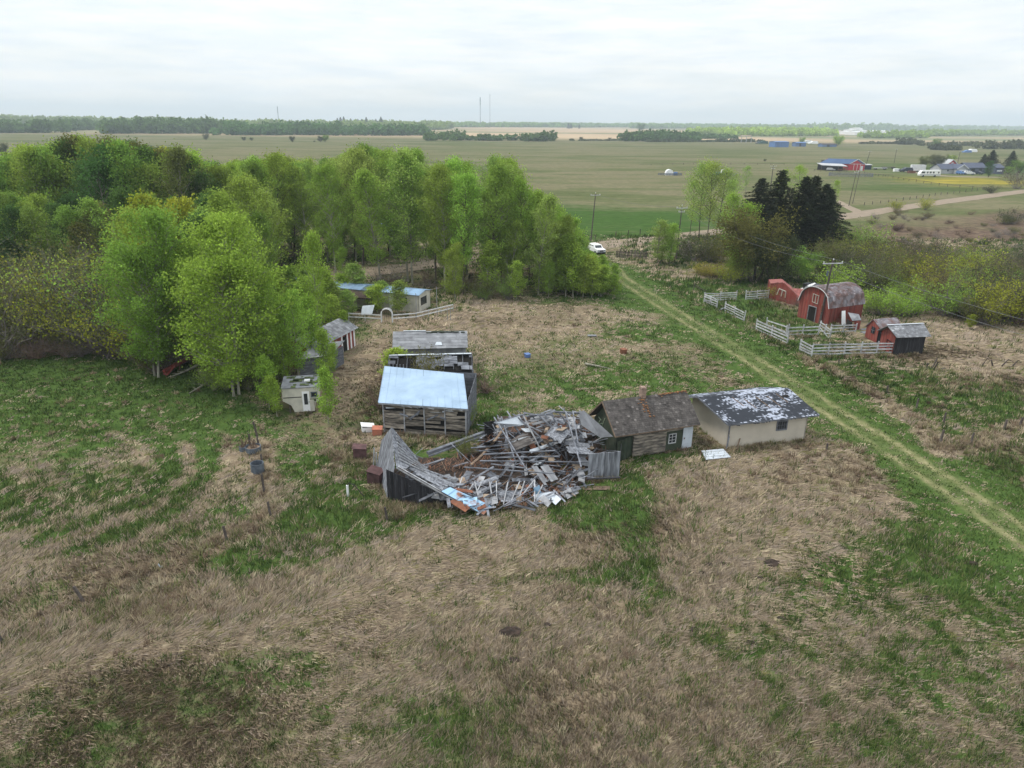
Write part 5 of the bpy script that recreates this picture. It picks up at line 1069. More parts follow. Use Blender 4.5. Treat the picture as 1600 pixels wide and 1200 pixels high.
mb = MB(); wm = (w0 + w1) / 2 + nn * .5; mb.beam(wm + Vector((0, 0, .9)), wm + Vector((0, 0, 1.7)), .04, .04, 1); mb.beam(w0 + nn * .5 + Vector((0, 0, 1.3)), w1 + nn * .5 + Vector((0, 0, 1.3)), .04, .04, 1); mb.build('frame', m_board, ww)
# dark shed
d0, d1 = A(1394, 554), A(1441, 552); f = Fr((d0.x, d0.y), math.atan2(d1.y - d0.y, d1.x - d0.x)); LS = (d1 - d0).length; foot(f, 0, LS, 0, 2.5, 0)
c = empty('dark_shed', f(LS / 2, 1.7), 'black fronted shed with a grey roof and red left end beside the rail fence', 'shed')
mb = MB(); wall_v(mb, f(0, 0), f(LS, 0), prof([(0, 2.2), (1, 2.2)]), bw=.2, a=.7, b=1.3, lean=(.0, 0, 0)); wall_v(mb, f(LS, 0), f(LS, 2.5), prof([(0, 2.2), (.5, 2.5), (1, 2.2)]), bw=.25); mb.build('front_wall', m_darkb, c)
mb = MB(); wall_v(mb, f(0, 2.5), f(0, 0), prof([(0, 2.2), (.5, 3.05), (1, 2.2)]), bw=.2); mb.build('gable_wall', m_red, c)
mb = MB(); g0, g1_ = f(0, 1.2, 0), f(0, .4, 0); oo = -f.d * .05; mb.slab([g0 + oo + Vector((0, 0, .1)), g1_ + oo + Vector((0, 0, .1)), g1_ + oo + Vector((0, 0, 1.3)), g0 + oo + Vector((0, 0, 1.5))], .03, 1); dd = mb.build('door', m_red, c)
mb = MB(); [mb.beam(a, b, .05, .07, .5) for a, b in ((g0 + oo * 1.7, g0 + oo * 1.7 + Vector((0, 0, 1.5))), (g0 + oo * 1.7 + Vector((0, 0, 1.5)), g1_ + oo * 1.7 + Vector((0, 0, 1.35))), (g1_ + oo * 1.7, g1_ + oo * 1.7 + Vector((0, 0, 1.35))))]; mb.build('frame', m_darkb, dd)
rc = [f(-.5, 1.15, 3.2), f(LS + .3, 1.15, 3.25), f(LS + .4, -.35, 2.15), f(-.1, -.35, 2.15)]; mb = MB(); roof_deck(mb, rc); roof_deck(mb, [f(LS + .3, 1.15, 3.25), f(-.5, 1.15, 3.2), f(-.4, 2.85, 2.15), f(LS + .3, 2.85, 2.15)]); tiles(mb, rc, 9, 15, .02, .03, lambda u, v: tn(.7, 1.25) * (1.6 if random.random() < .08 else 1)); rf = mb.build('roof', m_greyroof, c)
mb = MB(); mb.beam(f(-.5, 1.15, 3.28), f(LS + .3, 1.15, 3.33), .22, .05, 1); mb.build('ridge_cap', m_tinw, rf)

# corral fences
def rail_fence(pts, label, h=1.35, rails=4, name='rail_fence', m=None, cat='fence', group=None, sp=2.4, fall=0.0, sag=.03, rw=.14, drop=()):
    P = [A(*q) for q in pts]; c = empty(name, P[0], label, cat, group); m = m or m_fence
    for i in range(len(P) - 1):
        a_, b_ = P[i], P[i + 1]; n = max(1, round((b_ - a_).length / sp)); nrm = Vector((b_.y - a_.y, a_.x - b_.x, 0)).normalized()
        for k in range(n + (1 if i == len(P) - 2 else 0)):
            q = a_.lerp(b_, k / n); mb = MB(); z_ = float(gz(q.x, q.y)); mb.beam(q + Vector((0, 0, z_ - .15)), q + Vector((random.gauss(0, .04), random.gauss(0, .04) - fall, h + .08 + z_)), .12, .12, tn(.7, 1.1), up=(1, 0, 0)); mb.build('post', m, c)
        for r_ in range(rails):
            mb = MB(); z = h * (r_ + .6) / rails
            for k in range(n):
                if (i, r_, k) in drop: continue
                p = a_.lerp(b_, k / n) + nrm * .08; q = a_.lerp(b_, (k + 1) / n) + nrm * .08; mb.beam(p + Vector((0, -fall * z / h, z + random.gauss(0, sag))), q + Vector((0, -fall * z / h, z + random.gauss(0, sag))), .035, rw, tn(.75, 1.2))
            mb.build('rail', m, c)
    return c
rail_fence([(1150, 469), (1100, 471)][::-1], 'short whitewashed rail fence at the far left end of the corral', rails=4)
rail_fence([(1100, 472), (1120, 481)], 'short slanted whitewashed fence panel turning toward the track at the far corral corner', rails=4, sp=1.8)
rail_fence([(1165, 469), (1200, 466)], 'whitewashed rail fence joining the left side of the leaning red shed', rails=4)
rail_fence([(1132, 487), (1162, 502)], 'whitewashed gate panel standing alone between two corral openings', rails=4, sp=2.2)
rail_fence([(1181, 516), (1230, 538)], 'long whitewashed board fence slanting along the track beside the corral middle', rails=4, h=1.45, sp=3.0, rw=.17)
rail_fence([(1198, 512), (1230, 524)], 'second layer of whitewashed rails just behind the long slanting fence', rails=2, h=1.3, sp=3.0)
rail_fence([(1228, 526), (1278, 524)], 'whitewashed fence crossing the corral toward the foot of the utility pole', rails=3, h=1.35)
rail_fence([(1279, 517), (1296, 528)], 'collapsed crooked white fence panel right by the foot of the utility pole', rails=4, fall=.25, sag=.15, sp=1.7)
rail_fence([(1297, 521), (1336, 519)], 'whitewashed fence running to the tiny lean-to beside the barn', rails=3, h=1.2)
rail_fence([(1249, 548), (1268, 557)], 'short slanting whitewashed fence panel at the near left corral corner', rails=4, sp=1.8, rw=.17)
rail_fence([(1268, 556), (1394, 553)], 'longest whitewashed rail fence, running straight to the dark shed', rails=4, h=1.5, sp=2.0)
mb = MB(); q = A(1083, 455); mb.beam(q, q + Vector((.15, 0, 1.3)), .1, .1, 1); mb.beam(q + Vector((.1, 0, 1.1)), q + Vector((1.9, -.8, .1)), .1, .05, 1); mb.beam(q + Vector((.1, 0, .7)), q + Vector((2.6, -.6, .05)), .1, .05, .8); mb.solo('broken_gate', m_fpost, 'dark broken gate rails leaning on a post left of the corral', 'gate')
mb = MB(); q = A(1122, 486); mb.beam(q + Vector((0, 0, .1)), q + Vector((1.2, .6, .4)), .3, .05, 1); mb.beam(q + Vector((.4, 0, .05)), q + Vector((1.0, .9, .2)), .2, .05, .6); mb.solo('plank_heap', m_board, 'few dark planks dropped in the gap left of the lone corral gate panel', 'planks')
# dark picket fence by the road
Pk = [A(963, 402), A(988, 404), A(990, 404), A(1012, 405)]; c = empty('picket_fence', A(963, 402), 'dark weathered picket fence beside the track gateway near the gravel road', 'fence')
for a_, b_, n in ((Pk[0], Pk[1], 15), (Pk[2], Pk[3], 12)):
    for k in range(n):
        mb = MB(); q = a_.lerp(b_, k / n); mb.beam(q, q + Vector((random.gauss(0, .06), 0, random.uniform(1.2, 1.75))), .13, .06, tn(.5, 2.2), up=(0, 1, 0)); mb.build('picket', m_fpost, c)
    mb = MB(); mb.beam(a_ + Vector((0, .06, .5)), b_ + Vector((0, .06, .5)), .05, .12, .8); mb.beam(a_ + Vector((0, .06, 1.1)), b_ + Vector((0, .06, 1.1)), .05, .12, .8); mb.build('rail', m_fpost, c)
# ------------------------------------------------------------------ poles and wires
def pole(px, yb, yt, label, r0=.15, arms=((0, 2.4),), tilt=0.0, name='utility_pole', az=0.2, extra=False, h=None):
    P = A(px, yb); h = h or htof(P, yt); c = empty(name, P, label, 'utility pole'); top = P + Vector((tilt * h, 0, h))
    mb = MB(); mb.tube([P + Vector((0, 0, -.5)), P.lerp(top, .5), top], [r0, r0 * .85, r0 * .65], 8, 1); mb.build('pole', m_fpost if r0 < .3 else m_fpost, c)
    for dz, wd in arms:
        q = P.lerp(top, 1 - (dz + .25) / h) + Vector((0, -r0, 0)); d = Vector((math.cos(az), math.sin(az), 0)) * wd / 2; mb = MB(); mb.beam(q - d, q + d, .10, .12, 1.1)
        ar = mb.build('crossarm', m_fence, c)
        for s_ in (-.92, 0, .92):
            mb = MB(); i_ = q + d * s_ + Vector((0, 0, .06)) + (Vector((0, 0, .35)) if s_ == 0 else Vector()); mb.tube([i_, i_ + Vector((0, 0, .12)), i_ + Vector((0, 0, .22))], [.04, .07, .05], 6); mb.build('insulator', m_white, ar)
    if extra:
        q = P.lerp(top, .80); mb = MB(); mb.tube([q + Vector((-.4, -.1, -.3)), q + Vector((-.4, -.1, .35))], .14, 8); mb.beam(q, q + Vector((-.4, -.1, .2)), .05, .05, 1); mb.build('cutout', m_tub, c)
        q = P.lerp(top, .2); mb = MB(); mb.beam(q + Vector((-.14, -.14, 0)), q + Vector((-.14, -.14, .9)), .2, .15, 1); mb.build('meter_box', m_rust, c)
    return top
t1 = pole(1280, 506, 407, 'tall dark utility pole with a white crossarm standing before the bow roofed barn', .17, ((0.1, 2.9),), tilt=.05, extra=True)
t2 = pole(1056.5, 404.5, 323, 'slim grey utility pole with crossarm beside the airy aspen clump', .14, ((0, 2.2), (.7, 1.2)), tilt=.02)
t3 = pole(923, 376, 303, 'leaning dark utility pole behind the white vehicle at the end of the track', .15, ((0, 2.2),), tilt=.055)
t4 = pole(1203, 300, 241, 'distant utility pole rising behind the tallest spruce', .2, ((0, 2.6), (.9, 1.6)), h=10)
t5 = pole(1352, 262, 236, 'distant leaning utility pole at the right end of the blue roofed red barn', .2, ((0, 2.2),), tilt=.12)
t6 = pole(1326, 322, 268, 'thin utility pole left one of a pair beside the gravel road and driveway', .13, ((0, 1.6),), tilt=.06)
t7 = pole(1332, 318, 266, 'thin utility pole right one of a pair beside the gravel road and driveway', .12, ((0, 1.6),), tilt=.06)
t8 = pole(1397, 255, 233, 'faint distant pole in the pasture between the red barn and the farmhouse', .18, ((0, 1.6),))
t9 = pole(1496, 256, 236, 'faint distant pole in the pasture behind the farmhouse roof', .18, ((0, 1.6),))
tR = Vector((52.5, 44, 9.2))   # next pole of the line, outside the picture
def wire(a, b, sag, off=(0, 0, 0), r=.02, n=14):
    o = Vector(off); mb = MB(); mb.tube([a.lerp(b, k / n) + o - Vector((0, 0, sag * 4 * (k / n) * (1 - k / n))) for k in range(n + 1)], r, 4, 1, cap=False); return mb
m_wire = mat('aluminium wire', (0.17, 0.175, 0.18), (0.13, 0.135, 0.14), 1.0, .9)
for (a_, b_, s_, o_, lb) in ((t1, t2, 1.0, (.9, 0, 0), 'overhead wire from the barn pole to the slim grey pole, right strand'), (t1, t2, 1.3, (-.9, 0, -.2), 'overhead wire from the barn pole to the slim grey pole, left strand'),
    (t2, t3, .8, (0, 0, 0), 'overhead wire from the slim grey pole to the leaning pole by the vehicle'), (t1, tR, 1.0, (1.2, 0, -.1), 'overhead wire running down right from the barn pole, upper strand'), (t1, tR, 1.2, (0, 0, -1.0), 'overhead wire running down right from the barn pole, lower strand')):
    wire(a_, b_, s_, o_, .018).solo('overhead_wire', m_wire, lb, 'wire')
P = A(1307, 505) + Vector((0, 0, 0)); mb = wire(t1 - Vector((0, 0, 1)), A(1320, 470) , 0, r=.02, n=2); mb.solo('guy_wire', m_wire, 'thin guy wire running from the barn pole to the ground behind it', 'wire')

# ------------------------------------------------------------------ white vehicle at the end of the track
def suv(P, ang, label, body, s=1.0, name='white_suv', cat='car', L_=4.7, W=1.9, Hh=1.75, group=None, parts=True, hood=True):
    f = Fr((P.x, P.y), ang); z0 = P.z; c = empty(name, P, label, cat, group); mb = MB()
    if hood: side = [(-L_ / 2, .45), (-L_ / 2, .95), (-L_ / 2 + .1, 1.02), (-L_ / 2 + 1.15, 1.12), (-L_ / 2 + 1.75, Hh - .03), (-L_ / 2 + 2.1, Hh), (L_ / 2 - .45, Hh - .02), (L_ / 2 - .05, 1.1), (L_ / 2, .95), (L_ / 2, .45)]
    else: side = [(-L_ / 2, .45), (-L_ / 2, 1.3), (-L_ / 2 + .4, Hh - .1), (-L_ / 2 + .8, Hh), (L_ / 2 - .1, Hh), (L_ / 2, Hh - .2), (L_ / 2, .45)]
    def sect(w_, k): return [f(u * s, w_ * (W / 2) * (.86 if z > 1.15 else 1) * s, z * s + z0) for u, z in side]
    a_ = sect(-1, 0); b_ = sect(1, 0); n = len(side); vs = a_ + b_
    mb.add(vs, [list(range(n))[::-1], [n + k for k in range(n)]] + [[k, (k + 1) % n, n + (k + 1) % n, n + k] for k in range(n)], 1); bd = mb.build('body', body, c)
    if not parts: return c
    e = .012
    mb = MB()
    if hood:
        mb.slab([f((-L_ / 2 + 1.22) * s, -.72 * s, 1.19 * s + z0), f((-L_ / 2 + 1.70) * s, -.70 * s, (Hh - .12) * s + z0), f((-L_ / 2 + 1.70) * s, .70 * s, (Hh - .12) * s + z0), f((-L_ / 2 + 1.22) * s, .72 * s, 1.19 * s + z0)], -.03, 1)
    mb.build('windscreen', m_glass, c)
    for sg in (-1, 1):
        mb = MB(); v = sg * (W / 2 * .87 + .045) * s
        for u0, u1 in ((-L_ / 2 + 1.75, -L_ / 2 + 2.55), (-L_ / 2 + 2.65, -L_ / 2 + 3.45), (-L_ / 2 + 3.55, L_ / 2 - .5)):
            mb.slab([f(u0 * s, v, 1.16 * s + z0), f(u1 * s, v, 1.16 * s + z0), f((u1 - .05) * s, v * .985, (Hh - .15) * s + z0), f((u0 + .1) * s, v * .985, (Hh - .15) * s + z0)], .02 * sg, 1)
        mb.build('side_windows', m_glass, c)
    for u in (-L_ / 2 + .9, L_ / 2 - .9):
        for sg in (-1, 1):
            mb = MB(); mb.tube([f(u * s, sg * (W / 2 - .2) * s, .36 * s + z0), f(u * s, sg * (W / 2 + .02) * s, .36 * s + z0)], .36 * s, 14); wh = mb.build('wheel', m_black, c)
            mb = MB(); mb.tube([f(u * s, sg * (W / 2 - .05) * s, .36 * s + z0), f(u * s, sg * (W / 2 + .04) * s, .36 * s + z0)], .2 * s, 10); mb.build('rim', m_tub, wh)
    if hood:
        mb = MB(); mb.slab([f((-L_ / 2 - .02) * s, .45 * s, .62 * s + z0), f((-L_ / 2 - .02) * s, -.45 * s, .62 * s + z0), f((-L_ / 2 - .02) * s, -.45 * s, .88 * s + z0), f((-L_ / 2 - .02) * s, .45 * s, .88 * s + z0)], .03, 1); mb.build('grille', m_black, c)
        for sg in (-1, 1): mb = MB(); mb.box(f((-L_ / 2 - .01) * s, sg * .68 * s, .82 * s + z0), (.06, .34 * s, .18 * s), 1, f.a); mb.build('headlight', m_tub, c)
        mb = MB(); mb.box(f((-L_ / 2 - .03) * s, 0, .48 * s + z0), (.1, W * .98 * s, .16 * s), .8, f.a); mb.build('bumper', m_tub, c)
    return c
suv(A(931, 395), math.radians(112), 'white pickup like vehicle parked where the grassy track meets the gravel road', m_brightwhite, 1.0)

# ------------------------------------------------------------------ camper, mobile home and the sheds among the trees
f = Fr((A(461, 645).x, A(461, 645).y), math.radians(12)); foot(f, -1, 2.4, 0, 3.4, 0)
c = empty('camper', f(.8, 1.2), 'old cream truck camper with a mossy roof standing on the ground under the lime aspens', 'camper')
W2 = 2.45; body = [(-.95, 2.35), (-.95, 1.2), (-.25, .72), (0, .05), (1.75, .05), (1.75, .9), (W2 - .25, 1.0), (W2 - .25, 2.35)]
mb = MB(); D = 3.0
fr_ = [f(u, 0, z) for u, z in body]; bk_ = [f(u, D, z) for u, z in body]; n = len(body)
mb.add(fr_ + bk_, [list(range(n)), [2 * n - 1 - k for k in range(n)]] + [[(k + 1) % n, k, n + k, n + (k + 1) % n] for k in range(n)], 1); mb.build('body', m_cream, c)
mb = MB(); mb.slab([f(-1.02, -.06, 2.36), f(W2 - .18, -.06, 2.36), f(W2 - .18, D + .05, 2.42), f(-1.02, D + .05, 2.42)], -.07, 1); rf = mb.build('roof', m_greyroof, c)
mb = MB(); [mb.box(f(random.uniform(-.5, 2.1), random.uniform(0, 2.8), 2.5), (random.uniform(.2, .7), random.uniform(.15, .5), .03), tn(), f.a) for k in range(26)]; mb.build('moss', mat('roof moss', (0.09, 0.12, 0.04), (0.05, 0.07, 0.03)), rf)
mb = MB(); mb.box(f(1.2, 1.4, 2.55), (.5, .5, .12), 1, f.a); mb.build('roof_vent', m_white, rf)
mb = MB(); mb.slab([f(.75, -.03, .12), f(1.38, -.03, .12), f(1.38, -.03, 2.0), f(.75, -.03, 2.0)], .03, 1); d_ = mb.build('door', m_brightwhite, c)
mb = MB(); mb.slab([f(.9, -.05, .75), f(1.22, -.05, .75), f(1.22, -.05, 1.8), f(.9, -.05, 1.8)], .01, 1); mb.build('pane', m_glass, d_); mb = MB(); mb.box(f(1.32, -.07, 1.0), (.04, .05, .12), 1, f.a); mb.build('handle', m_black, d_)
win(f, c, 1.55, 2.05, 1.45, 1.9, 0, m_tub, nu=1, nz_=1); mb = MB(); mb.tube([f(1.85, -.03, 1.1), f(1.85, .02, 1.1)], .1, 10); mb.build('vent', m_black, c)
mb = MB(); mb.slab([f(-.9, -.012, 1.45), f(.7, -.012, 1.45), f(.7, -.012, 1.53), f(-.9, -.012, 1.53)], .01, 1); mb.slab([f(1.42, -.012, 1.2), f(2.15, -.012, 1.2), f(2.15, -.012, 1.27), f(1.42, -.012, 1.27)], .01, 1); mb.build('trim_stripe', m_black, c)
for u in (-.4, 2.1):
    mb = MB(); mb.beam(f(u, .1, -.1), f(u, .1, 1.0), .07, .07, 1); mb.build('jack_leg', m_fpost, c)

# mobile home with blue grey roof
pR = A(655, 489); pL = A(452, 468); f = Fr((pL.x, pL.y), math.atan2(pR.y - pL.y, pR.x - pL.x)); LM_ = (pR - pL).length
c = empty('mobile_home', f(LM_ / 2, 1.8), 'long cream mobile home with a blue grey roof half hidden by aspens', 'mobile home')
mb = MB()
for P in ([f(0, 0, 0), f(LM_, 0, 0), f(LM_, 0, 2.5), f(0, 0, 2.5)], [f(LM_, 0, 0), f(LM_, 3.6, 0), f(LM_, 3.6, 2.5), f(LM_, 1.8, 2.75), f(LM_, 0, 2.5)], [f(LM_, 3.6, 0), f(0, 3.6, 0), f(0, 3.6, 2.5), f(LM_, 3.6, 2.5)], [f(0, 3.6, 0), f(0, 0, 0), f(0, 0, 2.5), f(0, 1.8, 2.75), f(0, 3.6, 2.5)]): mb.slab(P, .08, 1)
mb.build('wall', m_cream, c)
m_blueroof = mat('blue grey metal roof', (0.22, 0.34, 0.50), (0.14, 0.20, 0.28), .6, .5, metal=.2, spec=.4, lo=.4, hi=.7)
mb = MB()
for k in range(12):
    u0 = LM_ * k / 12 - .15; u1 = LM_ * (k + 1) / 12 + (.15 if k == 11 else -.02); t = tn(.85, 1.15) * (.35 if k == 7 else 1)
    mb.slab([f(u0, -.2, 2.5), f(u1, -.2, 2.5), f(u1, 1.8, 2.85), f(u0, 1.8, 2.85)], .05, t); mb.slab([f(u0, 1.8, 2.85), f(u1, 1.8, 2.85), f(u1, 3.8, 2.5), f(u0, 3.8, 2.5)], .05, t)
mb.build('roof', m_blueroof, c)
for k, u in enumerate((2.5, 7, 11.5, LM_ - 3.0)): win(f, c, u, u + 1.3, 1.1, 2.0, 0, m_white, nu=2, nz_=1)
mb = MB(); mb.slab([f(LM_ + .03, .6, .9), f(LM_ + .03, 2.4, .9), f(LM_ + .03, 2.4, 2.0), f(LM_ + .03, .6, 2.0)], .03, 1); mb.build('end_window', m_glass, c)
mb = MB(); mb.slab([f(LM_ - 4.6, -.05, .3), f(LM_ - 3.7, -.05, .3), f(LM_ - 3.7, -.05, 2.2), f(LM_ - 4.6, -.05, 2.2)], .03, 1); mb.build('door', m_white, c)
c2 = empty('porch', f(LM_ * .62, -1.6), 'dark flat roofed porch shelter in front of the mobile home', 'porch'); mb = MB(); u0, u1 = LM_ * .45, LM_ * .72; mb.slab([f(u0, -3, 2.15), f(u1, -3, 2.15), f(u1, -.25, 2.35), f(u0, -.25, 2.35)], .1, 1); mb.build('roof', m_soil, c2)
for u in (u0 + .1, u1 - .1): mb = MB(); mb.beam(f(u, -2.9, 0), f(u, -2.9, 2.1), .1, .1, 1); mb.build('post', m_fpost, c2)
mb = MB(); q = A(575, 494); mb.slab([q + Vector((-.9, -.2, .2)), q + Vector((.6, -.3, .3)), q + Vector((.9, .4, 1.5)), q + Vector((-.8, .5, 1.3))], .06, 1); mb.solo('tarp_bundle', m_tinw, 'pale crumpled tarp draped beside the porch of the mobile home', 'tarp')
# roofed shape deeper in the grove
c = empty('hidden_shed', A(620, 372), 'shed with a pale roof only glimpsed through the aspens behind the mobile home', 'shed'); mb = MB(); q0, q1 = A(592, 369), A(650, 369); mb.slab([q0 + Vector((0, 0, 2.4)), q1 + Vector((0, 0, 2.4)), q1 + Vector((0, 4, 3.4)), q0 + Vector((0, 4, 3.4))], .08, 1); mb.build('roof', m_blueroof, c); mb = MB(); mb.slab([q0, q1, q1 + Vector((0, 0, 2.3)), q0 + Vector((0, 0, 2.3))], .08, 1); mb.build('wall', m_darkb, c)

# red shed with the long roof under the trees
q1 = A(556, 540); q0 = A(540, 549); q2 = A(562, 526)
c = empty('red_striped_shed', q1, 'red and white striped old shed peeking out of the trees behind the camper', 'shed')
d = (q1 - q0); ux = d.normalized(); bkv = Vector((-ux.y, ux.x, 0)) * 3.4; q00 = q1 - ux * 9.5
mb = MB(); wall_v(mb, q00, q1, prof([(0, 2.1), (1, 2.2)]), bw=.3, a=.8, b=1.2); wall_v(mb, q1, q1 + bkv, prof([(0, 2.2), (.5, 3.2), (1, 2.2)]), bw=.3, a=.3, b=.4); wall_v(mb, q00 + bkv, q00, prof([(0, 2.2), (.5, 3.2), (1, 2.2)]), bw=.3); wall_v(mb, q1 + bkv, q00 + bkv, prof([(0, 2.2), (1, 2.2)]), bw=.3); mb.build('wall', m_red, c)
nn = Vector((ux.y, -ux.x, 0)) * .05
for k, t in enumerate((0.15, .9, 1.7, 2.9)): mb = MB(); p = q1 - ux * t + nn; mb.slab([p - ux * .28 + Vector((0, 0, 0)), p, p + Vector((0, 0, 2.0)), p - ux * .28 + Vector((0, 0, 2.0))], .03, 1); mb.build('white_board', m_brightwhite, c)
mb = MB(); p = q1 - ux * 2.0 + nn; mb.slab([p - ux * .8, p, p + Vector((0, 0, 1.8)), p - ux * .8 + Vector((0, 0, 1.8))], .03, 1); mb.build('doorway', m_void, c)
rc = [q00 + bkv * .5 + Vector((0, 0, 3.3)), q1 + bkv * .5 + ux * .3 + Vector((0, 0, 3.3)), q1 + ux * .3 + nn * 6 + Vector((0, 0, 2.15)), q00 + nn * 6 + Vector((0, 0, 2.15))]; rb = [q1 + bkv * .5 + ux * .3 + Vector((0, 0, 3.3)), q00 + bkv * .5 + Vector((0, 0, 3.3)), q00 + bkv * 1.08 + Vector((0, 0, 2.1)), q1 + bkv * 1.08 + Vector((0, 0, 2.1))]
mb = MB(); roof_deck(mb, rc); roof_deck(mb, rb); tiles(mb, rc, 8, 20, .02, .03); mb.build('roof', m_greyroof, c)
# leaning panel and a low cabin in the trees
c = empty('tree_hidden_shed', A(500, 575), 'grey shed mostly hidden behind the saplings above the camper', 'shed'); q0, q1 = A(470, 590), A(516, 582); mb = MB(); mb.slab([q0, q1, q1 + Vector((0, 0, 2.0)), q0 + Vector((0, 0, 2.0))], .08, 1); mb.slab([q1, q1 + Vector((.8, 3, 0)), q1 + Vector((.8, 3, 2)), q1 + Vector((0, 0, 2))], .08, .8); mb.build('wall', m_board, c); mb = MB(); mb.slab([q0 + Vector((-.2, -.2, 2.0)), q1 + Vector((.2, -.2, 2.0)), q1 + Vector((1, 3.1, 2.6)), q0 + Vector((.6, 3.1, 2.6))], .08, 1); rf = mb.build('roof', m_greyroof, c); mb = MB(); mb.beam(q0 + Vector((-.2, -.25, 2.05)), q1 + Vector((.2, -.25, 2.05)), .06, .1, 1); mb.build('fascia', m_white, rf)
c = empty('red_machine', A(275, 585), 'long red farm implement lying under the trees at the left field edge', 'farm implement')
q0, q1 = A(257, 588), A(302, 568); mb = MB(); mb.beam(q0 + Vector((0, 0, .55)), q1 + Vector((0, 0, .9)), .25, .3, 1); mb.beam(q0 + Vector((.3, .5, .5)), q1 + Vector((0, .9, .6)), .12, .14, .8); mb.build('beam', m_red, c)
for t in (.05, .5, .95): mb = MB(); q = q0.lerp(q1, t); mb.beam(q + Vector((0, 0, -.1)), q + Vector((.1, .2, .8)), .1, .1, 1); mb.build('leg', m_rust, c)
mb = MB(); mb.beam(q0 + Vector((0, .2, .1)), q0 + Vector((.5, 1.2, .8)), .7, .06, 1); mb.build('side_panel', m_red, c)
for (a_, b_, lb) in (((268, 590), (312, 576), 'pale fallen branch below the red farm implement'), ((296, 616), (345, 590), 'thin fallen trunk lying in the grass left of the big lime aspen')):
    mb = MB(); p, q = A(*a_), A(*b_); mb.tube([p + Vector((0, 0, .1)), p.lerp(q, .5) + Vector((.1, 0, .25)), q + Vector((0, 0, .5))], [.06, .1, .14], 6); [mb.tube([p.lerp(q, t) + Vector((0, 0, .2)), p.lerp(q, t) + Vector((random.gauss(-.5, .3), random.gauss(0, .4), .4))], [.04, .01], 4) for t in (.2, .4, .6)]; mb.solo('fallen_branch', bark_g, lb, 'branch')

# white two rail fence with an arch before the mobile home
c = empty('garden_fence', A(600, 504), 'white two rail garden fence with an arched gate in front of the mobile home', 'fence')
run = [A(545, 500), A(596, 503)], [A(613, 503), A(650, 500), A(708, 486)]
for P in run:
    for i in range(len(P) - 1):
        n = max(1, round((P[i + 1] - P[i]).length / 2.4))
        for k in range(n + 1): q = P[i].lerp(P[i + 1], k / n); mb = MB(); mb.beam(q + Vector((0, .06, -.1)), q + Vector((0, .06, 1.0)), .07, .07, .9); mb.build('post', m_fence, c)
    for z in (.45, .92):
        mb = MB(); [mb.beam(P[i] + Vector((0, 0, z)), P[i + 1] + Vector((0, 0, z)), .04, .13, 1) for i in range(len(P) - 1)]; mb.build('rail', m_white, c)
a0, a1 = A(596, 504), A(613, 504); mid = (a0 + a1) / 2; R_ = (a1 - a0).length / 2; pts = [a0, a0 + Vector((0, 0, 1.2))] + [mid + Vector((-math.cos(t) * R_, 0, 1.2 + math.sin(t) * R_ * .9)) for t in [k * math.pi / 8 for k in range(1, 8)]] + [a1 + Vector((0, 0, 1.2)), a1]
mb = MB(); mb.tube(pts, .07, 6); mb.tube([p + Vector((0, .5, 0)) for p in pts], .05, 6); ar = mb.build('arch', m_white, c)
mb = MB(); [mb.beam(a0.lerp(a1, t) + Vector((0, .1, .1)), a0.lerp(a1, t) + Vector((0, .1, 1.5)), .04, .04, 1) for t in (.3, .5, .7)]; mb.build('gate', m_fpost, ar)
for k, (x, y, yt) in enumerate(((651, 496, 458), (683, 492, 448), (699, 500, 480), (704, 500, 478))):
    mb = MB(); P = A(x, y); h = htof(P, yt); mb.tube([P - Vector((0, 0, .1)), P + Vector((0, 0, h))], .045, 6); mb.solo('yard_post', m_pale, ['thin tall post at the right corner of the mobile home', 'thin tall post midway along the garden fence', 'thin post of a clothes stand in the grass, left one', 'thin post of a clothes stand in the grass, right one'][k], 'post')

# ------------------------------------------------------------------ small things in the yard
def crate_like(P, sz, label, m, name='box', rz=.2, tilt=.15, cat='box', lidm=None):
    c = empty(name, P, label, cat, None, rz); mb = MB(); w_, d_, h_ = sz
    for (cx, cy, sx, sy) in ((0, -d_ / 2, w_, .04), (0, d_ / 2, w_, .04), (-w_ / 2, 0, .04, d_ - .05), (w_ / 2, 0, .04, d_ - .05)): mb.box((cx, cy, h_ / 2), (sx, sy, h_), tn(.85, 1.1))
    mb.build('side', m, c, world=False); mb = MB(); mb.slab([(-w_ / 2 - .06, -d_ / 2 - .06, h_ + tilt), (w_ / 2 + .06, -d_ / 2 - .06, h_ + .02), (w_ / 2 + .06, d_ / 2 + .06, h_ + .04), (-w_ / 2 - .06, d_ / 2 + .06, h_ + tilt + .04)], .04, 1); mb.build('lid', lidm or m, c, world=False); return c
crate_like(A(575, 673), (1.0, .7, .45), 'white metal box lying at the left front corner of the tin roofed shed', m_brightwhite, 'white_box', .3, .2)
crate_like(A(590, 679), (.75, .7, .6), 'small orange tin bin between the white box and the tin roofed shed', m_orange, 'orange_bin', .1, .05)
m_drust = mat('dark rusted iron', (0.115, 0.060, 0.062), (0.060, 0.034, 0.034), 2.5, .8)
crate_like(A(563, 716), (.95, .8, .95), 'dark rusty iron cabinet in the weeds left of the ruin, the upper of two', m_drust, 'rusty_cabinet', .15, .12)
crate_like(A(588, 752), (1.0, .9, .8), 'dark rusty iron cabinet beside the ruin gable, the lower of two', m_drust, 'rusty_cabinet', -.3, .2)
crate_like(A(974, 552), (.62, .55, .5), 'small rusty burn box standing alone on the open yard', m_rust, 'burn_box', .3, .02)
crate_like(A(824, 558), (.5, .5, .38), 'blue plastic tub left on the dry grass of the yard', m_bluepl, 'blue_tub', .5, .03)
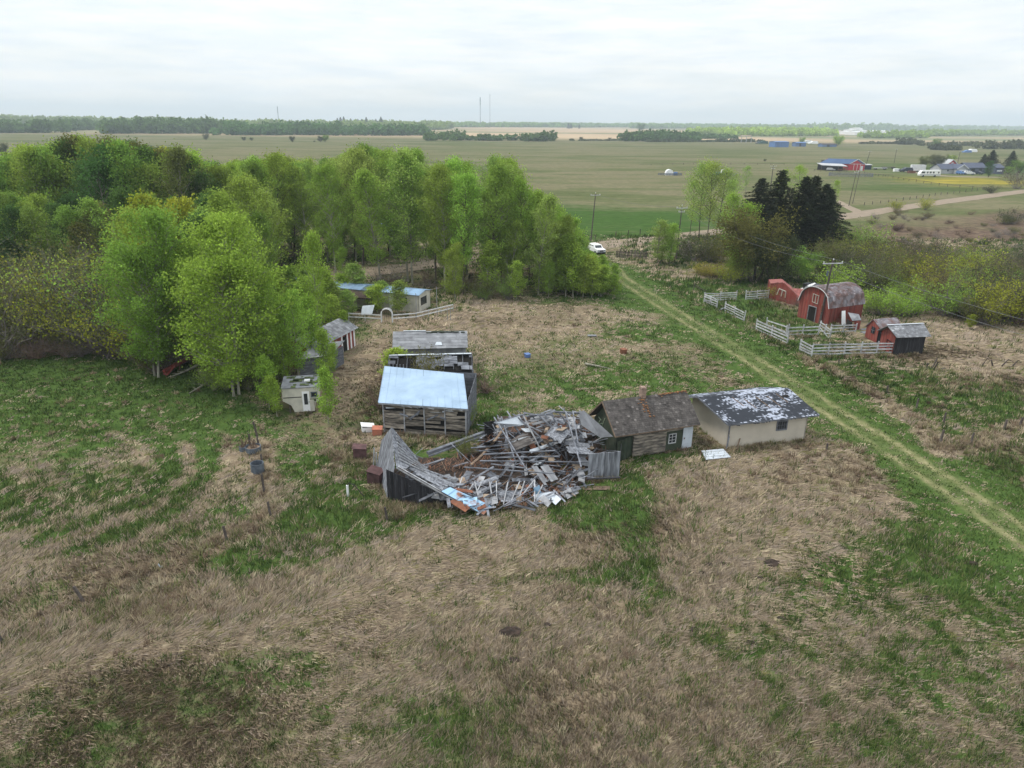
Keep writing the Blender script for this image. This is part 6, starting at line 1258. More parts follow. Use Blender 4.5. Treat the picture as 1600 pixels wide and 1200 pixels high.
P0, P1 = A(914, 570), A(958, 578); mb = MB(); mb.tube([P0 + Vector((0, 0, .14)), P0.lerp(P1, .5) + Vector((0, 0, .1)), P1 + Vector((0, 0, .06))], [.13, .11, .05], 7); mb.tube([P0.lerp(P1, .4) + Vector((0, 0, .1)), P0.lerp(P1, .6) + Vector((0, .5, .2))], [.05, .02], 5); mb.solo('fallen_log', bark_g, 'thin bleached log lying on the yard grass right of the blue tub', 'log')
mb = MB(); q = A(925, 525); mb.box(q + Vector((0, 0, .06)), (1.1, .5, .1), 1); mb.solo('flat_stone', m_greyroof, 'flat grey slab lying in the yard grass near the grove', 'slab')
mb = MB(); q = A(910, 762); [mb.beam(q + Vector((0, -.2 * k, .06 + .02 * k)), q + Vector((2.0, -.2 * k + .1, .06)), .16, .05, tn(.6, 1.2)) for k in range(3)]; mb.solo('flat_planks', m_brown, 'brown planks lying flat in front of the grey board panel of the ruin', 'planks')
def tub(P, r, h, label, name='metal_tub', fill=True):
    c = empty(name, P, label, 'tub'); mb = MB(); n = 18
    ro = [P + Vector((math.cos(6.283 * k / n) * r, math.sin(6.283 * k / n) * r, 0)) for k in range(n)]
    for k in range(n):
        a_, b_ = ro[k], ro[(k + 1) % n]; up = Vector((0, 0, h)); ia, ib = P + (a_ - P) * .92, P + (b_ - P) * .92
        mb.add([a_, b_, b_ + up, a_ + up, ib + up, ia + up, ib + Vector((0, 0, .1)), ia + Vector((0, 0, .1))], [[0, 1, 2, 3], [3, 2, 4, 5], [5, 4, 6, 7]], 1)
    mb.build('shell', m_tub, c); mb = MB(); mb.slab([P + (q - P) * .93 + Vector((0, 0, h * (.7 if fill else .25))) for q in ro], .05, 1); mb.build('earth_fill', m_soil if not fill else m_brown, c)
    if fill:
        mb = MB(); [mb.beam(P + Vector((random.gauss(0, r * .3), random.gauss(0, r * .3), h * .6)), P + Vector((random.gauss(0, r * .5), random.gauss(0, r * .4), h + random.uniform(.2, .75))), .04, .04, tn()) for k in range(14)]; mb.build('dry_stalks', m_brown, c)
tub(A(396, 705), .62, .45, 'larger zinc tub planter with dry stalks beside the left fence posts')
tub(A(381, 704), .34, .4, 'smaller zinc tub left of the larger planter by the fence posts')
tub(A(403, 737), .48, .75, 'round steel fire ring with dark inside, beside the left fence posts', 'fire_ring', False)
P = A(544, 777); c = empty('standpipe', P, 'white standpipe with a black hose sticking up from the green mound', 'pipe'); mb = MB(); mb.tube([P, P + Vector((0, 0, .95))], .085, 10); mb.build('pipe', m_brightwhite, c); Q = A(569, 780)
mb = MB(); mb.tube([P + Vector((0, 0, .95)), P + Vector((.1, 0, 1.15)), P.lerp(Q, .45) + Vector((0, 0, 1.05)), Q + Vector((0, 0, .2))], .03, 6); mb.build('hose', m_black, c)
_gp = 'old fence posts in the tall dead grass'
def fpost(x, yb, yt, label, lean=0, th=.11, m=None):
    P = A(x, yb); P.z = float(gz(P.x, P.y)) - .1; h = max(.6, htof(P, yt) * 1.3); mb = MB(); mb.beam(P, P + Vector((lean * h, 0, h)), th, th, tn(.8, 1.2), up=(0, 1, 0), w2=th * .8); mb.solo('fence_post', m or m_fpost, label, 'fence post')
for (x, yb, yt, ln, lb) in ((403, 684, 663, -.15, 'leaning fence post at the top of the left row, above the tubs'), (406, 700, 685, -.12, 'leaning fence post just right of the larger tub'), (391, 695, 681, 0, 'thin dark stake behind the larger tub'), (412, 729, 712, -.1, 'fence post beside the steel fire ring'), (413, 769, 745, -.03, 'upright fence post below the steel fire ring'), (423, 806, 788, -.08, 'weathered post at the bend of the left fence row'), (355, 845, 826, -.1, 'dark short post on the dead grass ridge left of the green patch'), (131, 938, 918, -.35, 'thin tilted iron stake in the lower left grass'), (2, 1004, 985, -.1, 'stake at the extreme lower left edge of the field'), (605, 812, 795, -.1, 'short grey stake in the green grass below the ruin gable'),
    (1291, 705, 694, 0, 'short dark post at the top of the dead grass patch right of the stucco building'), (1468, 694, 676, .05, 'thick dark fence post on the bend beside the grassy track'), (1516, 696, 681, .02, 'dark fence post right of the bend beside the grassy track'), (1568, 673, 659, .04, 'dark fence post left of the pair at the right edge'), (1592, 669, 656, .08, 'leaning dark fence post at the right edge of the field'), (1601, 668, 655, 0, 'last dark fence post cut by the right edge'), (1385, 613, 603, .03, 'thin post in the straw line below the longest corral fence'), (1432, 637, 624, 0, 'thin post halfway down the straw line toward the track bend'), (1474, 662, 647, 0, 'thin tall stake just above the track bend'), (1310, 568, 561, 0, 'thin post at the top of the straw line near the corral')):
    fpost(x, yb, yt, lb, ln, .16 if 'thick' in lb or 'edge' in lb else .14)
P = A(252, 889); mb = MB(); mb.beam(P, P + Vector((-.12, 0, .35)), .09, .03, .8); mb.beam(P + Vector((.1, 0, 0)), P + Vector((0, .1, .16)), .1, .03, .7); mb.solo('white_scrap', m_tinw, 'small white scrap sticking out of the grass at the left', 'scrap')
P = A(1455, 578); c = empty('dead_stump', P, 'dark dead stump with upright broken stems right of the dark shed', 'stump'); mb = MB(); [mb.beam(P + Vector((x, 0, 0)), P + Vector((x + l_, 0, h_)), .12, .1, tn(.6, 1.1)) for x, l_, h_ in ((-.6, .1, .8), (0, .35, 1.3), (.25, .3, .9), (.6, .9, .25))]; mb.build('stem', m_fpost, c)
P = A(1565, 572); mb = MB(); [mb.tube([P + Vector((x, 0, 0)), P + Vector((x + l_ * .5, 0, h_)), P + Vector((x + l_, 0, h_ * .6))], [.1, .06, .02], 5) for x, l_, h_ in ((-2.2, .8, .9), (-1, -.6, .7), (0, 1.2, .8), (1.2, .9, .7))]; mb.solo('deadwood', bark_d, 'dark broken deadwood branches in the straw grass at the right', 'deadwood')
# far roadside fences
def wirefence(pts, label, sp=6.0, h=1.1, rail=True):
    P = [A(*q) for q in pts]; c = empty('post_fence', P[0], label, 'fence')
    k_ = 0
    for i in range(len(P) - 1):
        n = max(1, round((P[i + 1] - P[i]).length / sp))
        for k in range(n):
            if k_ > 95: break
            k_ += 1; q = P[i].lerp(P[i + 1], k / n); mb = MB(); mb.beam(q, q + Vector((random.gauss(0, .06), 0, h * tn(.85, 1.1))), .16, .16, tn()); mb.build('post', m_fpost, c)
    if rail:
        mb = MB(); [mb.beam(P[i] + Vector((0, 0, h * .8)), P[i + 1] + Vector((0, 0, h * .8)), .06, .12, 1) for i in range(len(P) - 1)]; mb.build('rail', m_fpost, c)
wirefence([(930, 374), (962, 370), (1000, 366), (1040, 360)], 'dark post fence between the gravel road and the green pasture', 5, 1.2, False)
wirefence([(1372, 275), (1420, 283), (1480, 292), (1540, 297)], 'long dark rail fence in front of the yellow flowering pasture', 6, 1.2)
wirefence([(1350, 321), (1400, 315), (1470, 305), (1560, 294)], 'thin post fence along the far side of the gravel road', 6, 1.1, False)
wirefence([(1225, 258), (1100, 257), (1000, 259)], 'faint long fence crossing the pasture behind the spruces', 9, 1.2, True)
# ------------------------------------------------------------------ far country
def wood(name, spans, seed, mats='fresh', leafs=46, note=None):
    """a belt of trees: spans of (px0, px1, base py, top py, depth m, crown width m)"""
    r = np.random.default_rng(seed); C = []; Rr = []; Hh = []
    for (x0, x1, yb, yt, dep, cw) in spans:
        P0 = at(x0, yb); P1 = at(x1, yb); Ln = np.hypot(*(P1 - P0)[:2]); hm = (htof(P0, yt) + htof(P1, yt)) / 2
        n = int(Ln * dep / (cw * cw) * 1.2) + 3; n = min(n, 900)
        t = r.random(n); d = r.random(n) ** 1.3 * dep
        x = P0[0] + (P1[0] - P0[0]) * t; y = P0[1] + (P1[1] - P0[1]) * t + d
        hh = hm * (.62 + .4 * r.random(n)) * (.8 + .35 * vn(x / 60, y / 60, seed)) * np.where(d < cw, .75, 1)
        C.append(np.stack([x, y], 1)); Hh.append(hh); Rr.append(cw * (.4 + .35 * r.random(n)))
    C = np.concatenate(C); Hh = np.concatenate(Hh); Rr = np.concatenate(Rr); n = len(C)
    u = r.normal(0, 1, (n, leafs, 3)); u /= np.linalg.norm(u, axis=2)[:, :, None]; rad = (.55 + .5 * r.random((n, leafs)))[:, :, None]
    P = u * rad * np.stack([Rr, Rr, Hh * .5], 1)[:, None, :]; P[:, :, 2] += (Hh * .5)[:, None]; P[:, :, :2] += C[:, None, :]
    m = n * leafs; P = P.reshape(-1, 3); s_ = np.repeat(Rr, leafs)[:, None] * (.22 + .2 * r.random(m))[:, None]
    a = r.normal(0, 1, (m, 3)); a /= np.linalg.norm(a, axis=1)[:, None]; b = np.cross(a, r.normal(0, 1, (m, 3))); b /= np.linalg.norm(b, axis=1)[:, None]
    V = np.stack([P - a * s_, P - b * s_ * .8, P + a * s_, P + b * s_ * .8], 1); V[..., 2] = np.maximum(V[..., 2], 0.0)
    me = npmesh(name, V.reshape(-1, 3), np.arange(m * 4).reshape(-1, 4), np.repeat(.7 + .6 * r.random(n), leafs) * (.8 + .4 * r.random(m)))
    o = link(me, name, LM[mats]); tag(o, kind='stuff'); return o
wood('far_wood', [(-120, 60, 208, 183, 120, 12), (60, 120, 204, 184, 200, 12), (150, 335, 209, 181, 130, 13), (120, 175, 200, 188, 120, 13)], 61, 'dark')
wood('far_wood', [(330, 520, 211.5, 186, 120, 12), (520, 665, 212, 192, 90, 12)], 62, 'dark')
wood('far_wood', [(-150, 300, 196, 181, 250, 16), (300, 700, 201, 187, 260, 16), (520, 690, 203, 189, 300, 16)], 63, 'mid')
wood('far_hedge', [(660, 865, 220, 207, 26, 9), (668, 730, 218, 200, 24, 9), (820, 866, 221, 200, 24, 10)], 64, 'dark')
wood('far_wood', [(700, 1010, 199, 191.5, 320, 20), (1000, 1200, 201, 193, 320, 20)], 65, 'mid')
wood('far_wood', [(975, 1100, 221, 203, 60, 11), (1000, 1060, 218, 198, 40, 11), (1100, 1150, 217, 208, 40, 10)], 66, 'dark')
wood('far_wood', [(1090, 1310, 211, 198, 150, 14), (1140, 1310, 213, 200, 90, 12)], 67, 'fresh')
wood('far_wood', [(1290, 1800, 204.5, 197.5, 500, 26), (1180, 1420, 203, 195.5, 500, 24)], 68, 'mid')
wood('far_wood', [(1360, 1450, 216, 204, 60, 13), (1440, 1500, 213, 202, 90, 14), (1500, 1800, 212, 203.5, 160, 15)], 69, 'fresh')
wood('far_hedge', [(1410, 1445, 226, 215, 25, 9), (1440, 1535, 228, 220, 20, 8), (1540, 1800, 233, 219, 30, 9), (1350, 1410, 225, 221, 12, 7), (1470, 1500, 235, 224, 20, 9)], 70, 'dull')
wood('far_hedge', [(890, 1000, 220, 217, 10, 6), (1000, 1110, 222, 217, 12, 7), (1110, 1200, 222, 216, 14, 7)], 71, 'dull')
# distant spruce tips and single trees
def far_tree(px, yb, yt, kind, leaf, label, group=None, wide=1.0, cat='tree'):
    P = at(px, yb); return tree('distant_tree', P[0], P[1], htof(P, yt), kind, leaf, bark_d, label, cat, group, wide)
for k, px in enumerate((528, 533, 538, 549, 560, 566, 573, 588, 596, 622, 888, 892, 905, 1266, 1290, 1303)):
    far_tree(px, 201 if px < 1000 else 206, 183 + (px > 600) * 4 + (px > 850) * 4 + RR.uniform(-1.5, 2.5) + (px > 1000) * 5, 'spruce', 'spruce', 'dark spruce tip rising above the far tree line', 'spruces above the far tree line', 1.0)
for px, yb, yt, w_, lf, lb in ((322, 219, 207, 1.0, 'dull', 'lone small tree in the pasture, leftmost of the lone trees below the far wood'), (381, 220, 213, 1.4, 'dull', 'left one of two tiny bushes in the pasture below the far wood'), (393, 220, 214, 1.4, 'dull', 'right one of two tiny bushes in the pasture below the far wood'), (457, 222, 211, 1.2, 'dull', 'round lone bush in the pasture below the far wood'), (501, 222, 211, 1.2, 'dull', 'dark lone bush beside a paler one in the pasture'), (508, 222, 209, 1.2, 'mid', 'paler lone bush right of the dark one in the pasture'), (491, 222, 219, 1.4, 'dull', 'tiny low bush in the pasture left of the bush pair'),
    (5, 244, 219, 1.0, 'dull', 'sparse grey green tree cut by the left edge, in the pasture'), (908, 219, 213, 1.4, 'dull', 'small dark bush right of the far dark hedge'), (952, 219, 214, 1.4, 'dull', 'tiny round dark bush halfway along the far hedge line'), (1001, 205, 191, 1.3, 'dark', 'tall rounded tree standing above the far tree line near the middle'), (1252, 225, 213, 1.2, 'mid', 'rounded tree behind the blue machinery at the far farmyard'), (1308, 228, 209, 1.25, 'fresh', 'big rounded light green tree right of the far farmyard'), (1195, 252, 248, 1.5, 'dull', 'tiny dark bush left of the blue roofed red barn'), (1285, 254, 249, 1.6, 'purple', 'small grey bush behind the lean-to of the blue roofed barn'),
    (1462, 228, 214, 1.2, 'mid', 'rounded pale tree in the hedge line above the farmhouse'), (1485, 255, 240, 1.2, 'mid', 'tree with a golden top behind the small red gambrel barn'), (1186, 222, 217, 1.3, 'dull', 'tiny bush beside the far blue shed')):
    far_tree(px, yb, yt, 'maple', lf, lb, None, w_)
far_tree(1443, 262, 240, 'maple', 'olive', 'big round olive willow at the left of the far farmhouse yard', None, 1.15); far_tree(1463, 264, 238, 'maple', 'dull', 'big round brownish willow right next to the olive one by the farmhouse', None, 1.2)
for px, yb, yt, w_, lb in ((1533, 268, 240, 1.0, 'dark spruce left of the tallest one at the farmhouse'), (1545, 270, 234, 1.1, 'tallest dark spruce beside the farmhouse'), (1577, 266, 235, 1.1, 'dark spruce standing alone right of the farmhouse')): far_tree(px, yb, yt, 'spruce', 'spruce', lb, None, w_ * 1.3, 'spruce')
far_tree(1545, 277, 252, 'aspen_low', 'dark', 'dark green cone shaped tree in front of the farmhouse spruces', None, 1.3); far_tree(1592, 270, 246, 'maple', 'mid', 'rounded green tree at the right edge behind the big grey bush', None, 1.2); far_tree(1575, 272, 258, 'maple', 'fresh', 'small light green tree between the farmhouse and the big grey bush', None, 1.3)

def gable_house(name, pxl, pxr, yb, yt_wall, yt_ridge, depth, label, mw, mr, cat='house', gable_front=False, ang=None, openings=(), mats=None, trim=None):
    P0, P1 = A(pxl, yb), A(pxr, yb); f = Fr((P0.x, P0.y), math.atan2(P1.y - P0.y, P1.x - P0.x) if ang is None else ang); W = (P1 - P0).length; hw = htof(P0, yt_wall); hr = htof(P0, yt_ridge)
    c = empty(name, f(W / 2, depth / 2), label, cat); mb = MB(); D = depth
    if gable_front: quads = ([f(0, 0, 0), f(W, 0, 0), f(W, 0, hw), f(W / 2, 0, hr), f(0, 0, hw)], [f(W, D, 0), f(0, D, 0), f(0, D, hw), f(W / 2, D, hr), f(W, D, hw)], [f(W, 0, 0), f(W, D, 0), f(W, D, hw), f(W, 0, hw)], [f(0, D, 0), f(0, 0, 0), f(0, 0, hw), f(0, D, hw)])
    else: quads = ([f(0, 0, 0), f(W, 0, 0), f(W, 0, hw), f(0, 0, hw)], [f(W, D, 0), f(0, D, 0), f(0, D, hw), f(W, D, hw)], [f(W, 0, 0), f(W, D, 0), f(W, D, hw), f(W, D / 2, hr), f(W, 0, hw)], [f(0, D, 0), f(0, 0, 0), f(0, 0, hw), f(0, D / 2, hr), f(0, D, hw)])
    for q in quads: mb.slab(q, .2, 1)
    mb.build('wall', mw, c); mb = MB(); e = .4; z = .12
    if gable_front: mb.slab([f(-e, -e, hw - e * .4 + z), f(W / 2, -e, hr + z), f(W / 2, D + e, hr + z), f(-e, D + e, hw - e * .4 + z)][::-1], .15, 1); mb.slab([f(W / 2, -e, hr + z), f(W + e, -e, hw - e * .4 + z), f(W + e, D + e, hw - e * .4 + z), f(W / 2, D + e, hr + z)][::-1], .15, 1)
    else: mb.slab([f(-e, -e, hw - e * .4 + z), f(W + e, -e, hw - e * .4 + z), f(W + e, D / 2, hr + z), f(-e, D / 2, hr + z)], .15, 1); mb.slab([f(-e, D / 2, hr + z), f(W + e, D / 2, hr + z), f(W + e, D + e, hw - e * .4 + z), f(-e, D + e, hw - e * .4 + z)], .15, 1)
    mb.build('roof', mr, c)
    if trim and gable_front: mb = MB(); mb.beam(f(-e, -e - .05, hw - .1), f(W / 2, -e - .05, hr + .05), .12, .35, 1); mb.beam(f(W / 2, -e - .05, hr + .05), f(W + e, -e - .05, hw - .1), .12, .35, 1); mb.build('gable_trim', trim, c)
    for (nm, u0, u1, z0, z1, m) in openings:
        mb = MB(); mb.slab([f(W * u0, -.05, hw * z0), f(W * u1, -.05, hw * z0), f(W * u1, -.05, hw * z1), f(W * u0, -.05, hw * z1)], .06, 1); mb.build(nm, m, c)
    return c, f, W, hw, hr
m_redfar = mat('bright red siding', (0.50, 0.045, 0.07), (0.42, 0.04, 0.055), .5, .6); m_bluefar = mat('blue metal roof', (0.10, 0.17, 0.32), (0.085, 0.14, 0.27), .3, .6); m_slate = mat('slate grey shingles', (0.085, 0.10, 0.15), (0.065, 0.075, 0.11), .5, .8); m_bluegrey = mat('blue grey siding', (0.10, 0.12, 0.17), (0.085, 0.10, 0.14), .5, .8); m_bluebox = mat('blue painted steel', (0.10, 0.20, 0.42), (0.085, 0.16, 0.34), .4, .6); m_greycon = mat('pale grey steel', (0.42, 0.43, 0.45), (0.32, 0.33, 0.35), .3, .6); m_navy = mat('dark navy paint', (0.025, 0.035, 0.06), (0.02, 0.03, 0.05), 1, .4)
# red barn with the blue roof: gable at the right, long roof going left
P0, P1 = A(1326, 266), A(1350, 266.5); f = Fr((P0.x, P0.y), math.atan2(P1.y - P0.y, P1.x - P0.x) ); W = (P1 - P0).length; hw = 3.6; hr = 6.2; D = 16
ax = Vector((-.96, .28, 0)); c = empty('red_barn', f(0, 4), 'bright red barn with a blue roof on the far side of the gravel road', 'barn')
g = [P0, P1, P1 + Vector((0, 0, hw)), (P0 + P1) / 2 + Vector((0, 0, hr)), P0 + Vector((0, 0, hw))]; bkv = ax * D + Vector((0, 1.5, 0)); mb = MB(); mb.slab(g, .2, 1); mb.slab([p + bkv for p in g][::-1], .2, 1); mb.slab([P0 + bkv, P0, P0 + Vector((0, 0, hw)), P0 + bkv + Vector((0, 0, hw))], .2, .8); mb.slab([P1, P1 + bkv, P1 + bkv + Vector((0, 0, hw)), P1 + Vector((0, 0, hw))], .2, .8); mb.build('wall', m_redfar, c)
fo = Vector((.3, -.4, 0)); rid = g[3] + Vector((0, 0, .12)); mb = MB(); roof_deck(mb, [rid + fo, rid + bkv, P0 + bkv + Vector((-.3, -.4, hw)), P0 + fo + Vector((-.4, -.2, hw))], .15, 1); roof_deck(mb, [rid + bkv, rid + fo, P1 + fo + Vector((.4, 0, hw)), P1 + bkv + Vector((.4, 0, hw))], .15, 1); mb.build('roof', m_bluefar, c)
mb = MB(); mb.beam(P0 + Vector((-.3, -.45, hw)), g[3] + Vector((0, -.45, .15)), .12, .3, 1); mb.beam(g[3] + Vector((0, -.45, .15)), P1 + Vector((.3, -.45, hw)), .12, .3, 1); mb.beam(P0.lerp(P1, .04) + Vector((0, -.25, hw)), P0.lerp(P1, .96) + Vector((0, -.25, hw)), .1, .22, 1); [mb.beam(P0.lerp(P1, t) + Vector((0, -.3, 0)), P0.lerp(P1, t) + Vector((0, -.3, hw - .1)), .2, .08, 1, up=(0, 1, 0)) for t in (.28, .5, .70)]; mb.build('white_trim', m_white, c)
mb = MB(); a_, b_ = P0.lerp(P1, .74) + Vector((0, -.25, 0)), P0.lerp(P1, .88) + Vector((0, -.25, 0)); mb.slab([a_, b_, b_ + Vector((0, 0, 2.6)), a_ + Vector((0, 0, 2.6))], .06, 1); mb.build('door', m_white, c)
c = empty('machine_shelter', A(1300, 265), 'open grey roofed machine shelter attached left of the blue roofed red barn', 'shelter'); a_, b_ = A(1283, 266.3), A(1323, 268.3); mb = MB(); mb.slab([a_ + Vector((0, 0, 3.0)), b_ + Vector((0, 0, 3.0)), b_ + Vector((0, 8, 3.9)), a_ + Vector((0, 8, 3.9))], .25, 1); mb.build('roof', m_greycon, c)
for t in (0, .33, .66, 1): mb = MB(); mb.beam(a_.lerp(b_, t), a_.lerp(b_, t) + Vector((0, 0, 2.9)), .25, .25, 1); mb.build('post', m_fpost, c)
mb = MB(); mb.slab([a_ + Vector((0, 6, 0)), b_ + Vector((0, 6, 0)), b_ + Vector((0, 6, 3.2)), a_ + Vector((0, 6, 3.2))], .2, 1); mb.build('back_wall', m_darkb, c)
suv(A(1298, 267), 2.9, 'old grey tractor like vehicle parked before the open machine shelter', m_greycon, 1.0, 'old_car', parts=False); suv(A(1315, 267), .4, 'rusty reddish car parked between the shelter and the red barn', m_rust, 1.0, 'old_car', parts=False)
gable_house('grey_trailer_shed', 1352, 1361, 265, 257.5, 256.8, 5, 'small dark shed with a pale roof right of the blue roofed red barn', m_navy, m_greycon, 'shed')
for px, yb, lb in ((1375, 265, 'long pale flat wagon in the pasture right of the red barn, left one'), (1388, 263.5, 'long dark flat wagon in the pasture right of the red barn, right one')):
    P = A(px, yb); c = empty('flat_wagon', P, lb, 'wagon'); mb = MB(); mb.box(P + Vector((0, 0, .9)), (8, 2.4, .35), 1); mb.build('deck', m_greycon if px < 1380 else m_fpost, c)
    for s_ in (-2.8, 2.8): mb = MB(); mb.tube([P + Vector((s_, -1.3, .45)), P + Vector((s_, 1.3, .45))], .45, 10); mb.build('wheel', m_black, c)
# round pen
c = empty('round_pen', A(1330, 272), 'round grey livestock pen in front of the blue roofed red barn', 'pen'); C0 = A(1329, 275.5)
for k in range(36):
    a_ = 2 * math.pi * k / 36; b_ = 2 * math.pi * (k + 1) / 36; p, q = C0 + Vector((math.cos(a_) * 11, math.sin(a_) * 8, 0)), C0 + Vector((math.cos(b_) * 11, math.sin(b_) * 8, 0)); mb = MB()
    mb.beam(p, p + Vector((0, 0, 1.7)), .14, .14, 1); [mb.beam(p + Vector((0, 0, z)), q + Vector((0, 0, z)), .07, .16, 1) for z in (.4, .9, 1.5)]; mb.build('panel', m_board, c)
wirefence([(1272, 268), (1300, 269.5), (1322, 270)], 'weathered board pen fence below the open machine shelter', 3, 1.5); wirefence([(1350, 272), (1372, 276), (1395, 276)], 'low dark fence leading right from the round livestock pen', 4, 1.2)
# motorhome
f = Fr((A(1437, 276.5).x, A(1437, 276.5).y), .04); c = empty('motorhome', f(5.5, 1.2), 'white motorhome with dark windows parked beside the yellow flowering pasture', 'motorhome'); mb = MB(); side = [(0, .7), (-.1, 1.6), (.9, 3.3), (10.8, 3.5), (11, .7)]; n = len(side); fr_ = [f(u, 0, z) for u, z in side]; bk_ = [f(u, 2.5, z) for u, z in side]; mb.add(fr_ + bk_, [list(range(n))[::-1], [n + k for k in range(n)]] + [[k, (k + 1) % n, n + (k + 1) % n, n + k] for k in range(n)], 1); mb.build('body', m_brightwhite, c)
for u0, u1 in ((.6, 2.4), (3.4, 4.2), (4.9, 5.9), (6.6, 7.5), (9.4, 10.1)): mb = MB(); mb.slab([f(u0, -.04, 1.9), f(u1, -.04, 1.9), f(u1, -.04, 2.7), f(u0, -.04, 2.7)], .05, 1); mb.build('window', m_glass, c)
mb = MB(); mb.slab([f(0, -.03, .95), f(10.9, -.03, .95), f(10.9, -.03, 1.35), f(0, -.03, 1.35)], .04, 1); mb.build('stripe', m_greycon, c)
for u in (1.8, 8.0): mb = MB(); mb.tube([f(u, -.06, .5), f(u, .4, .5)], .5, 12); mb.build('wheel', m_black, c)
# box trailer, dark truck etc
f = Fr((A(1424, 269).x, A(1424, 269).y), -.15); c = empty('box_trailer', f(3.5, 1.2), 'plain white box trailer behind the motorhome', 'trailer'); mb = MB(); mb.box(f(3.6, 1.3, 2.4), (7.6, 2.6, 3.4), 1, -.15); mb.build('box', m_white, c); [(lambda m_: (m_.tube([f(u, -.05, .5), f(u, .3, .5)], .45, 10), m_.build('wheel', m_black, c)))(MB()) for u in (3.0, 4.2)]
suv(A(1415, 269), .1, 'dark blue pickup parked left of the white box trailer', m_navy, 1.5, 'dark_pickup'); suv(A(1501, 272.5), 1.9, 'dark blue car parked at the front of the farmhouse, left one of the parked cars', m_bluebox, 1.1, 'parked_car'); suv(A(1514, 273), 2.8, 'white car parked at the front of the farmhouse between two dark cars', m_white, 1.15, 'parked_car'); suv(A(1528, 272.5), 1.9, 'very dark car nearest the spruces at the farmhouse', m_navy, 1.1, 'parked_car'); suv(A(1508, 271), 1.9, 'black pickup squeezed between the blue and the white parked cars', m_black, 1.1, 'parked_car')
f0 = A(1400, 268); crate_like(f0, (3, 1.5, 1.6), 'small white tank on the grass left of the dark blue pickup', m_brightwhite, 'water_tank', .1, .05, 'tank'); crate_like(A(1424, 270.5), (4, 1.5, 1.2), 'rusty orange machinery pile below the white box trailer', m_rust, 'machinery', .1, .3, 'machinery')
gable_house('farmhouse', 1470, 1495, 271.5, 264, 257, 9, 'long low white farmhouse with a slate grey roof in the far farmyard', m_greycon, m_slate, 'house', openings=(('window', .35, .45, .5, .85, m_glass), ('door', .75, .83, .05, .85, m_glass)))
gable_house('farmhouse_garage', 1494, 1511, 272, 264, 257.5, 9, 'pale garage wing with a dark gable at the right end of the farmhouse', m_greycon, m_slate, 'garage', True, openings=(('garage_door', .2, .8, .05, .85, m_white),), trim=m_white)
gable_house('blue_grey_house', 1510, 1540, 271, 262, 255, 9, 'dark blue grey house with a white trimmed gable right of the white farmhouse', m_bluegrey, m_slate, 'house', openings=(('window', .2, .4, .4, .8, m_glass), ('window', .6, .75, .4, .8, m_glass)))
gable_house('blue_grey_wing', 1554, 1567, 272, 262, 257, 8, 'dark blue grey house end glimpsed right of the cone shaped tree', m_bluegrey, m_slate, 'house', openings=(('window', .2, .8, .4, .6, m_white),))
gable_house('small_gambrel_barn', 1479, 1494, 263, 256.5, 249.5, 9, 'small red barn with a pale roof rising behind the white farmhouse', m_redfar, m_greycon, 'barn', True, openings=(('loft_door', .4, .6, 1.05, 1.4, m_white),), trim=m_white)
# far farmyard with the blue shed
gable_house('blue_shed', 1211.5, 1232, 230, 221.5, 220.8, 12, 'long plain blue shed in the far farmyard above the red barn', m_bluebox, m_bluebox, 'shed', openings=(('door', .1, .3, .05, .85, m_bluefar),))
gable_house('blue_grey_shed', 1244, 1259, 229, 223, 222, 8, 'lower blue grey shed beside white vehicles in the far farmyard', m_bluefar, m_bluebox, 'shed', openings=(('door', .3, .5, .05, .85, m_navy),))
gable_house('low_dark_shed', 1285, 1307, 229.5, 225.5, 224, 8, 'low brown shed at the right end of the far farmyard under the rounded tree', m_bluefar, m_fpost, 'shed', openings=(('door', .3, .5, .05, .85, m_navy),))
suv(A(1192, 226), .2, 'dark green truck parked left of the far blue shed', mat('green paint', (.03, .08, .07), (.02, .06, .06)), 2.6, 'far_truck', parts=False); suv(A(1186, 225.5), .2, 'second dark vehicle at the far left end of the far farmyard', m_navy, 2.0, 'far_truck', parts=False); suv(A(1260, 225), .2, 'tall white truck right of the blue grey shed in the far farmyard', m_brightwhite, 2.9, 'white_truck', parts=False); suv(A(1270, 226), .1, 'low white vehicle right of the tall white truck in the far farmyard', m_brightwhite, 2.6, 'white_truck', parts=False); suv(A(1517, 239), .1, 'tiny white car crossing the pasture behind the farmhouse', m_brightwhite, 2.2, 'far_car', parts=False); suv(A(1510, 239.5), .1, 'tiny blue car just left of the tiny white one in the pasture', m_bluebox, 1.8, 'far_car', parts=False)
c = empty('far_silo_frame', A(1170, 223), 'pale open frame shelter left of the far farmyard', 'shelter'); P = A(1170, 223); mb = MB(); mb.slab([P + Vector((-12, 0, 9)), P + Vector((4, 0, 9)), P + Vector((4, 6, 10)), P + Vector((-12, 6, 10))], .4, 1); mb.build('roof', m_ply, c); [(lambda m_: (m_.beam(P + Vector((x, 0, 0)), P + Vector((x, 0, 9)), .7, .7, 1), m_.build('post', m_greycon, c)))(MB()) for x in (-11, -4, 3)]
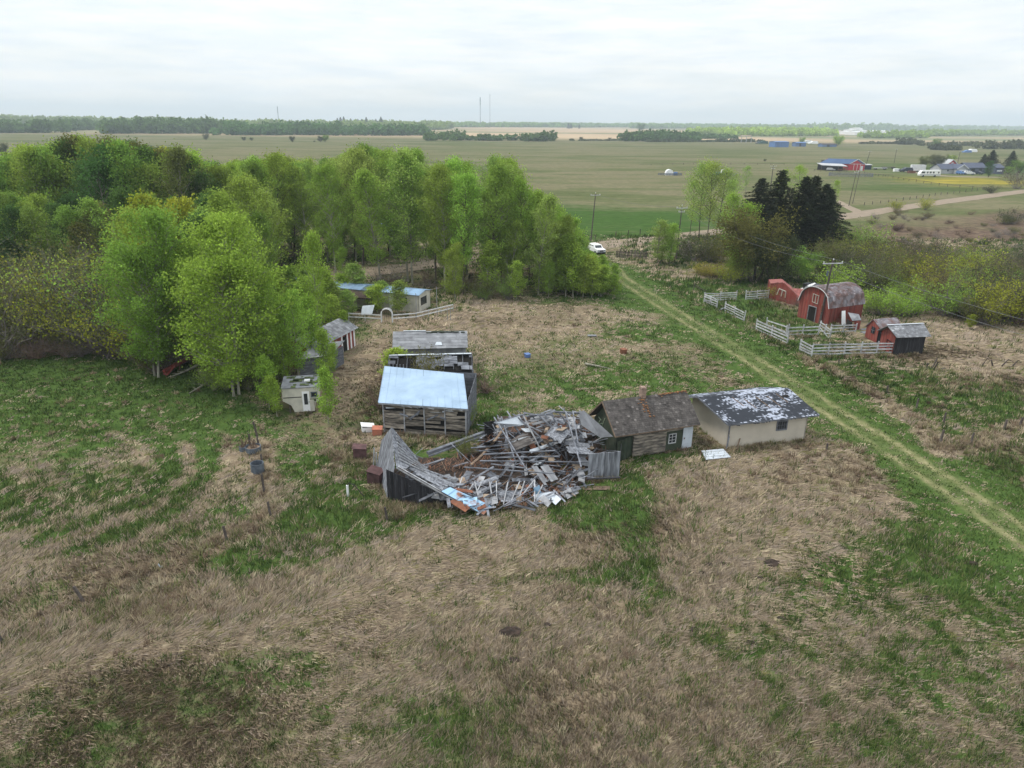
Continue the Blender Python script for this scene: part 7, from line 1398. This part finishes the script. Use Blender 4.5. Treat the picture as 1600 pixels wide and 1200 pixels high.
# fenced wellheads in the pasture
for px, yb, side_, lb in ((1046, 274, 1, 'white domed calf shelter inside small blue grey panels, left one in the pasture'), (1132, 274, -1, 'white shelter beside blue grey panels, right one in the pasture above the airy aspens')):
    P = A(px, yb); c = empty('calf_shelter', P, lb, 'shelter'); mb = MB(); n = 9; q = P + Vector((0, 0, 0)); a_ = [q + Vector((-2 + 4 * k / 8, 0, .9 + 2.0 * math.sin(math.pi * k / 8) ** .45)) for k in range(n)]; a_ = [q + Vector((-2, 0, 0))] + a_ + [q + Vector((2, 0, 0))]; b_ = [p + Vector((0, 3, 0)) for p in a_]; n = len(a_); mb.add(a_ + b_, [list(range(n)), [2 * n - 1 - k for k in range(n)]] + [[(k + 1) % n, k, n + k, n + (k + 1) % n] for k in range(n)], 1); mb.build('shell', m_brightwhite, c)
    mb = MB(); [mb.beam(P + Vector((x, -1, 0)), P + Vector((x, -1, 1.1)), .15, .15, 1) for x in np.linspace(-6, 6, 9)]; [mb.beam(P + Vector((-6, -1, z)), P + Vector((6, -1, z)), .08, .22, 1) for z in (.35, .7, 1.05)]; [mb.beam(P + Vector((6 * side_, -1, z)), P + Vector((6 * side_ , 4, z)), .08, .2, 1) for z in (.4, 1.0)]; mb.build('panel_fence', m_tub, c); mb = MB(); mb.box(P + Vector((3.2 * side_, .8, .8)), (1.8, 1.8, 1.6), 1); mb.build('feed_box', m_bluebox, c)
# faint white industrial buildings at the horizon and masts
for k, (x0, x1, yb, yt) in enumerate(((1322, 1330, 210, 205), (1331, 1336, 209, 202), (1336, 1349, 211, 205.5), (1338, 1347, 207, 199.5), (1347, 1354, 208, 203), (1364, 1376, 207.5, 203.5), (1377, 1392, 207.5, 204), (1393, 1404, 208, 204.5), (1412, 1420, 209, 206))):
    gable_house('white_plant_building', x0, x1, yb, yt + .8, yt, 30, 'white industrial building of the plant shimmering at the horizon on the right', m_brightwhite, m_brightwhite, 'building'); bpy.context.scene.collection.objects[-1]
for o in list(COL.objects):
    if o.name.startswith('white_plant_building'): o['group'] = 'white plant buildings at the horizon'
for k, (px, yb, yt, lb) in enumerate(((750.5, 199, 158, 'tall thin mast at the horizon, the taller and nearer one of two'), (765.5, 199, 154, 'faint thin mast at the horizon right of the taller dark one'), (436, 196, 170, 'small thin mast above the far wood at the left'), (1558, 206, 195, 'thin mast above the horizon near the right edge'))):
    P = A(px, yb); h = htof(P, yt); h = h if h < 59 else (yb - yt) * P.y / 1110; mb = MB(); r_ = P.y * .0004
    mb.tube([P, P + Vector((0, 0, h))], r_ if k != 1 else r_ * .6, 6); 
    if k == 0: mb.tube([P + Vector((0, 0, h * .75)), P + Vector((0, 0, h))], r_ * 1.5, 6)
    mb.solo('radio_mast', m_tub, lb, 'mast')
# ------------------------------------------------------------------ the air
hz = bpy.data.materials.new('air'); hz.use_nodes = True; t = hz.node_tree; t.nodes.remove(t.nodes['Principled BSDF']); pv = t.nodes.new('ShaderNodeVolumePrincipled'); pv.inputs['Color'].default_value = (0.80, 0.92, 1.0, 1); pv.inputs['Density'].default_value = 0.00018; pv.inputs['Anisotropy'].default_value = 0.0; t.links.new(pv.outputs[0], t.nodes['Material Output'].inputs['Volume'])
mb = MB(); mb.box((0, 3700, 63.5), (15000, 8600, 135), 1); tag(mb.build('haze', hz), kind='stuff')
for nm, n_, per, kg, wd, ln, sd_ in (('dead_grass', 96000, 9, False, .046, .40, 1), ('green_grass', 92000, 7, True, .042, .32, 4)):
    o = link(grass(nm, n_, (19.0, 170.0), per, kg, wd, ln, sd_), nm, M_BLADE); tag(o, kind='stuff')
# tall tussocks standing out of the matted grass
def tussocks():
    r = np.random.default_rng(77); Q = []
    def put(x, y, s_, n=1): Q.append((x, y, s_))
    for k in range(900):
        y = 20 * (110 / 20) ** r.random(); x = (r.random() * 2 - 1) * (y * .78 + 5)
        g, t, b = field(np.array([x]), np.array([y]))
        if t[0] > .12 or pdist(np.array([x]), np.array([y]), TRACK)[0][0] < 5 or not clear_of(np.array([x]), np.array([y]))[0]: continue
        if vn(x / 4, y / 4, 50) < .5: continue
        put(x, y, r.uniform(.35, .8))
    for P, n, sp in ((STRAWLINES[0], 240, .5), (STRAWLINES[1], 120, .4)):
        for k in range(n):
            i = r.integers(0, len(P) - 1); q = P[i] + (P[i + 1] - P[i]) * r.random() + r.normal(0, sp, 2); put(q[0], q[1], r.uniform(.4, .9))
    for bx, by, rx, ry, n in ((1325, 735, 62, 45, 150), (1220, 745, 90, 35, 90), (1120, 705, 70, 6, 40), (1230, 700, 60, 6, 40), (545, 715, 40, 30, 70), (610, 800, 40, 12, 40), (215, 950, 110, 40, 120), (1500, 600, 90, 30, 120), (650, 690, 50, 8, 40), (600, 640, 20, 30, 40), (930, 690, 30, 10, 20), (1400, 700, 60, 20, 50)):
        for k in range(n):
            q = at(bx + r.normal(0, rx * .5), by + r.normal(0, ry * .5)); put(q[0], q[1], r.uniform(.35, .85))
    Q = np.array(Q); Q = Q[clear_of(Q[:, 0], Q[:, 1]) & (pdist(Q[:, 0], Q[:, 1], TRACK)[0] > 3.2)]
    W_ = []
    for a, b, m_ in (((602, 681), (724, 682), 40), ((962, 712), (1064, 699), 50), ((1095, 690), (1130, 702), 24), ((1140, 703), (1256, 689), 46), ((606, 786), (712, 790), 44), ((598, 760), (604, 786), 12), ((918, 752), (968, 749), 20), ((1268, 558), (1394, 556), 50), ((1394, 556), (1442, 553), 16), ((1181, 518), (1230, 541), 20), ((1230, 527), (1278, 526), 16), ((456, 648), (490, 640), 12), ((1270, 495), (1292, 511), 8), ((1293, 511), (1340, 503), 14), ((552, 722), (574, 722), 9), ((578, 760), (598, 758), 9), ((378, 708), (412, 708), 9), ((1201, 468), (1242, 481), 12), ((733, 640), (736, 680), 12)):
        A0, B0 = at(*a), at(*b)
        for k in range(m_): q = A0 + (B0 - A0) * r.random() + [r.normal(0, .08), -abs(r.normal(.1, .18)), 0]; W_.append((q[0], q[1], r.uniform(.3, .75)))
    Q = np.concatenate([Q, np.array(W_)]); n = len(Q); per = 34
    X = np.repeat(Q[:, 0], per); Y = np.repeat(Q[:, 1], per); S_ = np.repeat(Q[:, 2], per); m = n * per
    az = np.repeat(r.random(n) * 6.28, per) + r.normal(0, 1.3, m); L_ = S_ * r.uniform(.5, 1.1, m); el = r.uniform(.35, 1.35, m)
    X = X + r.normal(0, .14, m); Y = Y + r.normal(0, .14, m); Z = gz(X, Y); W = np.maximum(.02, .0013 * Y) * r.uniform(.7, 1.3, m)
    bx, by = -np.sin(az) * W / 2, np.cos(az) * W / 2; V = np.empty((m, 3, 3))
    V[:, 0] = np.stack([X - bx, Y - by, Z - .03], 1); V[:, 1] = np.stack([X + bx, Y + by, Z - .03], 1); V[:, 2] = np.stack([X + np.cos(az) * np.cos(el) * L_, Y + np.sin(az) * np.cos(el) * L_, Z + np.sin(el) * L_ * .75], 1)
    pal = np.array([(0.40, 0.33, 0.22), (0.28, 0.215, 0.15), (0.20, 0.14, 0.10), (0.48, 0.42, 0.29), (0.20, 0.21, 0.09)]); c = pal[r.choice(5, n, p=[.3, .26, .2, .12, .12])]
    return npmesh('tall_grass_tussocks', V.reshape(-1, 3), np.arange(m * 3).reshape(-1, 3), np.repeat(r.uniform(.75, 1.25, n), per) * r.uniform(.6, 1.05, m), np.repeat(c, per, 0))
tag(link(tussocks(), 'tall_grass_tussocks', M_BLADE), kind='stuff')
for k, (x, y, s_) in enumerate(((800, 985, 1.0), (855, 976, .4), (803, 1030, .5), (1109, 882, .45), (1129, 881, .5), (1097, 894, .3), (1186, 903, .4), (1085, 985, .5), (1205, 880, .8), (1520, 880, .5), (1448, 935, .5), (1222, 966, .5), (1170, 1005, .5))):
    P = A(x, y); P.z = float(gz(P.x, P.y)); mb = MB(); n = 14; ring = lambda f_, z, j: [P + Vector((math.cos(6.283 * i / n) * s_ * f_ * random.uniform(1 - j, 1 + j), math.sin(6.283 * i / n) * s_ * .6 * f_ * random.uniform(1 - j, 1 + j), z * random.uniform(.7, 1.2))) for i in range(n)]
    R3 = [ring(.75, -.05, .15), ring(.5, .13 * s_ + .04, .2), ring(.2, .20 * s_ + .06, .3)]; vs = R3[0] + R3[1] + R3[2]
    mb.add(vs, [[a * n + i, a * n + (i + 1) % n, (a + 1) * n + (i + 1) % n, (a + 1) * n + i] for a in range(2) for i in range(n)] + [[2 * n + i for i in range(n)]], 1); mb.solo('earth_mound', m_soil, 'small dark burrow mound of earth in the matted foreground grass', 'mound', 'burrow mounds in the foreground grass')
